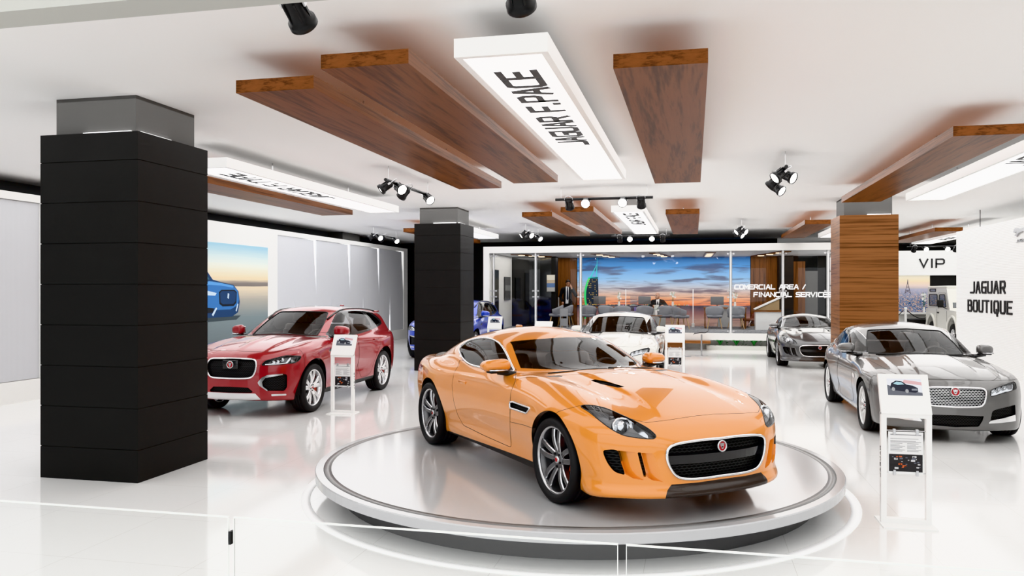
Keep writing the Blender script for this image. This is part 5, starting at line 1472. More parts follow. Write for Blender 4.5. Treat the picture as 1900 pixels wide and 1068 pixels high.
# ------------------------------------------------------------------ info stands
def car_print(mb, x0, x1, z0, z1, M, mi):
    """tiny printed advert: road, pale sky, dark saloon"""
    def P(poly, k, d):
        mb.cur = mi + k; V = [M @ Vector((x0 + (x1 - x0) * u, z0 + (z1 - z0) * v, d)) for u, v in poly]; mb.add(V, [tuple(range(len(V)))])
    P([(0, 0), (1, 0), (1, 1), (0, 1)], 0, .001)
    P([(0, 0), (1, 0), (1, .18), (.55, .30), (0, .62)], 1, .0015)
    P([(.45, .75), (1, .62), (1, .82), (.5, .95)], 2, .0015)
    P([(.08, .42), (.14, .30), (.80, .17), (.88, .24), (.88, .46), (.74, .60), (.56, .66), (.44, .84), (.26, .88), (.12, .72)], 3, .002)
    P([(.18, .70), (.28, .82), (.42, .79), (.50, .66), (.30, .62)], 4, .0025)
    P([(.70, .30), (.86, .30), (.86, .42), (.70, .40)], 5, .0025)
    for cx, cz in ((.17, .36), (.56, .26)): P([(cx + .05 * math.cos(a), cz + .12 * math.sin(a)) for a in np.linspace(0, 2 * PI, 13)[:-1]], 6, .003)
PRM = [mat('print_sky', (.76, .78, .84), .4), mat('print_road', (.12, .13, .16), .4), mat('print_rose', (.62, .40, .42), .4), mat('print_car', (.010, .013, .03), .3), mat('print_glass', (.35, .55, .62), .3), mat('print_grille', (.22, .24, .28), .3), mat('print_wheel', (.35, .36, .38), .3)]
def info_stand(x, y, label, text_side=-1):
    o = thing('info_stand', label, 'info stand', (x, y, 0), 0, 'white info stands beside the cars'); w = .168
    m = MB(); m.bx(-.20, .20, -.17, .17, 0, .012); m.build('base_plate', WHITE, o)
    for sg in (-1, 1): m = MB(); m.bx(sg * w - .021, sg * w + .021, -.025, .025, .012, .90); m.build('upright', WHITE, o)
    for z0, z1 in ((.86, .90), (.012, .045)): m = MB(); m.bx(-w + .021, w - .021, -.025, .025, z0, z1); m.build('crossbar', WHITE, o)
    a = .42; Mt = frame_m((0, -.035, .895), (1, 0, 0), (0, math.sin(a), math.cos(a)))
    m = MB(); V = Mt
    m.prism([(-w - .021, 0), (w + .021, 0), (w + .021, .335), (-w - .021, .335)], -.035, 0, Mt); hd = m.build('sloped_board', WHITE, o)
    m = MB(); car_print(m, -.125, .135, .155, .295, Mt, 0); m.build('car_photo', PRM, hd)
    for z in (.755, .415):
        m = MB(); m.cyl((-w + .02, 0, z), (w - .02, 0, z), .004, n=6); m.build('rod', STEEL, o)
    for sx in (-.085, .085):
        for z in (.745, .415): m = MB(); m.bx(sx - .009, sx + .009, -.012, .012, z - .022, z + .022); m.build('clip', STEEL, o)
    m = MB(); m.cur = 0; m.bx(-.13, .13, -.004, .004, .405, .745)
    m.cur = 1
    for k, z in enumerate([.722, .690, .672, .664, .652, .640, .630, .620, .610, .600, .590]):
        for x0, x1 in (((-.115, .115),) if k < 4 else ((-.115, -.005), (.01, .115))):
            m.bx(x0, x1 - .02 * (k % 3), -.0048, -.004, z - (.004 if k == 0 else .002), z + (.004 if k == 0 else .002))
    m.cur = 2; m.bx(-.125, .125, -.0052, -.004, .425, .565)
    rng = random.Random(5)
    for k in range(26):
        m.cur = rng.choice((3, 4, 5, 3)); u = rng.uniform(-.11, .10); z = rng.uniform(.445, .545); s = rng.uniform(.006, .02)
        m.bx(u, u + s * 1.6, -.0056, -.005, z, z + s * .8)
    m.build('spec_sheet', [mat('paper', (.78, .78, .78), .5), mat('print_grey', (.35, .35, .36), .5), mat('print_night', (.02, .018, .02), .4), mat('print_white', (.6, .6, .62), .5), mat('print_orange', (.55, .12, .04), .5), mat('print_slate', (.12, .13, .17), .5)], o)
    m = MB(); sx = text_side * (w + .0212)
    lettering(m, 'JAGUAR', .018, .028, .016, .005, .001, frame_m((sx, .0 + .009 * text_side, .50), (0, 0, 1), (0, -text_side, 0)))
    m.build('side_lettering', INK, o)
    return o
info_stand(1.67, 6.99, 'white info stand in front of the silver car, nearest of the stands', -1)
info_stand(-5.26, 11.38, 'white info stand beside the red car front wheel', 1)
info_stand(-.36, 16.05, 'white info stand to the right of the white car', -1)
info_stand(-5.08, 20.25, 'white info stand next to the blue car', 1)
# slanted white kiosk head behind the orange car
k = thing('kiosk', 'plain white slanted kiosk top showing just above the orange car roof', 'kiosk', (-3.36, 18.0, 0))
m = MB(); m.bx(-.16, .16, -.1, .1, 0, 1.0); m.bx(-.25, .25, -.2, .2, 0, .015); m.build('pedestal', WHITE, k)
m = MB(); Mt = frame_m((0, -.16, .98), (1, 0, 0), (0, .8, .55)); m.prism([(-.2, 0), (.2, 0), (.2, .34), (-.2, .34)], -.04, 0, Mt); m.build('slanted_top', WHITE, k)
# ------------------------------------------------------------------ glass office on its plinth
OX0, OX1, OY = -6.96, 5.2, 26.2
m = MB(); m.bx(OX0, OX1, OY, 31.2, .30, .52); struct('trim_3', m, WHITE2)
m = MB(); m.bx(OX0 + .1, OX1, OY + .40, 31.2, 0, .30); struct('trim_4', m, mat('plinth_paint', (.66, .66, .64), .6))  # set-back plinth in its own even pale grey
fr = thing('glass_office', 'wide white framed glass front of the raised office, with slim posts and white lettering', 'glass front', (OX0, OY, .52)); fo = (-OX0, -OY, -.52)
m = MB(); m.bx(OX0, OX1, OY - .02, OY + .16, 3.14, 3.36); m.build('top_beam', WHITE2, fr, fo)
m = MB(); m.bx(OX0, OX0 + .20, OY - .02, OY + .16, .20, 3.14); m.build('side_post', WHITE2, fr, fo)
def carpet_mat():
    m, N, L, b = nodes_of('grey_carpet'); tc = N.new('ShaderNodeTexCoord'); n = N.new('ShaderNodeTexNoise'); n.inputs['Scale'].default_value = 22; n.inputs['Detail'].default_value = 2; L.new(tc.outputs['Object'], n.inputs['Vector'])
    r = ramp(N, [(.35, (.10, .105, .115)), (.65, (.34, .35, .37))]); L.new(n.outputs['Fac'], r.inputs[0]); L.new(r.outputs[0], b.inputs['Base Color']); b.inputs['Roughness'].default_value = .9
    return m
m = MB(); m.bx(OX0 + .23, OX1, OY + .18, 31.0, .52, .525); tag(m.build('carpet', carpet_mat()), 'speckled grey carpet covering the raised office floor', 'carpet')
m = MB(); m.bx(OX0, OX1, OY + .17, 30.98, 3.15, 3.30); struct('ceiling_office', m, mat('office_ceiling', (.74, .745, .75), .7))
m = MB(); m.bx(OX0 + .0, OX0 + .22, OY + .18, 29.58, .52, 3.14); struct('wall_office_left', m, WHITE2)
# downlight troughs
def trough(x0, y0, x1, y1, label):
    o = thing('downlight_trough', label, 'ceiling light', ((x0 + x1) / 2, (y0 + y1) / 2, 3.12), 0, 'office downlight troughs'); a = Vector((x0, y0, 0)); b = Vector((x1, y1, 0)); c = (a + b) / 2
    d = (b - a); m = MB(); m.box((0, 0, .015), (d.length, .34, .03), math.atan2(d.y, d.x)); m.build('trough', WALNUT_X, o)
    for t in (.2, .5, .8):
        p = a + d * t - c; m = MB(); m.lathe([(.0005, -.012), (.10, -.012), (.12, 0)], 16, c=tuple(p)); m.build('downlight', mat('downlight_glow', (1, .82, .55), .4, emit=5), o)
for (x0, y0, x1, y1, lab) in ((-6.1, 27.2, -5.3, 29.3, 'downlight strip at the office left corner'), (-3.3, 27.4, -2.9, 30.4, 'downlight strip above the tower on the office mural'), (-1.3, 27.2, -1.0, 30.4, 'downlight strip at the middle of the office ceiling'),
                              (.55, 27.2, .5, 30.4, 'downlight strip right of the office middle'), (2.9, 27.0, 2.2, 30.4, 'slanted downlight strip above the commercial lettering')): trough(x0, y0, x1, y1, lab)
# glass front: panes, posts, point fittings
OG = glass_mat('office_glass', (.95, .96, .965), 1.45)
posts = [-6.62, -5.17, -3.65, 1.15, 2.73, 4.06]
plab = ['clear office pane at the far left, over the side wall', 'clear office pane in front of the black wall', 'wide clear office pane in front of the sunset mural', 'clear office pane carrying the first white lettering', 'clear office pane right of the last slim post']
for i in range(5):
    x0, x1 = posts[i] + .02, posts[i + 1] - .02
    m = MB(); m.quad((x0, OY + .06, .53), (x1, OY + .06, .53), (x1, OY + .06, 3.14), (x0, OY + .06, 3.14)); m.build('glass_pane', OG, fr, fo)
for x, lab in zip(posts, ('round white glazing post at the far left of the office front', 'round white glazing post before the black wall', 'round white glazing post beside the standing man', 'round white glazing post left of the white lettering', 'round white glazing post crossing the white lettering', 'round white glazing post next to the wood-clad column')):
    m = MB(); m.cyl((0, 0, 0), (0, 0, 2.61), .045 if x > -6.5 else .03, n=16); m.cyl((0, 0, 0), (0, 0, .02), .07, n=16); p = m.build('glazing_post', mat('post_white', (.80, .80, .80), .25), fr, (x - OX0, .10, .005))
    m = MB()
    for z in (.06, 1.14, 1.34, 2.52):
        m.cyl((-.09, -.035, z), (.09, -.035, z), .012, n=8)
        for sg in (-1, 1): m.cyl((sg * .09, -.055, z), (sg * .09, -.01, z), .028, n=10)
    m.build('glass_fitting', STEEL, p)
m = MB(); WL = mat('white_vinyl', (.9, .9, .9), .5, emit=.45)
lettering(m, 'COMERCIAL AREA /', .125, .110, .037, .030, .004, frame_m((1.27, OY - .01, 1.93), (1, 0, 0), (0, 0, 1)), .05, center=False)
m.build('glass_lettering', WL, fr, fo)
m = MB(); lettering(m, 'FINANCIAL SERVICES', .125, .110, .036, .030, .004, frame_m((1.85, OY - .01, 1.69), (1, 0, 0), (0, 0, 1)), .05, center=False)
m.build('glass_lettering', WL, fr, fo)

# ---- back of the office: sunset mural, walnut panels, black gloss wall
def sunset_mat():
    m, N, L, b = nodes_of('sunset_print')
    tc = N.new('ShaderNodeTexCoord'); sp = N.new('ShaderNodeSeparateXYZ'); L.new(tc.outputs['Generated'], sp.inputs[0])
    def mth(op, a, c=None, d=None):
        n = N.new('ShaderNodeMath'); n.operation = op
        for i, v in enumerate((a, c, d)):
            if v is None: continue
            if isinstance(v, (int, float)): n.inputs[i].default_value = v
            else: L.new(v, n.inputs[i])
        return n.outputs[0]
    def noise(sc, scale, det, dist=0):
        mp = N.new('ShaderNodeMapping'); mp.inputs['Scale'].default_value = sc; L.new(tc.outputs['Generated'], mp.inputs[0])
        n = N.new('ShaderNodeTexNoise'); n.inputs['Scale'].default_value = scale; n.inputs['Detail'].default_value = det; n.inputs['Distortion'].default_value = dist; L.new(mp.outputs[0], n.inputs['Vector']); return n.outputs['Fac']
    hz = .295; z = sp.outputs['Z']
    # sky colour by height
    sky = ramp(N, [(0, (.62, .16, .07)), (.08, (.80, .28, .11)), (.18, (.62, .35, .22)), (.34, (.44, .42, .44)), (.55, (.22, .42, .66)), (.8, (.07, .24, .52)), (1, (.035, .14, .36))])
    up = mth('DIVIDE', mth('SUBTRACT', z, hz), 1 - hz)
    L.new(up, sky.inputs[0])
    # flat cloud banks, thinner towards the horizon
    c1 = noise((1.7, 1, 5.2), 2.0, 6, .35); c2 = noise((2.0, 1, 16), 2.6, 5, .2)
    k1 = N.new('ShaderNodeMapRange'); k1.inputs[1].default_value = .50; k1.inputs[2].default_value = .60; L.new(c1, k1.inputs[0])
    k2 = N.new('ShaderNodeMapRange'); k2.inputs[1].default_value = .52; k2.inputs[2].default_value = .62; L.new(c2, k2.inputs[0])
    low = N.new('ShaderNodeMapRange'); low.inputs[1].default_value = .55; low.inputs[2].default_value = .25; L.new(up, low.inputs[0])
    cl = mth('MAXIMUM', k1.outputs[0], mth('MULTIPLY', k2.outputs[0], low.outputs[0]))
    cc = ramp(N, [(0, (.18, .065, .055)), (.25, (.11, .070, .095)), (.6, (.060, .068, .13)), (1, (.05, .09, .20))]); L.new(up, cc.inputs[0])
    mx = N.new('ShaderNodeMix'); mx.data_type = 'RGBA'; L.new(mth('MULTIPLY', cl, .88), mx.inputs[0]); L.new(sky.outputs[0], mx.inputs[6]); L.new(cc.outputs[0], mx.inputs[7])
    # sea below
    sea = ramp(N, [(0, (.42, .27, .22)), (.3, (.40, .24, .20)), (.62, (.24, .12, .12)), (.85, (.10, .07, .09)), (1, (.05, .05, .075))]); L.new(mth('DIVIDE', z, hz), sea.inputs[0])
    rp = noise((1.5, 1, 22), 3.0, 4); sm = N.new('ShaderNodeMix'); sm.data_type = 'RGBA'; sm.inputs[7].default_value = (.14, .10, .12, 1)
    rr = N.new('ShaderNodeMapRange'); rr.inputs[1].default_value = .5; rr.inputs[2].default_value = .68; L.new(rp, rr.inputs[0]); L.new(mth('MULTIPLY', rr.outputs[0], .8), sm.inputs[0]); L.new(sea.outputs[0], sm.inputs[6])
    fin = N.new('ShaderNodeMix'); fin.data_type = 'RGBA'; L.new(mth('GREATER_THAN', z, hz), fin.inputs[0]); L.new(sm.outputs[2], fin.inputs[6]); L.new(mx.outputs[2], fin.inputs[7])
    L.new(fin.outputs[2], b.inputs['Base Color']); L.new(fin.outputs[2], b.inputs['Emission Color']); b.inputs['Emission Strength'].default_value = .42; b.inputs['Roughness'].default_value = .6
    return m
mu = thing('sunset_mural', 'wide back-wall mural of a sunset sky over the sea with a lit waterfront tower', 'mural', (-1.08, 31.0, .53)); mo = (1.08, -31.0, -.53)
m = MB(); m.bx(-4.44, 2.06, 31.0, 31.1, .53, 3.145); m.build('print', sunset_mat(), mu, mo)
# generic lit high-rise: curved green-lit spine, dark lattice body, thin mast
tx, tz = -4.13, 1.28
lay = MB(); G = mat('print_green', (.05, .55, .16), .5, emit=.5); TQ = mat('print_turquoise', (.05, .50, .50), .5, emit=.5); TD = mat('print_tower', (.030, .045, .075), .5); YL = mat('print_lights', (.62, .45, .12), .5, emit=.5)
lay.cur = 2; lay.add([(tx + u, 30.996, tz + v) for u, v in ((.06, 0), (.02, .3), (.03, .62), (.10, .95), (.20, 1.12), (.50, 1.12), (.52, .6), (.52, 0))], [tuple(range(8))])
lay.cur = 0; V = []
for t in np.linspace(0, 1, 9): V += [(tx + .03 - .09 * math.sin(t * 2.4) + .20 * t * t - .03, 30.994, tz + 1.12 * t), (tx + .03 - .09 * math.sin(t * 2.4) + .20 * t * t + .05, 30.994, tz + 1.12 * t)]
lay.add(V, [(2 * i, 2 * i + 1, 2 * i + 3, 2 * i + 2) for i in range(8)])
lay.add([(tx + u, 30.994, tz - .50 + v) for u, v in ((-.02, 0), (.04, 0), (.05, .36), (-.03, .36))], [(0, 1, 2, 3)])
lay.cur = 1
for a, b_, w in (((.22, 1.12), (.44, 1.58), .05), ((.44, 1.12), (.48, 1.90), .035), ((.12, 1.10), (.58, 1.08), .03)):
    d = Vector((b_[0] - a[0], b_[1] - a[1])).normalized(); n2 = Vector((-d.y, d.x)) * w / 2
    lay.add([(tx + a[0] + n2.x, 30.992, tz + a[1] + n2.y), (tx + a[0] - n2.x, 30.992, tz + a[1] - n2.y), (tx + b_[0] - n2.x * .3, 30.992, tz + b_[1] - n2.y * .3), (tx + b_[0] + n2.x * .3, 30.992, tz + b_[1] + n2.y * .3)], [(0, 1, 2, 3)])
lay.cur = 3; rng = random.Random(3)
for i in range(14):
    for j in range(7):
        if rng.random() < .45: u, v = .10 + j * .055, .06 + i * .072; lay.add([(tx + u, 30.993, tz + v), (tx + u + .025, 30.993, tz + v), (tx + u + .025, 30.993, tz + v + .022), (tx + u, 30.993, tz + v + .022)], [(0, 1, 2, 3)])
lay.build('printed_tower', [G, TQ, TD, YL], mu, mo)
lay = MB(); 
for i in range(70):
    lay.cur = rng.choice((0, 1, 1, 2)); u = rng.uniform(-4.3, -.1); lay.bx(u, u + rng.uniform(.015, .05), 30.995, 30.998, 1.30 + rng.uniform(0, .02), 1.325 + rng.uniform(.0, .03))
lay.cur = 3; lay.bx(-4.44, -1.2, 30.997, 30.999, 1.285, 1.325)
lay.build('shore_lights', [mat('print_teal', (.1, .4, .35), .5, emit=.5), YL, mat('print_rosy', (.5, .2, .4), .5, emit=.4), TD], mu, mo)
for x0, x1, lab, y in ((-5.45, -4.46, 'upright walnut panel behind the standing man', 31.0), (2.08, 3.02, 'upright walnut panel right of the sunset mural', 31.0)):
    m = MB(); n = 6; w = (x1 - x0) / n
    for i in range(n): m.bx(x0 + i * w + .004, x0 + (i + 1) * w - .004, y, y + .08, .53, 3.15)
    m.bx(x0, x1, y + .01, y + .09, .53, 3.15); tag(m.build('wall_panel', WALNUT_Z), lab, 'wall panel', 'walnut wall panels in the office')
GB = mat('black_gloss_panel', (.012, .012, .0125), .06, spec=.7)
m = MB(); m.bx(-6.74, -5.22, 29.6, 29.7, .53, 3.15); tag(m.build('gloss_panel', GB), 'tall black gloss panel mirroring the blue car, left in the office', 'wall panel')
m = MB(); m.bx(-5.22, -5.05, 29.58, 30.1, .53, 3.15); tag(m.build('gloss_panel', BLACKP), 'narrow matt black pier beside the mirrored black panel', 'wall panel')
# framed posters
def poster(loc, w, h, cols, label, facing):
    o = thing('poster', label, 'poster', loc, facing, 'posters in the office'); m = MB(); m.bx(-w / 2, w / 2, -.02, .02, -h / 2, h / 2); m.build('poster_frame', mat('poster_edge', (.05, .05, .05), .4), o)
    mb = MB(); mt = []
    for i, (a, b_, c_) in enumerate(cols):
        mb.cur = i; mt.append(mat('poster_%d_%d' % (int(a * 100), int(sum(c_) * 1000)), c_, .25)); mb.bx(-w / 2 + .02, w / 2 - .02, -.024 - .0004 * i, -.02, -h / 2 + .02 + (h - .04) * a, -h / 2 + .02 + (h - .04) * b_)
    mb.build('poster_print', mt, o)
cols1 = [(0, .35, (.05, .05, .055)), (.35, .55, (.14, .13, .12)), (.55, .8, (.09, .085, .07)), (.8, 1, (.04, .05, .06))]
poster((-6.71, 26.95, 1.85), .7, 1.5, cols1, 'tall dark poster at the left end of the office side wall', PI / 2)
poster((-6.71, 28.7, 1.95), .9, .85, [(0, .4, (.10, .10, .10)), (.4, .65, (.25, .25, .25)), (.65, 1, (.13, .13, .13))], 'small grey poster on the office side wall', PI / 2)
poster((-5.22, 29.5, 2.15), .34, .66, [(0, .25, (.45, .44, .42)), (.25, .5, (.12, .20, .38)), (.5, .7, (.55, .45, .33)), (.7, 1, (.72, .69, .60))], 'pale poster with a small blue car, on the black pier', 0)
# right-hand recess behind the office
for nm, x0, x1, y, z1, mt, lab, ct in (('gloss_panel', 3.04, 3.55, 30.6, 3.15, BLACKP, 'dark grey pier right of the walnut panel', 'wall panel'), ('wall_panel', 3.56, 4.0, 31.0, 2.95, WALNUT_Z, 'dim walnut strip beyond the dark pier', 'wall panel'),
                                  ('wall_panel', 4.0, 4.45, 31.1, 2.6, CORE, 'pale grey strip beyond the dim walnut strip', 'wall panel'), ('gloss_panel', 4.45, 5.35, 31.1, 3.15, BLACKP, 'flat black wall section above the grey coupe', 'wall panel')):
    m = MB(); m.bx(x0, x1, y, y + .1, .53, z1); tag(m.build(nm, mt), lab, ct)
sh = thing('shelf_unit', 'white shelf unit at the right end of the office', 'shelves', (5.0, 29.2, .53))
m = MB()
for z in (.0, .5, 1.0, 1.5, 2.0, 2.5): m.bx(-.4, .4, -.2, .2, z, z + .03)
for x in (-.4, 0, .38): m.bx(x, x + .03, -.2, .2, 0, 2.55)
m.bx(-.4, .41, .18, .2, 0, 2.55); m.build('carcass', WHITE, sh)
m = MB(); m.bx(-.34, -.02, -.19, .1, .8 + .24, 1.40); m.bx(.05, .35, -.19, .1, 1.54, 1.9); m.build('storage_box', mat('beige_box', (.55, .52, .47), .6), sh)

# ------------------------------------------------------------------ office furniture
FAB = mat('chair_fabric', (.26, .265, .29), .85, noise=.12, nscale=60); OAK = wood_mat('oak_leg', 'z', (.40, .25, .12), (.62, .43, .24), 1, .45)
def chair_proto():
    o = thing('tub_chair', 'x', 'chair', (0, 0, 0), 0, 'grey tub chairs in the office')
    m = MB(); m.rbox((0, 0, .44), (.54, .50, .10), .05, 3); m.build('seat', FAB, o)
    # wrap-around shell facing -y (back towards +y)
    m = MB(); n = 21; V = []; rows = 7
    for i in range(n):
        a = -2.05 + 4.1 * i / (n - 1); q = math.cos(a); hi = .30 + .12 * max(0, q) - .10 * max(0, -q)
        for s in (0, 1):
            for k in range(rows):
                v = k / (rows - 1); r = .215 + .075 * math.sin(min(1, v * 1.15) * PI / 2) - s * .045; z = .37 + (hi + .02) * v
                V.append((r * math.sin(a) * 1.08, r * q + .0, z + (-.0 if s == 0 else 0)))
    F = []; st = 2 * rows
    for i in range(n - 1):
        for k in range(rows - 1):
            F.append((i * st + k, i * st + k + 1, (i + 1) * st + k + 1, (i + 1) * st + k)); b = rows
            F.append((i * st + b + k, (i + 1) * st + b + k, (i + 1) * st + b + k + 1, i * st + b + k + 1))
        t = rows - 1; F.append((i * st + t, i * st + rows + t, (i + 1) * st + rows + t, (i + 1) * st + t))
        F.append((i * st, (i + 1) * st, (i + 1) * st + rows, i * st + rows))
    for i in (0, n - 1):
        for k in range(rows - 1): F.append((i * st + k, i * st + rows + k, i * st + rows + k + 1, i * st + k + 1))
    m.add(V, F, True); m.build('backrest', FAB, o)
    for sx in (-1, 1):
        for sy in (-1, 1): m = MB(); m.cyl((sx * .17, sy * .16, .40), (sx * .25, sy * .24, 0), .022, .013, 10); m.build('leg', OAK, o)
    return o
ch = chair_proto(); first = True
for x, y, rz, lab in ((-4.97, 29.1, -PI / 2 + .2, 'grey tub chair at the far left, beside the black wall'), (-4.70, 29.74, -PI / 2 - .1, 'second grey tub chair from the black wall, next to the grey display stand'),
                      (-3.78, 29.2, PI, 'grey tub chair just right of the standing man'), (-3.12, 29.3, PI - .25, 'left one of two overlapping grey tub chairs behind the white car'), (-2.52, 28.95, PI + .15, 'right one of two overlapping grey tub chairs behind the white car'),
                      (-1.72, 29.2, PI, 'grey tub chair left of the seated man'), (-.98, 29.2, PI, 'grey tub chair directly in front of the seated man'), (-.45, 28.6, PI / 2 + .35, 'grey tub chair turned sideways, beside the slim white lamp'),
                      (.72, 29.1, PI, 'grey tub chair left at the right-hand desk'), (1.12, 30.35, 0.1, 'grey tub chair behind the right-hand desk'), (1.45, 29.05, PI + .1, 'grey tub chair right at the right-hand desk, behind a glazing post')):
    # shell back points to +y of the chair; rz=PI turns the back to the viewer
    c_ = ch if first else copy_tree(ch); first = False
    c_.location = (x, y, .532); c_.rotation_euler = (0, 0, rz); c_['label'] = lab; c_.name = 'tub_chair'
def desk(x, y, label):
    o = thing('desk', label, 'desk', (x, y, .525), 0, 'dark wood office desks'); m = MB(); m.bx(-.75, .75, -.35, .35, .70, .745); m.build('desk_top', WALNUT_X, o)
    for sx in (-1, 1): m = MB(); m.bx(sx * .70 - .02, sx * .70 + .02, -.32, .32, 0, .70); m.build('side_panel', WALNUT_X, o)
    m = MB(); m.bx(-.25, .25, -.24, -.2, .05, .70); m.build('modesty_panel', mat('panel_grey', (.5, .5, .5), .5), o)
def monitor(x, y, label):
    o = thing('monitor', label, 'monitor', (x, y, 1.27), 0, 'desk monitors'); m = MB(); m.rbox((0, 0, .24), (.46, .03, .30), .01, 2); m.build('screen_back', mat('monitor_grey', (.13, .13, .135), .4), o)
    m = MB(); m.cyl((0, .03, 0), (0, .03, .2), .018, n=8); m.cyl((0, .03, 0), (0, .03, .012), .10, n=16); m.build('foot', BLK, o)
def orchid(x, y, z, label, h=.55, petals=7, vase=True):
    o = thing('flower_vase', label, 'flowers', (x, y, z), 0, 'white flowers in the office'); m = MB(); m.lathe([(.03, 0), (.045, .08), (.035, .18), (.042, .20)], 16); m.build('vase', WHITE, o)
    m = MB(); rng = random.Random(int(x * 100) + 50)
    for k in range(3): a = k * 2.1; m.tube([(0, 0, .1), (.02 * math.cos(a), .02 * math.sin(a), h * .6), (.07 * math.cos(a), .05 * math.sin(a), h)], .006, 5)
    m.build('stem', mat('stem_green', (.10, .22, .06), .6), o)
    m = MB()
    for k in range(petals):
        a = rng.uniform(0, 6.3); r = rng.uniform(.01, .09); zz = h * rng.uniform(.55, 1.03)
        c0 = Vector((r * math.cos(a), r * math.sin(a), zz))
        for j in range(5):
            t = j * 2 * PI / 5; d = Vector((math.cos(t), -.4, math.sin(t))); q = Vector((-math.sin(t), 0, math.cos(t)))
            m.add([c0, c0 + d * .03 + q * .016, c0 + d * .048, c0 + d * .03 - q * .016], [(0, 1, 2, 3)])
    m.build('blossom', mat('petal_white', (.85, .85, .82), .6), o)
desk(-3.2, 30.0, 'dark wood desk in front of the tower on the mural'); desk(-1.25, 30.0, 'dark wood desk at which the bald man sits'); desk(1.1, 29.75, 'dark wood desk at the right, behind the glazing post')
monitor(-3.45, 30.0, 'grey monitor back on the left desk'); monitor(-1.78, 30.0, 'grey monitor back left of the bald man'); monitor(.83, 29.75, 'grey monitor back on the right-hand desk')
orchid(-2.72, 30.0, 1.27, 'tall white orchid on the left desk'); orchid(-.75, 30.0, 1.27, 'tall white orchid right of the bald man'); orchid(1.45, 29.75, 1.27, 'tall white orchid on the right-hand desk')
st = thing('side_table', 'small low table holding white flowers before the seated man', 'table', (-1.28, 28.3, .525)); m = MB(); m.cyl((0, 0, .46), (0, 0, .485), .22, n=24); m.build('table_top', WALNUT_X, st); m = MB(); m.cyl((0, 0, 0), (0, 0, .46), .02, n=8); m.cyl((0, 0, 0), (0, 0, .012), .15, n=20); m.build('table_leg', STEEL, st)
orchid(-1.28, 28.3, 1.01, 'bushy bunch of white flowers in a slim vase on the low table', .34, 16)
for x, y, lab in ((-.02, 30.3, 'slim white standing lamp beside the sideways chair'), (-2.52, 30.62, 'slim white standing lamp beside the glass brochure rack')):
    o = thing('standing_lamp', lab, 'lamp', (x, y, .525), 0, 'slim standing lamps'); m = MB(); m.cyl((0, 0, .12), (0, 0, 1.40), .014, n=10); m.build('tube', mat('tube_white', (.85, .85, .85), .3, emit=.3), o); m = MB(); m.bx(-.05, .05, -.05, .05, 0, .14); m.build('foot', WHITE, o)
br = thing('brochure_rack', 'see-through brochure rack with small shelves, left of the seated man', 'rack', (-2.22, 30.62, .525)); m = MB()
for z in (.3, .55, .78, .95): m.bx(-.14, .14, -.1, .1, z, z + .015)
m.build('shelf', mat('acrylic', (.62, .64, .68), .2), br)
m = MB(); m.bx(-.14, .14, .09, .10, 0, 1.15); m.build('back_sheet', glass_mat('acrylic_clear', (.8, .82, .86), 1.4), br)
m = MB(); m.bx(-.12, .0, -.08, .0, .315, .50); m.bx(.02, .12, -.08, 0, .565, .72); m.build('brochure', mat('brochure_violet', (.25, .2, .5), .5), br)
gs = thing('display_stand', 'grey slab display stand at the standing man feet', 'stand', (-4.55, 28.4, .525)); m = MB(); m.bx(-.14, .14, -.03, .03, .42, .70); m.bx(-.14, -.10, -.03, .03, 0, .42); m.bx(.10, .14, -.03, .03, 0, .42); m.bx(-.1, .1, -.02, .02, .08, .35); m.bx(-.18, .18, -.12, .12, 0, .015); m.build('slab', mat('stand_grey', (.38, .38, .39), .5), gs)
wb = thing('wall_shelf', 'white boxes on a short wall shelf left of the standing man', 'shelf', (-5.3, 30.8, 1.2)); m = MB(); m.bx(-.2, .2, -.15, .15, -.04, 0); m.build('board', WALNUT_X, wb); m = MB(); m.bx(-.16, .16, -.12, .12, 0, .42); m.bx(-.14, .12, -.12, .12, -.5, -.08); m.build('carton', WHITE, wb)
# reception podium
po = thing('podium', 'white podium with wood ledge and slanted reading board, right of the mural', 'podium', (2.50, 28.9, .525))
m = MB(); m.bx(-.42, .42, -.3, .3, 0, .62); m.build('body', WHITE, po); m = MB(); m.bx(-.46, .46, -.34, .34, .62, .68); m.build('ledge', WALNUT_X, po)
m = MB(); Mp = Matrix(((1, 0, 0, 0), (0, 0, -1, .25), (0, 1, 0, 0), (0, 0, 0, 1))); m.prism([(-.40, .68), (.36, .68), (.36, 1.05)], 0, .5, Mp); m.build('wedge', mat('oak_panel', (.42, .30, .17), .5), po)
m = MB(); m.prism([(-.44, .685), (.40, 1.085), (.38, 1.12), (-.46, .72)], -.04, .54, Mp); m.build('reading_board', WHITE, po)
# chair-like rocker sculpture behind (brown leather lounge chair)
lc = thing('lounge_chair', 'brown leather lounge chair half seen through the glass beside the podium', 'chair', (2.25, 30.55, .525), .3); m = MB(); Mq = Matrix.Rotation(.7, 3, 'Y'); m.rbox((0, 0, .5), (.10, .5, .8), .04, 3, M=Matrix.Rotation(.5, 3, 'Y')); m.build('backrest', mat('brown_leather', (.16, .05, .025), .35), lc); m = MB(); m.rbox((-.25, 0, .28), (.55, .5, .10), .04, 3); m.build('seat', mat('brown_leather', (.16, .05, .025), .35), lc); m = MB()
for sy in (-.25, .25): m.tube([(-.5, sy, .02), (.1, sy, .02), (.25, sy, .5)], .014, 6); m.tube([(-.45, sy, .02), (-.3, sy, .25)], .014, 6)
m.build('frame', STEEL, lc)

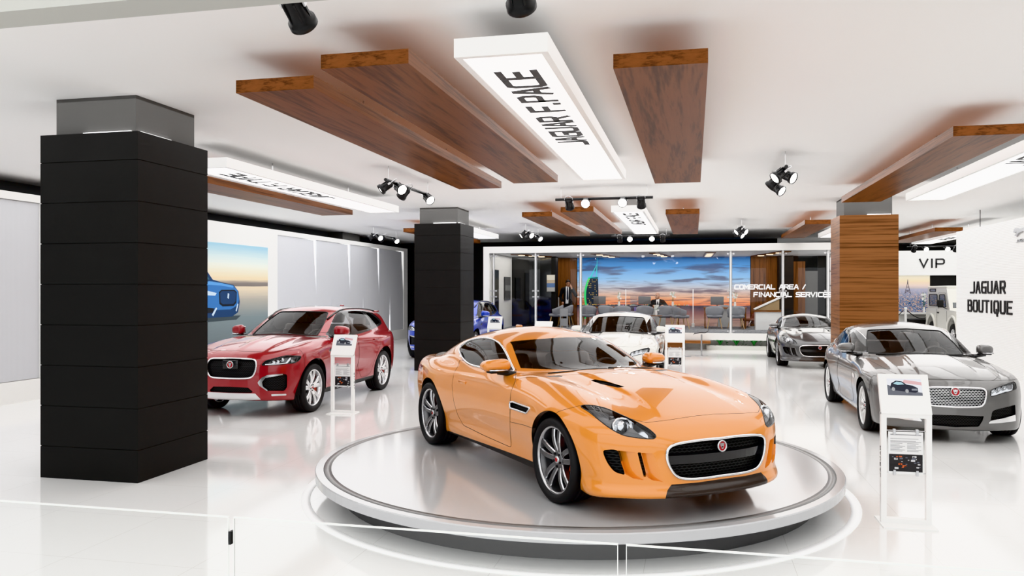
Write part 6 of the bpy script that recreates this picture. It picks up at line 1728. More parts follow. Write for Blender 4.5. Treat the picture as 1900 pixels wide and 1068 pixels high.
# ------------------------------------------------------------------ in front of the office
be = thing('bench', 'long brown wooden bench under the office ledge', 'bench', (-.75, 25.9, 0)); m = MB(); m.bx(-1.3, 1.27, -.2, .22, .22, .30); m.build('bench_top', wood_mat('bench_wood', 'x', (.16, .06, .022), (.36, .16, .065)), be); m = MB(); m.bx(-1.2, .45, -.1, .2, 0, .22); m.build('plinth', WALNUT_X, be)
pt = thing('planter', 'low white planter trough filled with white pebbles under the office ledge', 'planter', (2.7, 26.35, 0)); m = MB()
m.bx(-2.3, 2.3, -.20, -.16, 0, .125); m.bx(-2.3, 2.3, .16, .2, 0, .125); m.bx(-2.3, -2.26, -.16, .16, 0, .125); m.bx(2.26, 2.3, -.16, .16, 0, .125); m.bx(-2.26, 2.26, -.16, .16, 0, .09); m.build('trough', mat('planter_paint', (.62, .62, .58), .6), pt)
rng = random.Random(11); m = MB()
for i in range(420):
    x = rng.uniform(-2.2, 2.2); y = rng.uniform(-.118, .118); s = rng.uniform(.015, .032); V = [(x + s * a * rng.uniform(.8, 1.2), y + s * b * rng.uniform(.8, 1.2), .115 + s * .6 * c_ * rng.uniform(.8, 1.2)) for a, b, c_ in ((1, 0, 0), (-1, 0, 0), (0, 1, 0), (0, -1, 0), (0, 0, 1), (0, 0, -1))]
    m.add([(2.7 + p[0], 26.35 + p[1], p[2]) for p in V], [(0, 2, 4), (2, 1, 4), (1, 3, 4), (3, 0, 4), (2, 0, 5), (1, 2, 5), (3, 1, 5), (0, 3, 5)], True)
tag(m.build('pebbles', mat('pebble_white', (.78, .78, .76), .6)), 'bed of white pebbles in the planter trough', 'pebbles', kind='stuff')
LEAF = mat('leaf_green', (.04, .24, .05), .35); LEAFD = mat('leaf_dark', (.03, .10, .04), .45)
plabs = ['first low green plant from the bench', 'second low green plant from the bench', 'third low green plant from the bench', 'fourth low green plant, beside the grey coupe']
for i, x in enumerate((.82, 1.32, 1.86, 2.38)):
    o = thing('leafy_plant', plabs[i] if i < 4 else 'low green plant hidden behind the grey coupe', 'plant', (x, 26.30, .125), 0, 'low green plants in the planter')
    m = MB()
    for k in range(7):
        a = k * 2 * PI / 7 + rng.uniform(-.3, .3); ln = rng.uniform(.20, .30); d = Vector((math.cos(a), math.sin(a) * .6, 0)); q = Vector((-math.sin(a), math.cos(a), 0)); V = []
        for j in range(6):
            t = j / 5; c0 = d * (ln * t * .95) + Vector((0, 0, .18 * math.sin(t * 2.3))); w = .042 * math.sin(PI * (.12 + .86 * t)); V += [c0 + q * w + Vector((0, 0, .012)), c0, c0 - q * w + Vector((0, 0, .012))]
        m.add(V, [f for j in range(5) for f in ((3 * j, 3 * j + 1, 3 * j + 4, 3 * j + 3), (3 * j + 1, 3 * j + 2, 3 * j + 5, 3 * j + 4))], True)
    m.build('leaf_rosette', LEAF if i % 2 == 0 else LEAF, o)
    m = MB()
    for k in range(11):
        c0 = Vector((rng.uniform(.15, .28), rng.uniform(-.08, .1), rng.uniform(.02, .17))); d = Vector((rng.uniform(-1, 1), rng.uniform(-1, 1), rng.uniform(-.2, 1))).normalized() * .035; q = d.orthogonal().normalized() * .014
        m.add([c0, c0 + d + q, c0 + d * 2, c0 + d - q], [(0, 1, 2, 3)])
    m.build('fine_foliage', LEAFD, o)
sp_ = thing('barrier_post', 'slim steel post standing right of the white info stand', 'post', (-.27, 23.3, 0)); m = MB(); m.cyl((0, 0, 0), (0, 0, .80), .028, n=14); m.build('tube', STEEL, sp_); m = MB(); m.cyl((0, 0, 0), (0, 0, .012), .2, n=24); m.build('foot_plate', STEEL, sp_)
rd = thing('reader_stand', 'steel post with a curved black rest, in front of the bench', 'stand', (.22, 23.6, 0)); m = MB(); m.cyl((0, 0, 0), (0, 0, .62), .022, n=12); m.build('tube', STEEL, rd); m = MB(); m.cyl((0, 0, 0), (0, 0, .012), .18, n=24); m.build('foot_plate', STEEL, rd)
m = MB(); V = []
for x, z in ((-.22, .60), (-.20, .63), (-.05, .66), (.10, .66), (.18, .70), (.22, .80), (.23, .86)): V += [(x, -.12, z), (x, .12, z), (x, .12, z + .025), (x, -.12, z + .025)]
m.add(V, [(4 * i + j, 4 * i + (j + 1) % 4, 4 * i + 4 + (j + 1) % 4, 4 * i + 4 + j) for i in range(6) for j in range(4)] + [(3, 2, 1, 0), (24, 25, 26, 27)], False); m.build('curved_rest', mat('rest_black', (.05, .05, .052), .3), rd)

# ------------------------------------------------------------------ VIP corner
vh = thing('vip_sign', 'white header wall with dark VIP lettering', 'sign', (8.9, 33.0, 2.45)); m = MB(); m.bx(-3.5, 2.2, 0, .2, 0, .94); m.build('header', RIB, vh)
m = MB(); lettering(m, 'VIP', .30, .27, .11, .055, .03, frame_m((-.10, -.001, .31), (1, 0, 0), (0, 0, 1))); m.build('lettering', BLK, vh)
def city_mat():
    m, N, L, b = nodes_of('city_print'); tc = N.new('ShaderNodeTexCoord'); sp = N.new('ShaderNodeSeparateXYZ'); L.new(tc.outputs['Generated'], sp.inputs[0])
    sky = ramp(N, [(0, (.35, .32, .36)), (.3, (.62, .50, .44)), (.6, (.80, .66, .46)), (1, (.78, .74, .62))])
    mr = N.new('ShaderNodeMapRange'); mr.inputs[1].default_value = .62; mr.inputs[2].default_value = 1; L.new(sp.outputs['Z'], mr.inputs[0]); L.new(mr.outputs[0], sky.inputs[0])
    v = N.new('ShaderNodeTexVoronoi'); v.inputs['Scale'].default_value = 62; mp = N.new('ShaderNodeMapping'); mp.inputs['Scale'].default_value = (2.2, 1, 1.3); L.new(tc.outputs['Generated'], mp.inputs[0]); L.new(mp.outputs[0], v.inputs['Vector'])
    sx = N.new('ShaderNodeSeparateColor'); L.new(v.outputs['Color'], sx.inputs[0])
    ct = ramp(N, [(0, (.02, .05, .13)), (.35, (.06, .12, .25)), (.6, (.16, .22, .34)), (.78, (.36, .30, .28)), (.92, (.62, .32, .12)), (1, (.75, .55, .35))]); L.new(sx.outputs[0], ct.inputs[0])
    hz = N.new('ShaderNodeMix'); hz.data_type = 'RGBA'; hz.inputs[7].default_value = (.33, .33, .42, 1); hm = N.new('ShaderNodeMapRange'); hm.inputs[1].default_value = .3; hm.inputs[2].default_value = .64; L.new(sp.outputs['Z'], hm.inputs[0]); L.new(hm.outputs[0], hz.inputs[0]); L.new(ct.outputs[0], hz.inputs[6])
    f = N.new('ShaderNodeMix'); f.data_type = 'RGBA'; g = N.new('ShaderNodeMath'); g.operation = 'GREATER_THAN'; g.inputs[1].default_value = .64; L.new(sp.outputs['Z'], g.inputs[0]); L.new(g.outputs[0], f.inputs[0]); L.new(hz.outputs[2], f.inputs[6]); L.new(sky.outputs[0], f.inputs[7])
    L.new(f.outputs[2], b.inputs['Base Color']); L.new(f.outputs[2], b.inputs['Emission Color']); b.inputs['Emission Strength'].default_value = .35; b.inputs['Roughness'].default_value = .6
    return m
cm_ = thing('city_mural', 'mural of a wide city at dusk with a lattice tower, under the VIP sign', 'mural', (7.5, 33.1, 1.05)); m = MB(); m.bx(-2.5, 1.26, 0, .1, 0, 1.40); m.build('print', city_mat(), cm_)
m = MB(); X, Z = .48, .70
for a, b_ in (((-.10, 0), (-.015, .38)), ((.10, 0), (.015, .38)), ((-.05, .14), (.05, .14)), ((-.03, .26), (.03, .26)), ((-.015, .38), (0, .55)), ((.015, .38), (0, .55)), ((-.07, .05), (.05, .14)), ((.07, .05), (-.05, .14))): m.tube([(X + a[0], -.004, Z + a[1]), (X + b_[0], -.004, Z + b_[1])], .011, 4)
m.build('printed_tower', mat('print_haze', (.16, .14, .17), .6), cm_)
m = MB(); m.bx(7.5 - 2.5, 7.5 + 1.26, 32.82, 33.1, .98, 1.05); m.bx(7.5 - 2.5, 7.5 + 1.26, 33.06, 33.1, 0, .98); struct('trim_5', m, WHITE2)
m = MB(); m.bx(8.78, 12.2, 33.1, 33.2, 0, 2.45); tag(m.build('gloss_panel', BLACKP), 'flat black wall beside the city mural, behind the white off-roader', 'wall panel')
for x, lab in ((7.62, 'white rope barrier post seen below the city mural'), (8.75, 'white rope barrier post hidden beside the off-roader'), (6.7, 'white rope barrier post hidden by the wood-clad column')):
    s_ = thing('rope_post', lab, 'post', (x, 31.9, 0), 0, 'rope barrier posts'); m = MB(); m.cyl((0, 0, 0), (0, 0, 1.2), .045, n=14); m.rbox((0, 0, 1.22), (.11, .11, .08), .03, 3); m.build('tube', WHITE, s_); m = MB(); m.cyl((0, 0, 0), (0, 0, .02), .18, n=20); m.build('foot_plate', WHITE, s_)
for x0, x1, lab in ((6.7, 7.6, 'black rope left of the visible barrier post'), (7.6, 8.75, 'black rope right of the visible barrier post')):
    m = MB(); m.tube([(x0 + .058 + (x1 - x0 - .116) * t, 31.9, 1.15 - .30 * math.sin(PI * t)) for t in np.linspace(0, 1, 13)], .016, 6); tag(m.build('barrier_rope', BLK), lab, 'rope', 'barrier ropes')
for x, lab in ((8.15, 'black seat block below the city mural, behind the rope'), (9.0, 'black seat block half hidden by the white off-roader')):
    m = MB(); m.rbox((x, 32.45, .55), (.75, .5, .55), .04, 3); m.bx(x - .3, x + .3, 32.3, 32.6, 0, .3); tag(m.build('seat_block', BLK), lab, 'stool', 'black seat blocks')
orchid(8.5, 32.9, 1.05, 'white orchid in front of the city mural', .75, 9)
# ------------------------------------------------------------------ people (continuous implicit bodies)
def seg(P, a, b, ra, rb):
    a = np.array(a, float); b = np.array(b, float); d = b - a
    x, y, z = P; t = ((x - a[0]) * d[0] + (y - a[1]) * d[1] + (z - a[2]) * d[2]) / max(d @ d, 1e-9); t = np.clip(t, 0, 1)
    return np.sqrt((x - a[0] - t * d[0]) ** 2 + (y - a[1] - t * d[1]) ** 2 + (z - a[2] - t * d[2]) ** 2) - (ra + (rb - ra) * t)
def ell(P, c, r):
    x, y, z = P; k = np.sqrt(((x - c[0]) / r[0]) ** 2 + ((y - c[1]) / r[1]) ** 2 + ((z - c[2]) / r[2]) ** 2); return (k - 1) * min(r)
def blend(parts, k):
    f = parts[0]
    for p in parts[1:]: f = smin(f, p, k)
    return f
def hand_parts(P, wrist, mid, tips, thumb):
    out = [seg(P, wrist, mid, .027, .036)]
    for kn, mp_, tp in tips: out += [seg(P, kn, mp_, .0125, .0115), seg(P, mp_, tp, .0115, .0095)]
    out.append(seg(P, thumb[0], thumb[1], .014, .012)); out.append(seg(P, thumb[1], thumb[2], .012, .010))
    return blend(out, .008)
SKIN = mat('skin_tone', (.50, .27, .18), .5); SUIT = mat('suit_black', (.014, .014, .016), .75); SHIRT = mat('shirt_white', (.75, .75, .77), .7); TIE = mat('tie_navy', (.012, .016, .035), .5); HAIR = mat('hair_dark', (.02, .012, .008), .5); SHOE = mat('shoe_black', (.01, .01, .01), .3)
def head_field(P, c, yaw, pitch, beard=0):
    """head in its own frame: looks along -y"""
    R = Matrix.Rotation(yaw, 3, 'Z') @ Matrix.Rotation(pitch, 3, 'X'); Rm = np.array(R)
    x, y, z = P; q = [x - c[0], y - c[1], z - c[2]]
    L = [Rm[0, i] * q[0] + Rm[1, i] * q[1] + Rm[2, i] * q[2] for i in range(3)]
    f = smin(ell(L, (0, .01, .03), (.078, .096, .10)), ell(L, (0, -.02, -.05), (.058, .075, .075)), .04)
    f = smin(f, seg(L, (0, -.094, .015), (0, -.115, -.022), .010, .014), .015)           # nose
    for s in (-1, 1):
        f = smin(f, ell(L, (s * .082, .012, -.005), (.012, .022, .032)), .008)            # ears
        f = smax(f, -(ell(L, (s * .032, -.102, .018), (.016, .014, .010))), .012)          # eye sockets
        f = smin(f, seg(L, (s * .015, -.094, .036), (s * .048, -.084, .036), .008, .007), .012)   # brow
    f = smin(f, seg(L, (-.02, -.088, -.062), (.02, -.088, -.062), .008, .008), .010)      # lips
    f = smin(f, seg(L, (0, -.075, -.10), (0, -.07, -.10), .018, .018), .02)               # chin
    return f, R
def person_parts(root, c, R, hair, brows=True):
    mb = MB()
    for s in (-1, 1):
        p = Vector(c) + R @ Vector((s * .032, -.090, .018)); mb.rbox(tuple(p), (.02, .012, .012), .0055, 2)
    mb.build('eyes', mat('eye_dark', (.03, .02, .015), .2), root)
    mb = MB()
    for s in (-1, 1): mb.tube([Vector(c) + R @ Vector((s * u, -.099 + .2 * abs(u - .03) ** 1.2, .040)) for u in (.016, .03, .046)], .0032, 5)
    mb.tube([Vector(c) + R @ Vector((u, -.0965 + 3 * u * u, -.062)) for u in (-.022, 0, .022)], .0028, 5)
    mb.build('brows_and_mouth', HAIR if brows else mat('lip_tone', (.30, .12, .09), .5), root)
def sk_obj(f, lo, hi, h, name, m, root):
    s = Skin(f, lo, hi, h); return s, link(name, np_mesh(name, s.V, s.T, m, N=s.N), root)

# ---- standing man on the telephone
man = thing('person', 'standing man in a black suit and dark tie, holding a phone to his ear', 'person', (-4.72, 30.35, .525), .10)
HC = (.015, -.045, 1.625)
def man_body(x, y, z):
    P = (x, y, z); f, _ = head_field(P, HC, .28, .30)
    f = smin(f, seg(P, (0, .0, 1.44), (.01, -.015, 1.56), .058, .052), .03)
    torso = [seg(P, (0, .01, 1.0), (0, .015, 1.33), .09, .09), seg(P, (-.14, .01, 1.40), (.14, .01, 1.40), .05, .05)]
    f = smin(f, blend(torso, .04), .03)
    for s in (-1, 1): f = smin(f, blend([seg(P, (s * .085, 0, .94), (s * .09, -.01, .50), .082, .056), seg(P, (s * .09, -.01, .50), (s * .10, .02, .07), .055, .036)], .02), .03)
    f = smin(f, blend([seg(P, (-.19, 0, 1.40), (-.27, .04, 1.13), .048, .040), seg(P, (-.27, .04, 1.13), (-.20, -.07, .93), .040, .028)], .02), .03)
    f = smin(f, blend([seg(P, (.19, 0, 1.40), (.31, -.06, 1.17), .048, .040), seg(P, (.31, -.06, 1.17), (.165, -.14, 1.42), .040, .028)], .02), .03)
    h1 = hand_parts(P, (.165, -.14, 1.42), (.14, -.135, 1.50), [((.145, -.155, 1.53), (.125, -.155, 1.57), (.10, -.13, 1.585)), ((.140, -.160, 1.52), (.115, -.165, 1.55), (.095, -.145, 1.565)), ((.130, -.160, 1.50), (.105, -.165, 1.525), (.088, -.145, 1.54)), ((.120, -.155, 1.485), (.10, -.16, 1.50), (.085, -.145, 1.515))], ((.155, -.115, 1.47), (.145, -.095, 1.51), (.13, -.085, 1.545)))
    h2 = hand_parts(P, (-.20, -.07, .93), (-.185, -.09, .87), [((-.165 - .014 * k, -.10, .845), (-.165 - .014 * k, -.10, .81), (-.168 - .014 * k, -.095, .785)) for k in range(4)], ((-.16, -.10, .90), (-.145, -.115, .87), (-.145, -.12, .845)))
    return smin(smin(f, h1, .012), h2, .012)
sk_obj(man_body, (-.42, -.30, .02), (.45, .25, 1.78), .0095, 'body', SKIN, man)
def man_jacket(x, y, z):
    P = (x, y, z)
    t = blend([seg(P, (0, .0, .90), (0, .0, 1.12), .175, .150), seg(P, (0, 0, 1.12), (0, 0, 1.34), .150, .165), seg(P, (-.165, .0, 1.40), (.165, .0, 1.40), .075, .075), seg(P, (0, .02, 1.42), (0, .02, 1.49), .075, .062)], .06)
    t = smax(t, np.abs(y) - .135, .06); t = smax(t, .82 - z, .01)
    a = blend([seg(P, (-.195, 0, 1.39), (-.28, .04, 1.12), .070, .058), seg(P, (-.28, .04, 1.12), (-.205, -.065, .94), .058, .046), ], .02)
    b = blend([seg(P, (.195, 0, 1.39), (.32, -.06, 1.16), .070, .058), seg(P, (.32, -.06, 1.16), (.185, -.13, 1.385), .058, .044)], .02)
    return smin(smin(t, a, .03), b, .03)
s = Skin(man_jacket, (-.42, -.30, .78), (.45, .25, 1.56), .014)
vee = lambda P, N: np.maximum(poly_sd(P[:, [0, 2]], [(-.075, 1.53), (.075, 1.53), (.06, 1.36), (.055, 1.05), (.045, .84), (-.085, .84), (-.075, 1.10), (-.07, 1.36)]), N[:, 1] + .15)
tv, tr_, ev = s.cut(s.T, vee); s.obj('jacket', tr_, SUIT, man); s.obj('shirt', tv, SHIRT, man); s.pipe('lapel', ev, .010, SUIT, man, .002)
m = MB()
pts = [(x_, z_) for x_, z_ in ((0, 1.475), (.002, 1.40), (.003, 1.30), (.004, 1.18), (.004, 1.05), (.003, .98))]
V = []
for (x_, z_), w in zip(pts, (.020, .020, .026, .030, .034, .010)):
    lo, hi = -.30, 0.0
    for _ in range(30):
        md = (lo + hi) / 2
        if man_jacket(np.array([x_]), np.array([md]), np.array([z_]))[0] > 0: lo = md
        else: hi = md
    V += [(x_ - w, lo - .008, z_), (x_ + w, lo - .008, z_)]
m.add(V, [(2 * i, 2 * i + 1, 2 * i + 3, 2 * i + 2) for i in range(5)], True); m.build('tie', TIE, man)
def man_trousers(x, y, z):
    P = (x, y, z); t = seg(P, (-.05, 0, .92), (.05, 0, .92), .125, .125); t = smax(t, np.abs(y) - .12, .05)
    for q in (-1, 1): t = smin(t, blend([seg(P, (q * .085, 0, .90), (q * .09, -.01, .50), .105, .080), seg(P, (q * .09, -.01, .50), (q * .10, .015, .08), .080, .070)], .02), .04)
    return smax(smax(t, .055 - z, .01), z - .98, .01)
sk_obj(man_trousers, (-.30, -.25, .0), (.30, .25, 1.05), .016, 'trousers', SUIT, man)
for q in (-1, 1): m = MB(); m.rbox((q * .105, -.05, .045), (.10, .29, .09), .042, 4); m.build('shoe', SHOE, man)
def man_hair(x, y, z):
    f, R = head_field((x, y, z), HC, .28, .30); q = Vector(HC); Ri = np.array(R)
    ly = Ri[0, 1] * (x - q.x) + Ri[1, 1] * (y - q.y) + Ri[2, 1] * (z - q.z); lz = Ri[0, 2] * (x - q.x) + Ri[1, 2] * (y - q.y) + Ri[2, 2] * (z - q.z)
    f2 = f - .009 - .016 * sstep(lz, .03, .13) * sstep(ly, .08, -.06) + .004 * np.sin(75 * x + 20 * z) * np.sin(60 * y)
    return smax(smax(f2, .030 - lz - .80 * (ly + .02), .008), -(f + .012), .004)
sk_obj(man_hair, (-.13, -.20, 1.5), (.16, .13, 1.80), .009, 'hair', HAIR, man)
_, RH = head_field((0, 0, 0), HC, .28, .30); person_parts(man, HC, RH, HAIR)
m = MB(); m.rbox((.108, -.10, 1.565), (.012, .055, .13), .005, 2, M=Matrix.Rotation(.25, 3, 'X')); tag(m.build('phone', mat('phone_black', (.01, .01, .012), .2)), 'black phone held at the standing man ear', 'phone')
ph = bpy.data.objects['phone']; ph.matrix_world = Matrix.Translation((-4.72, 30.35, .525)) @ Matrix.Rotation(.10, 4, 'Z')

# ---- bald man seated behind the desk
sit = thing('person', 'bald man in a black suit sitting behind the middle desk, looking aside', 'person', (-1.32, 30.62, .525))
HS = (-.01, -.05, 1.14)
def sit_body(x, y, z):
    P = (x, y, z); f, _ = head_field(P, HS, -.75, .05)
    f = smin(f, seg(P, (0, .0, .96), (0, -.02, 1.07), .056, .052), .03)
    f = smin(f, blend([seg(P, (0, .06, .55), (0, .03, .86), .09, .09), seg(P, (-.14, .01, .93), (.14, .01, .93), .05, .05)], .04), .03)
    for q in (-1, 1): f = smin(f, blend([seg(P, (q * .09, .05, .53), (q * .13, -.36, .53), .078, .056), seg(P, (q * .13, -.36, .53), (q * .12, -.34, .07), .054, .036)], .02), .03)
    for q, e, w_ in ((-1, (-.30, -.06, .72), (-.15, -.27, .785)), (1, (.34, -.08, .76), (.20, -.28, .785))):
        f = smin(f, blend([seg(P, (q * .19, 0, .93), e, .048, .040), seg(P, e, w_, .040, .028)], .02), .03)
        d = -q; k0 = w_; mid = (w_[0] + d * .03, w_[1] - .05, .785)
        f = smin(f, hand_parts(P, w_, mid, [((mid[0] + .02 * (j - 1.5) , mid[1] - .03, .785), (mid[0] + .022 * (j - 1.5), mid[1] - .06, .778), (mid[0] + .022 * (j - 1.5), mid[1] - .085 + .008 * abs(j - 1.5), .766)) for j in range(4)], ((mid[0] + d * .03, mid[1] + .03, .782), (mid[0] + d * .055, mid[1] + .005, .775), (mid[0] + d * .06, mid[1] - .02, .768))), .012)
    return f
sk_obj(sit_body, (-.42, -.50, .02), (.45, .25, 1.30), .0095, 'body', SKIN, sit)
def sit_jacket(x, y, z):
    P = (x, y, z)
    t = blend([seg(P, (0, .05, .56), (0, .02, .74), .165, .155), seg(P, (0, .02, .74), (0, .01, .87), .155, .165), seg(P, (-.165, .0, .93), (.165, .0, .93), .078, .078), seg(P, (0, .02, .94), (0, .02, 1.0), .075, .062)], .06)
    t = smax(t, np.abs(y - .02) - .14, .06); t = smax(t, .48 - z, .01)
    for q, e, w_ in ((-1, (-.30, -.06, .72), (-.17, -.24, .79)), (1, (.34, -.08, .76), (.22, -.25, .79))):
        t = smin(t, blend([seg(P, (q * .195, 0, .92), e, .072, .060), seg(P, e, w_, .060, .045)], .02), .03)
    return t
s = Skin(sit_jacket, (-.45, -.40, .44), (.45, .28, 1.08), .014)
vee = lambda P, N: np.maximum(poly_sd(P[:, [0, 2]], [(-.065, 1.06), (.065, 1.06), (.055, .90), (.0, .66), (-.055, .90)]), N[:, 1] + .15)
tv, tr_, ev = s.cut(s.T, vee); s.obj('jacket', tr_, SUIT, sit); s.obj('shirt', tv, SHIRT, sit)
m = MB(); m.add([(-.018, -.085, .985), (.018, -.085, .985), (.024, -.165, .86), (.0, -.170, .70), (-.024, -.165, .86)], [(0, 1, 2, 3, 4)]); m.build('tie', TIE, sit)
def sit_trousers(x, y, z):
    P = (x, y, z); t = seg(P, (-.07, .05, .55), (.07, .05, .55), .12, .12)
    for q in (-1, 1): t = smin(t, blend([seg(P, (q * .09, .05, .54), (q * .13, -.36, .54), .10, .080), seg(P, (q * .13, -.36, .54), (q * .12, -.34, .08), .080, .068)], .02), .04)
    return smax(t, .06 - z, .01)
sk_obj(sit_trousers, (-.32, -.52, .0), (.32, .25, .75), .016, 'trousers', SUIT, sit)
for q in (-1, 1): m = MB(); m.rbox((q * .12, -.40, .045), (.10, .28, .09), .042, 4); m.build('shoe', SHOE, sit)
_, RS = head_field((0, 0, 0), HS, -.75, .05); person_parts(sit, HS, RS, None)
oc = thing('office_chair', 'dark office chair under the seated bald man', 'chair', (-1.32, 30.66, .525)); m = MB(); m.rbox((0, .02, .355), (.46, .42, .08), .035, 3); m.build('seat', BLK, oc); m = MB(); m.rbox((0, .30, .68), (.44, .06, .50), .028, 3); m.tube([(0, .15, .33), (0, .30, .36), (0, .31, .5)], .02, 8); m.build('backrest', BLK, oc); m = MB(); m.cyl((0, 0, .03), (0, 0, .32), .03, n=12); m.build('gas_stem', STEEL, oc); m = MB()
for k in range(5): a = k * 2 * PI / 5; m.tube([(0, 0, .06), (.26 * math.cos(a), .22 * math.sin(a), .03)], .022, 6)
m.build('foot_star', BLK, oc)
# ------------------------------------------------------------------ cars on display
P_OR = paint_mat('paint_orange', (.78, .28, .042), 0, .08, .34)
P_OR.node_tree.nodes['Principled BSDF'].inputs['Coat IOR'].default_value = 1.62
P_RED = paint_mat('paint_red', (.30, .004, .010), 0, .12, .28)
P_SIL = paint_mat('paint_silver', (.165, .162, .158), .05, .6, .36)
P_GRY = paint_mat('paint_graphite', (.11, .11, .112), 0, .6, .25)
P_WHT = paint_mat('paint_white', (.80, .79, .75), 0, 0, .35)
P_BLU = paint_mat('paint_blue', (.012, .05, .42), 0, .25, .28)
AL_D = mat('alloy_dark', (.2, .2, .205), .35, .85); AL_E = mat('alloy_edge', (.60, .60, .61), .22, 1.0); AL_B = mat('alloy_bright', (.78, .78, .79), .22, .85); AL_W = mat('alloy_white', (.82, .82, .82), .25, .3)
coupe, cb1 = build_coupe((-.366, 6.599), math.atan2(-.769, .639), .2625, P_OR, AL_D, AL_E, 'sports_coupe', 'orange two-door sports coupe parked on the round white turntable')
suv, cb2 = build_suv((-6.69, 11.43), -PI / 2, P_RED, AL_B, 'sport_utility_car', 'dark red tall five-door car behind the nearest black column', .985)
sedan, cb3 = build_sedan((3.14, 11.62), -PI / 2, P_SIL, AL_W, 'saloon_car', 'silver grey four-door saloon parked in front of the ribbed boutique wall', .965)
g = copy_tree(coupe, None, repaint({'paint_orange': P_GRY}, 0, {})); g.location = (2.95, 21.13, 0); g.rotation_euler = (0, 0, -PI / 2); g['label'] = 'graphite grey sports coupe half hidden by the wood-clad column'; g.name = 'sports_coupe'
w_ = copy_tree(sedan, None, repaint({'paint_silver': P_WHT}, 0, {})); w_.location = (-1.61, 16.54, 0); w_['label'] = 'white four-door saloon with dark glass roof behind the orange car'; w_.name = 'saloon_car'
b_ = copy_tree(suv, None, repaint({'paint_red': P_BLU}, 0, {})); b_.location = (-6.82, 21.35, 0); b_['label'] = 'bright blue tall five-door car hidden behind the far black column'; b_.name = 'sport_utility_car'

# ---- white boxy off-roader in the VIP corner
orr = thing('off_road_car', 'boxy white off-roader standing at the VIP corner behind the boutique wall', 'car', (9.05, 28.4, 0), -PI / 2)
WHT = mat('offroad_white', (.74, .73, .68), .35, coat=.6); DG = mat('offroad_glass', (.05, .06, .065), .08, coat=1.0); cmx = car_mats()
def fillet(poly, r, n=4):
    out = []
    for i in range(len(poly)):
        p = Vector(poly[i]); a = Vector(poly[i - 1]); b = Vector(poly[(i + 1) % len(poly)]); u = (a - p); v = (b - p); k = min(r, u.length * .45, v.length * .45)
        u = p + u.normalized() * k; v = p + v.normalized() * k
        for j in range(n + 1): t = j / n; q = u * (1 - t) ** 2 + p * 2 * t * (1 - t) + v * t * t; out.append((q.x, q.y))
    return out
def arc(cx, r, z0, a0, a1, n=9): return [(cx + r * math.cos(t), z0 + r * math.sin(t)) for t in np.linspace(a0, a1, n)]
side = [(.62, .55)] + [(.62, 1.12), (.55, 1.20), (-.42, 1.24), (-3.05, 1.24), (-3.05, .55)] + [(-2.36 - .50, .55)] + arc(-2.36, .50, .52, PI, 0) + [(-2.36 + .50, .50), (-.50, .50)] + arc(0, .50, .52, PI, 0)
Mp = Matrix(((1, 0, 0, 0), (0, 0, -1, 0), (0, 1, 0, 0), (0, 0, 0, 1)))
m = MB(); m.prism(side[::-1], -.86, .86, Mp); m.build('body_tub', WHT, orr)
cab = [(-.50, 1.24), (-.78, 1.86), (-.86, 1.98), (-2.95, 2.0), (-3.05, 1.92), (-3.06, 1.24)]
m = MB(); m.prism(cab[::-1], -.80, .80, Mp); m.build('cab', WHT, orr)
m = MB(); m.rbox((-1.92, 0, 1.99), (2.2, 1.62, .10), .045, 3); m.build('roof', WHT, orr)
for sg in (-1, 1):
    y = sg * .803
    for poly, nm in (([(-.86, 1.32), (-1.02, 1.74), (-1.62, 1.74), (-1.62, 1.32)], 'side_window'), ([(-1.86, 1.34), (-1.86, 1.74), (-2.84, 1.74), (-2.84, 1.34)], 'side_window'), ([(-2.05, 1.84), (-2.05, 1.93), (-2.75, 1.93), (-2.75, 1.84)], 'roof_window')):
        m = MB(); q = fillet(poly, .06); m.add([(u, y + sg * .004, v) for u, v in q], [tuple(range(len(q))) if sg < 0 else tuple(reversed(range(len(q))))]); o_ = m.build(nm, DG, orr)
        m = MB(); m.tube([(u, y + sg * .004, v) for u, v in q], .014, 5, True); m.build('window_seal', cmx['black'], o_)
    m = MB(); m.tube([(-1.72, sg * .862, .56), (-1.72, sg * .862, 1.24), (-1.72, sg * .802, 1.25), (-1.72, sg * .802, 1.80), (-.95, sg * .802, 1.80), (-.62, sg * .82, 1.25), (-.60, sg * .862, 1.20), (-.60, sg * .862, .56)], .004, 5); m.build('door_gap', cmx['seam'], orr)
    m = MB(); m.rbox((-1.55, sg * .875, 1.12), (.14, .03, .05), .01, 2); m.build('door_handle', cmx['black'], orr)
    for xc in (0, -2.36):
        m = MB(); m.tube([(u, sg * .875, v) for u, v in arc(xc, .52, .52, -.05, PI + .05, 15)], .045, 8); m.build('wheel_flare', WHT, orr)
        m = MB(); m.bx(xc - .48, xc + .48, sg * .45 - .05, sg * .45 + .05, .4, 1.0); m.build('wheel_well', cmx['under'], orr)
    m = MB(); m.rbox((-.72, sg * 1.02, 1.44), (.06, .18, .26), .02, 2); m.tube([(-.72, sg * .82, 1.26), (-.74, sg * .98, 1.34)], .012, 6); m.build('door_mirror', cmx['black'], orr)
    m = MB(); m.lathe([(.001, .64), (.085, .635), (.095, .61)], 20, 'x', c=(0, sg * .62, .92)); m.build('headlight', cmx['lamp'], orr)
m = MB(); m.add([(-.52, -.70, 1.30), (-.52, .70, 1.30), (-.765, .66, 1.80), (-.765, -.66, 1.80)], [(0, 1, 2, 3)]); m.build('windshield', DG, orr)
m = MB(); m.rbox((.64, 0, .90), (.04, .80, .40), .015, 2); m.build('grille', cmx['black'], orr)
m = MB(); m.rbox((.74, 0, .58), (.16, 1.72, .18), .03, 2); m.build('front_bumper', cmx['black'], orr)
m = MB(); m.rbox((.08, 0, 1.20), (1.0, 1.2, .08), .03, 2); m.build('hood', WHT, orr)
me4 = wheel_meshes('offroad', .40, .22, .26, 'off', cmx, AL_B)
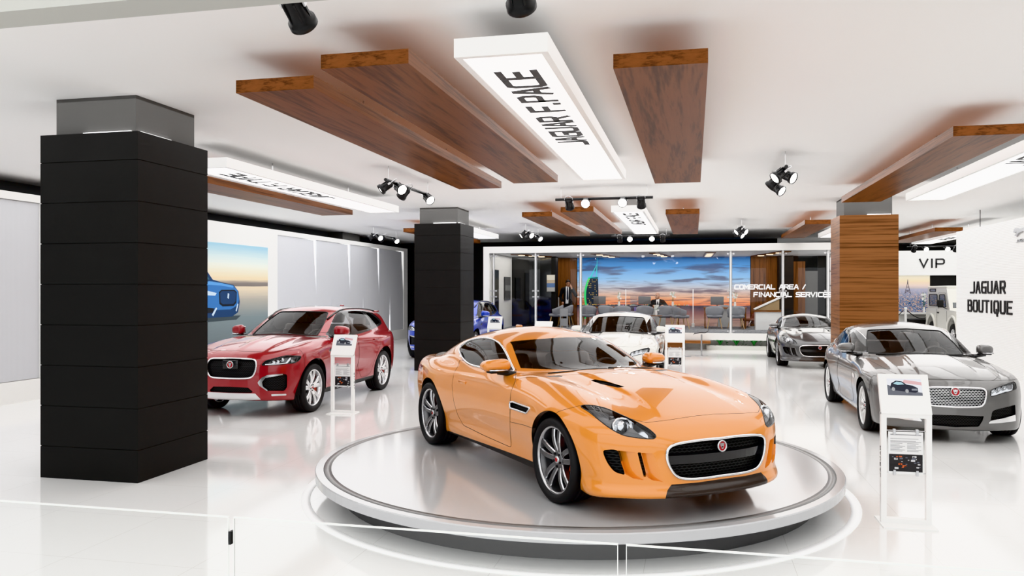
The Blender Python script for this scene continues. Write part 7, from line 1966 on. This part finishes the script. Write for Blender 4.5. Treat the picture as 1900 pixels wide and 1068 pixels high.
for xc in (0, -2.36):
    for sg in (1, -1): add_wheel(orr, me4, (xc, sg * .74, .40), sg, False)

# ------------------------------------------------------------------ light and camera
LK = 1.42
def area(name, loc, rot, sx, sy, power, col=(1, 1, 1)):
    l = bpy.data.lights.new(name, 'AREA'); l.shape = 'RECTANGLE'; l.size = sx; l.size_y = sy; l.energy = power * LK; l.color = col
    o = bpy.data.objects.new(name, l); COL.objects.link(o); o.location = loc; o.rotation_euler = rot; return o
def spot(name, loc, tgt, power, ang=.9, rad=.08):
    l = bpy.data.lights.new(name, 'SPOT'); l.energy = power * .25; l.spot_size = ang; l.spot_blend = .6; l.shadow_soft_size = rad; l.color = (1, .97, .93)
    o = bpy.data.objects.new(name, l); COL.objects.link(o); o.location = loc; d = Vector(tgt) - Vector(loc); o.rotation_euler = d.to_track_quat('-Z', 'Y').to_euler(); return o
# broad added fills, not fittings, to brighten the showroom, corner and office
for x0, x1, y0, y1, q in ((-11.8, 6.6, -2, 8.5, .64), (-11.0, 6.6, 8.5, 17.5, .86), (-11.0, 6.6, 17.5, 26, 1.2), (6.9, 12.0, 22.8, 32.8, 1.25)):
    area('ceiling_fill', ((x0 + x1) / 2, (y0 + y1) / 2, 3.80), (0, 0, 0), x1 - x0, y1 - y0, q * PI * (x1 - x0) * (y1 - y0))
area('office_fill', (-.9, 28.7, 3.12), (0, 0, 0), 11.5, 4.2, 1.3 * PI * 48, (1, .97, .93))  # large fill area added to brighten the office interior
area('corridor_light', (4.6, 29.5, 3.12), (0, 0, 0), 1.0, 2.5, 12)
for a, b_, p_ in (((-4.65, 12.6, 3.45), (-6.4, 11, .6), 60), ((1.25, 12, 3.45), (-.6, 7.2, .8), 60), ((1.25, 13, 3.45), (3.3, 11, .8), 50), ((-.9, 14.9, 3.45), (-1.1, 8.5, .6), 60), ((1.3, 22.6, 3.45), (2.9, 21, .6), 40), ((-4.7, 22.8, 3.45), (-6.6, 22, .8), 40),
              ((-9.5, 22.8, 3.45), (-11, 25.6, 2.4), 60), ((-9.5, 12, 3.45), (-11, 16, 2), 50), ((-1.3, 25.5, 3.5), (-1.5, 31.4, 3.75), 60), ((8.2, 30.3, 3.38), (8.4, 33, 2.9), 40)): spot('spot_light', a, b_, p_)
area('entrance_daylight', (-1.5, -3.6, 2.0), (PI / 2, 0, 0), 20, 3.4, .72 * PI * 68, (.97, .985, 1))
w = bpy.data.worlds.new('world'); sc.world = w; w.use_nodes = True
bg = w.node_tree.nodes['Background']; bg.inputs[0].default_value = (.95, .97, 1, 1); bg.inputs[1].default_value = .6
cd = bpy.data.cameras.new('camera'); cd.sensor_width = 36; cd.lens = F_PX / 1900 * 36; cd.shift_x = (950 - CX) / 1900; cd.shift_y = -(534 - CY) / 1900
cam = bpy.data.objects.new('camera', cd); COL.objects.link(cam); cam.location = (0, 0, CAM_H); cam.rotation_euler = (PI / 2, 0, YAW); sc.camera = cam; cd.clip_start = .05
sc.view_settings.view_transform = 'Khronos PBR Neutral'; sc.view_settings.look = 'None'; sc.view_settings.exposure = .07
sc.cycles.max_bounces = 10; sc.cycles.diffuse_bounces = 5; sc.cycles.glossy_bounces = 5; sc.cycles.transparent_max_bounces = 24; sc.cycles.use_denoising = True
sc.cycles.sample_clamp_indirect = 6; sc.cycles.caustics_reflective = False; sc.cycles.caustics_refractive = False
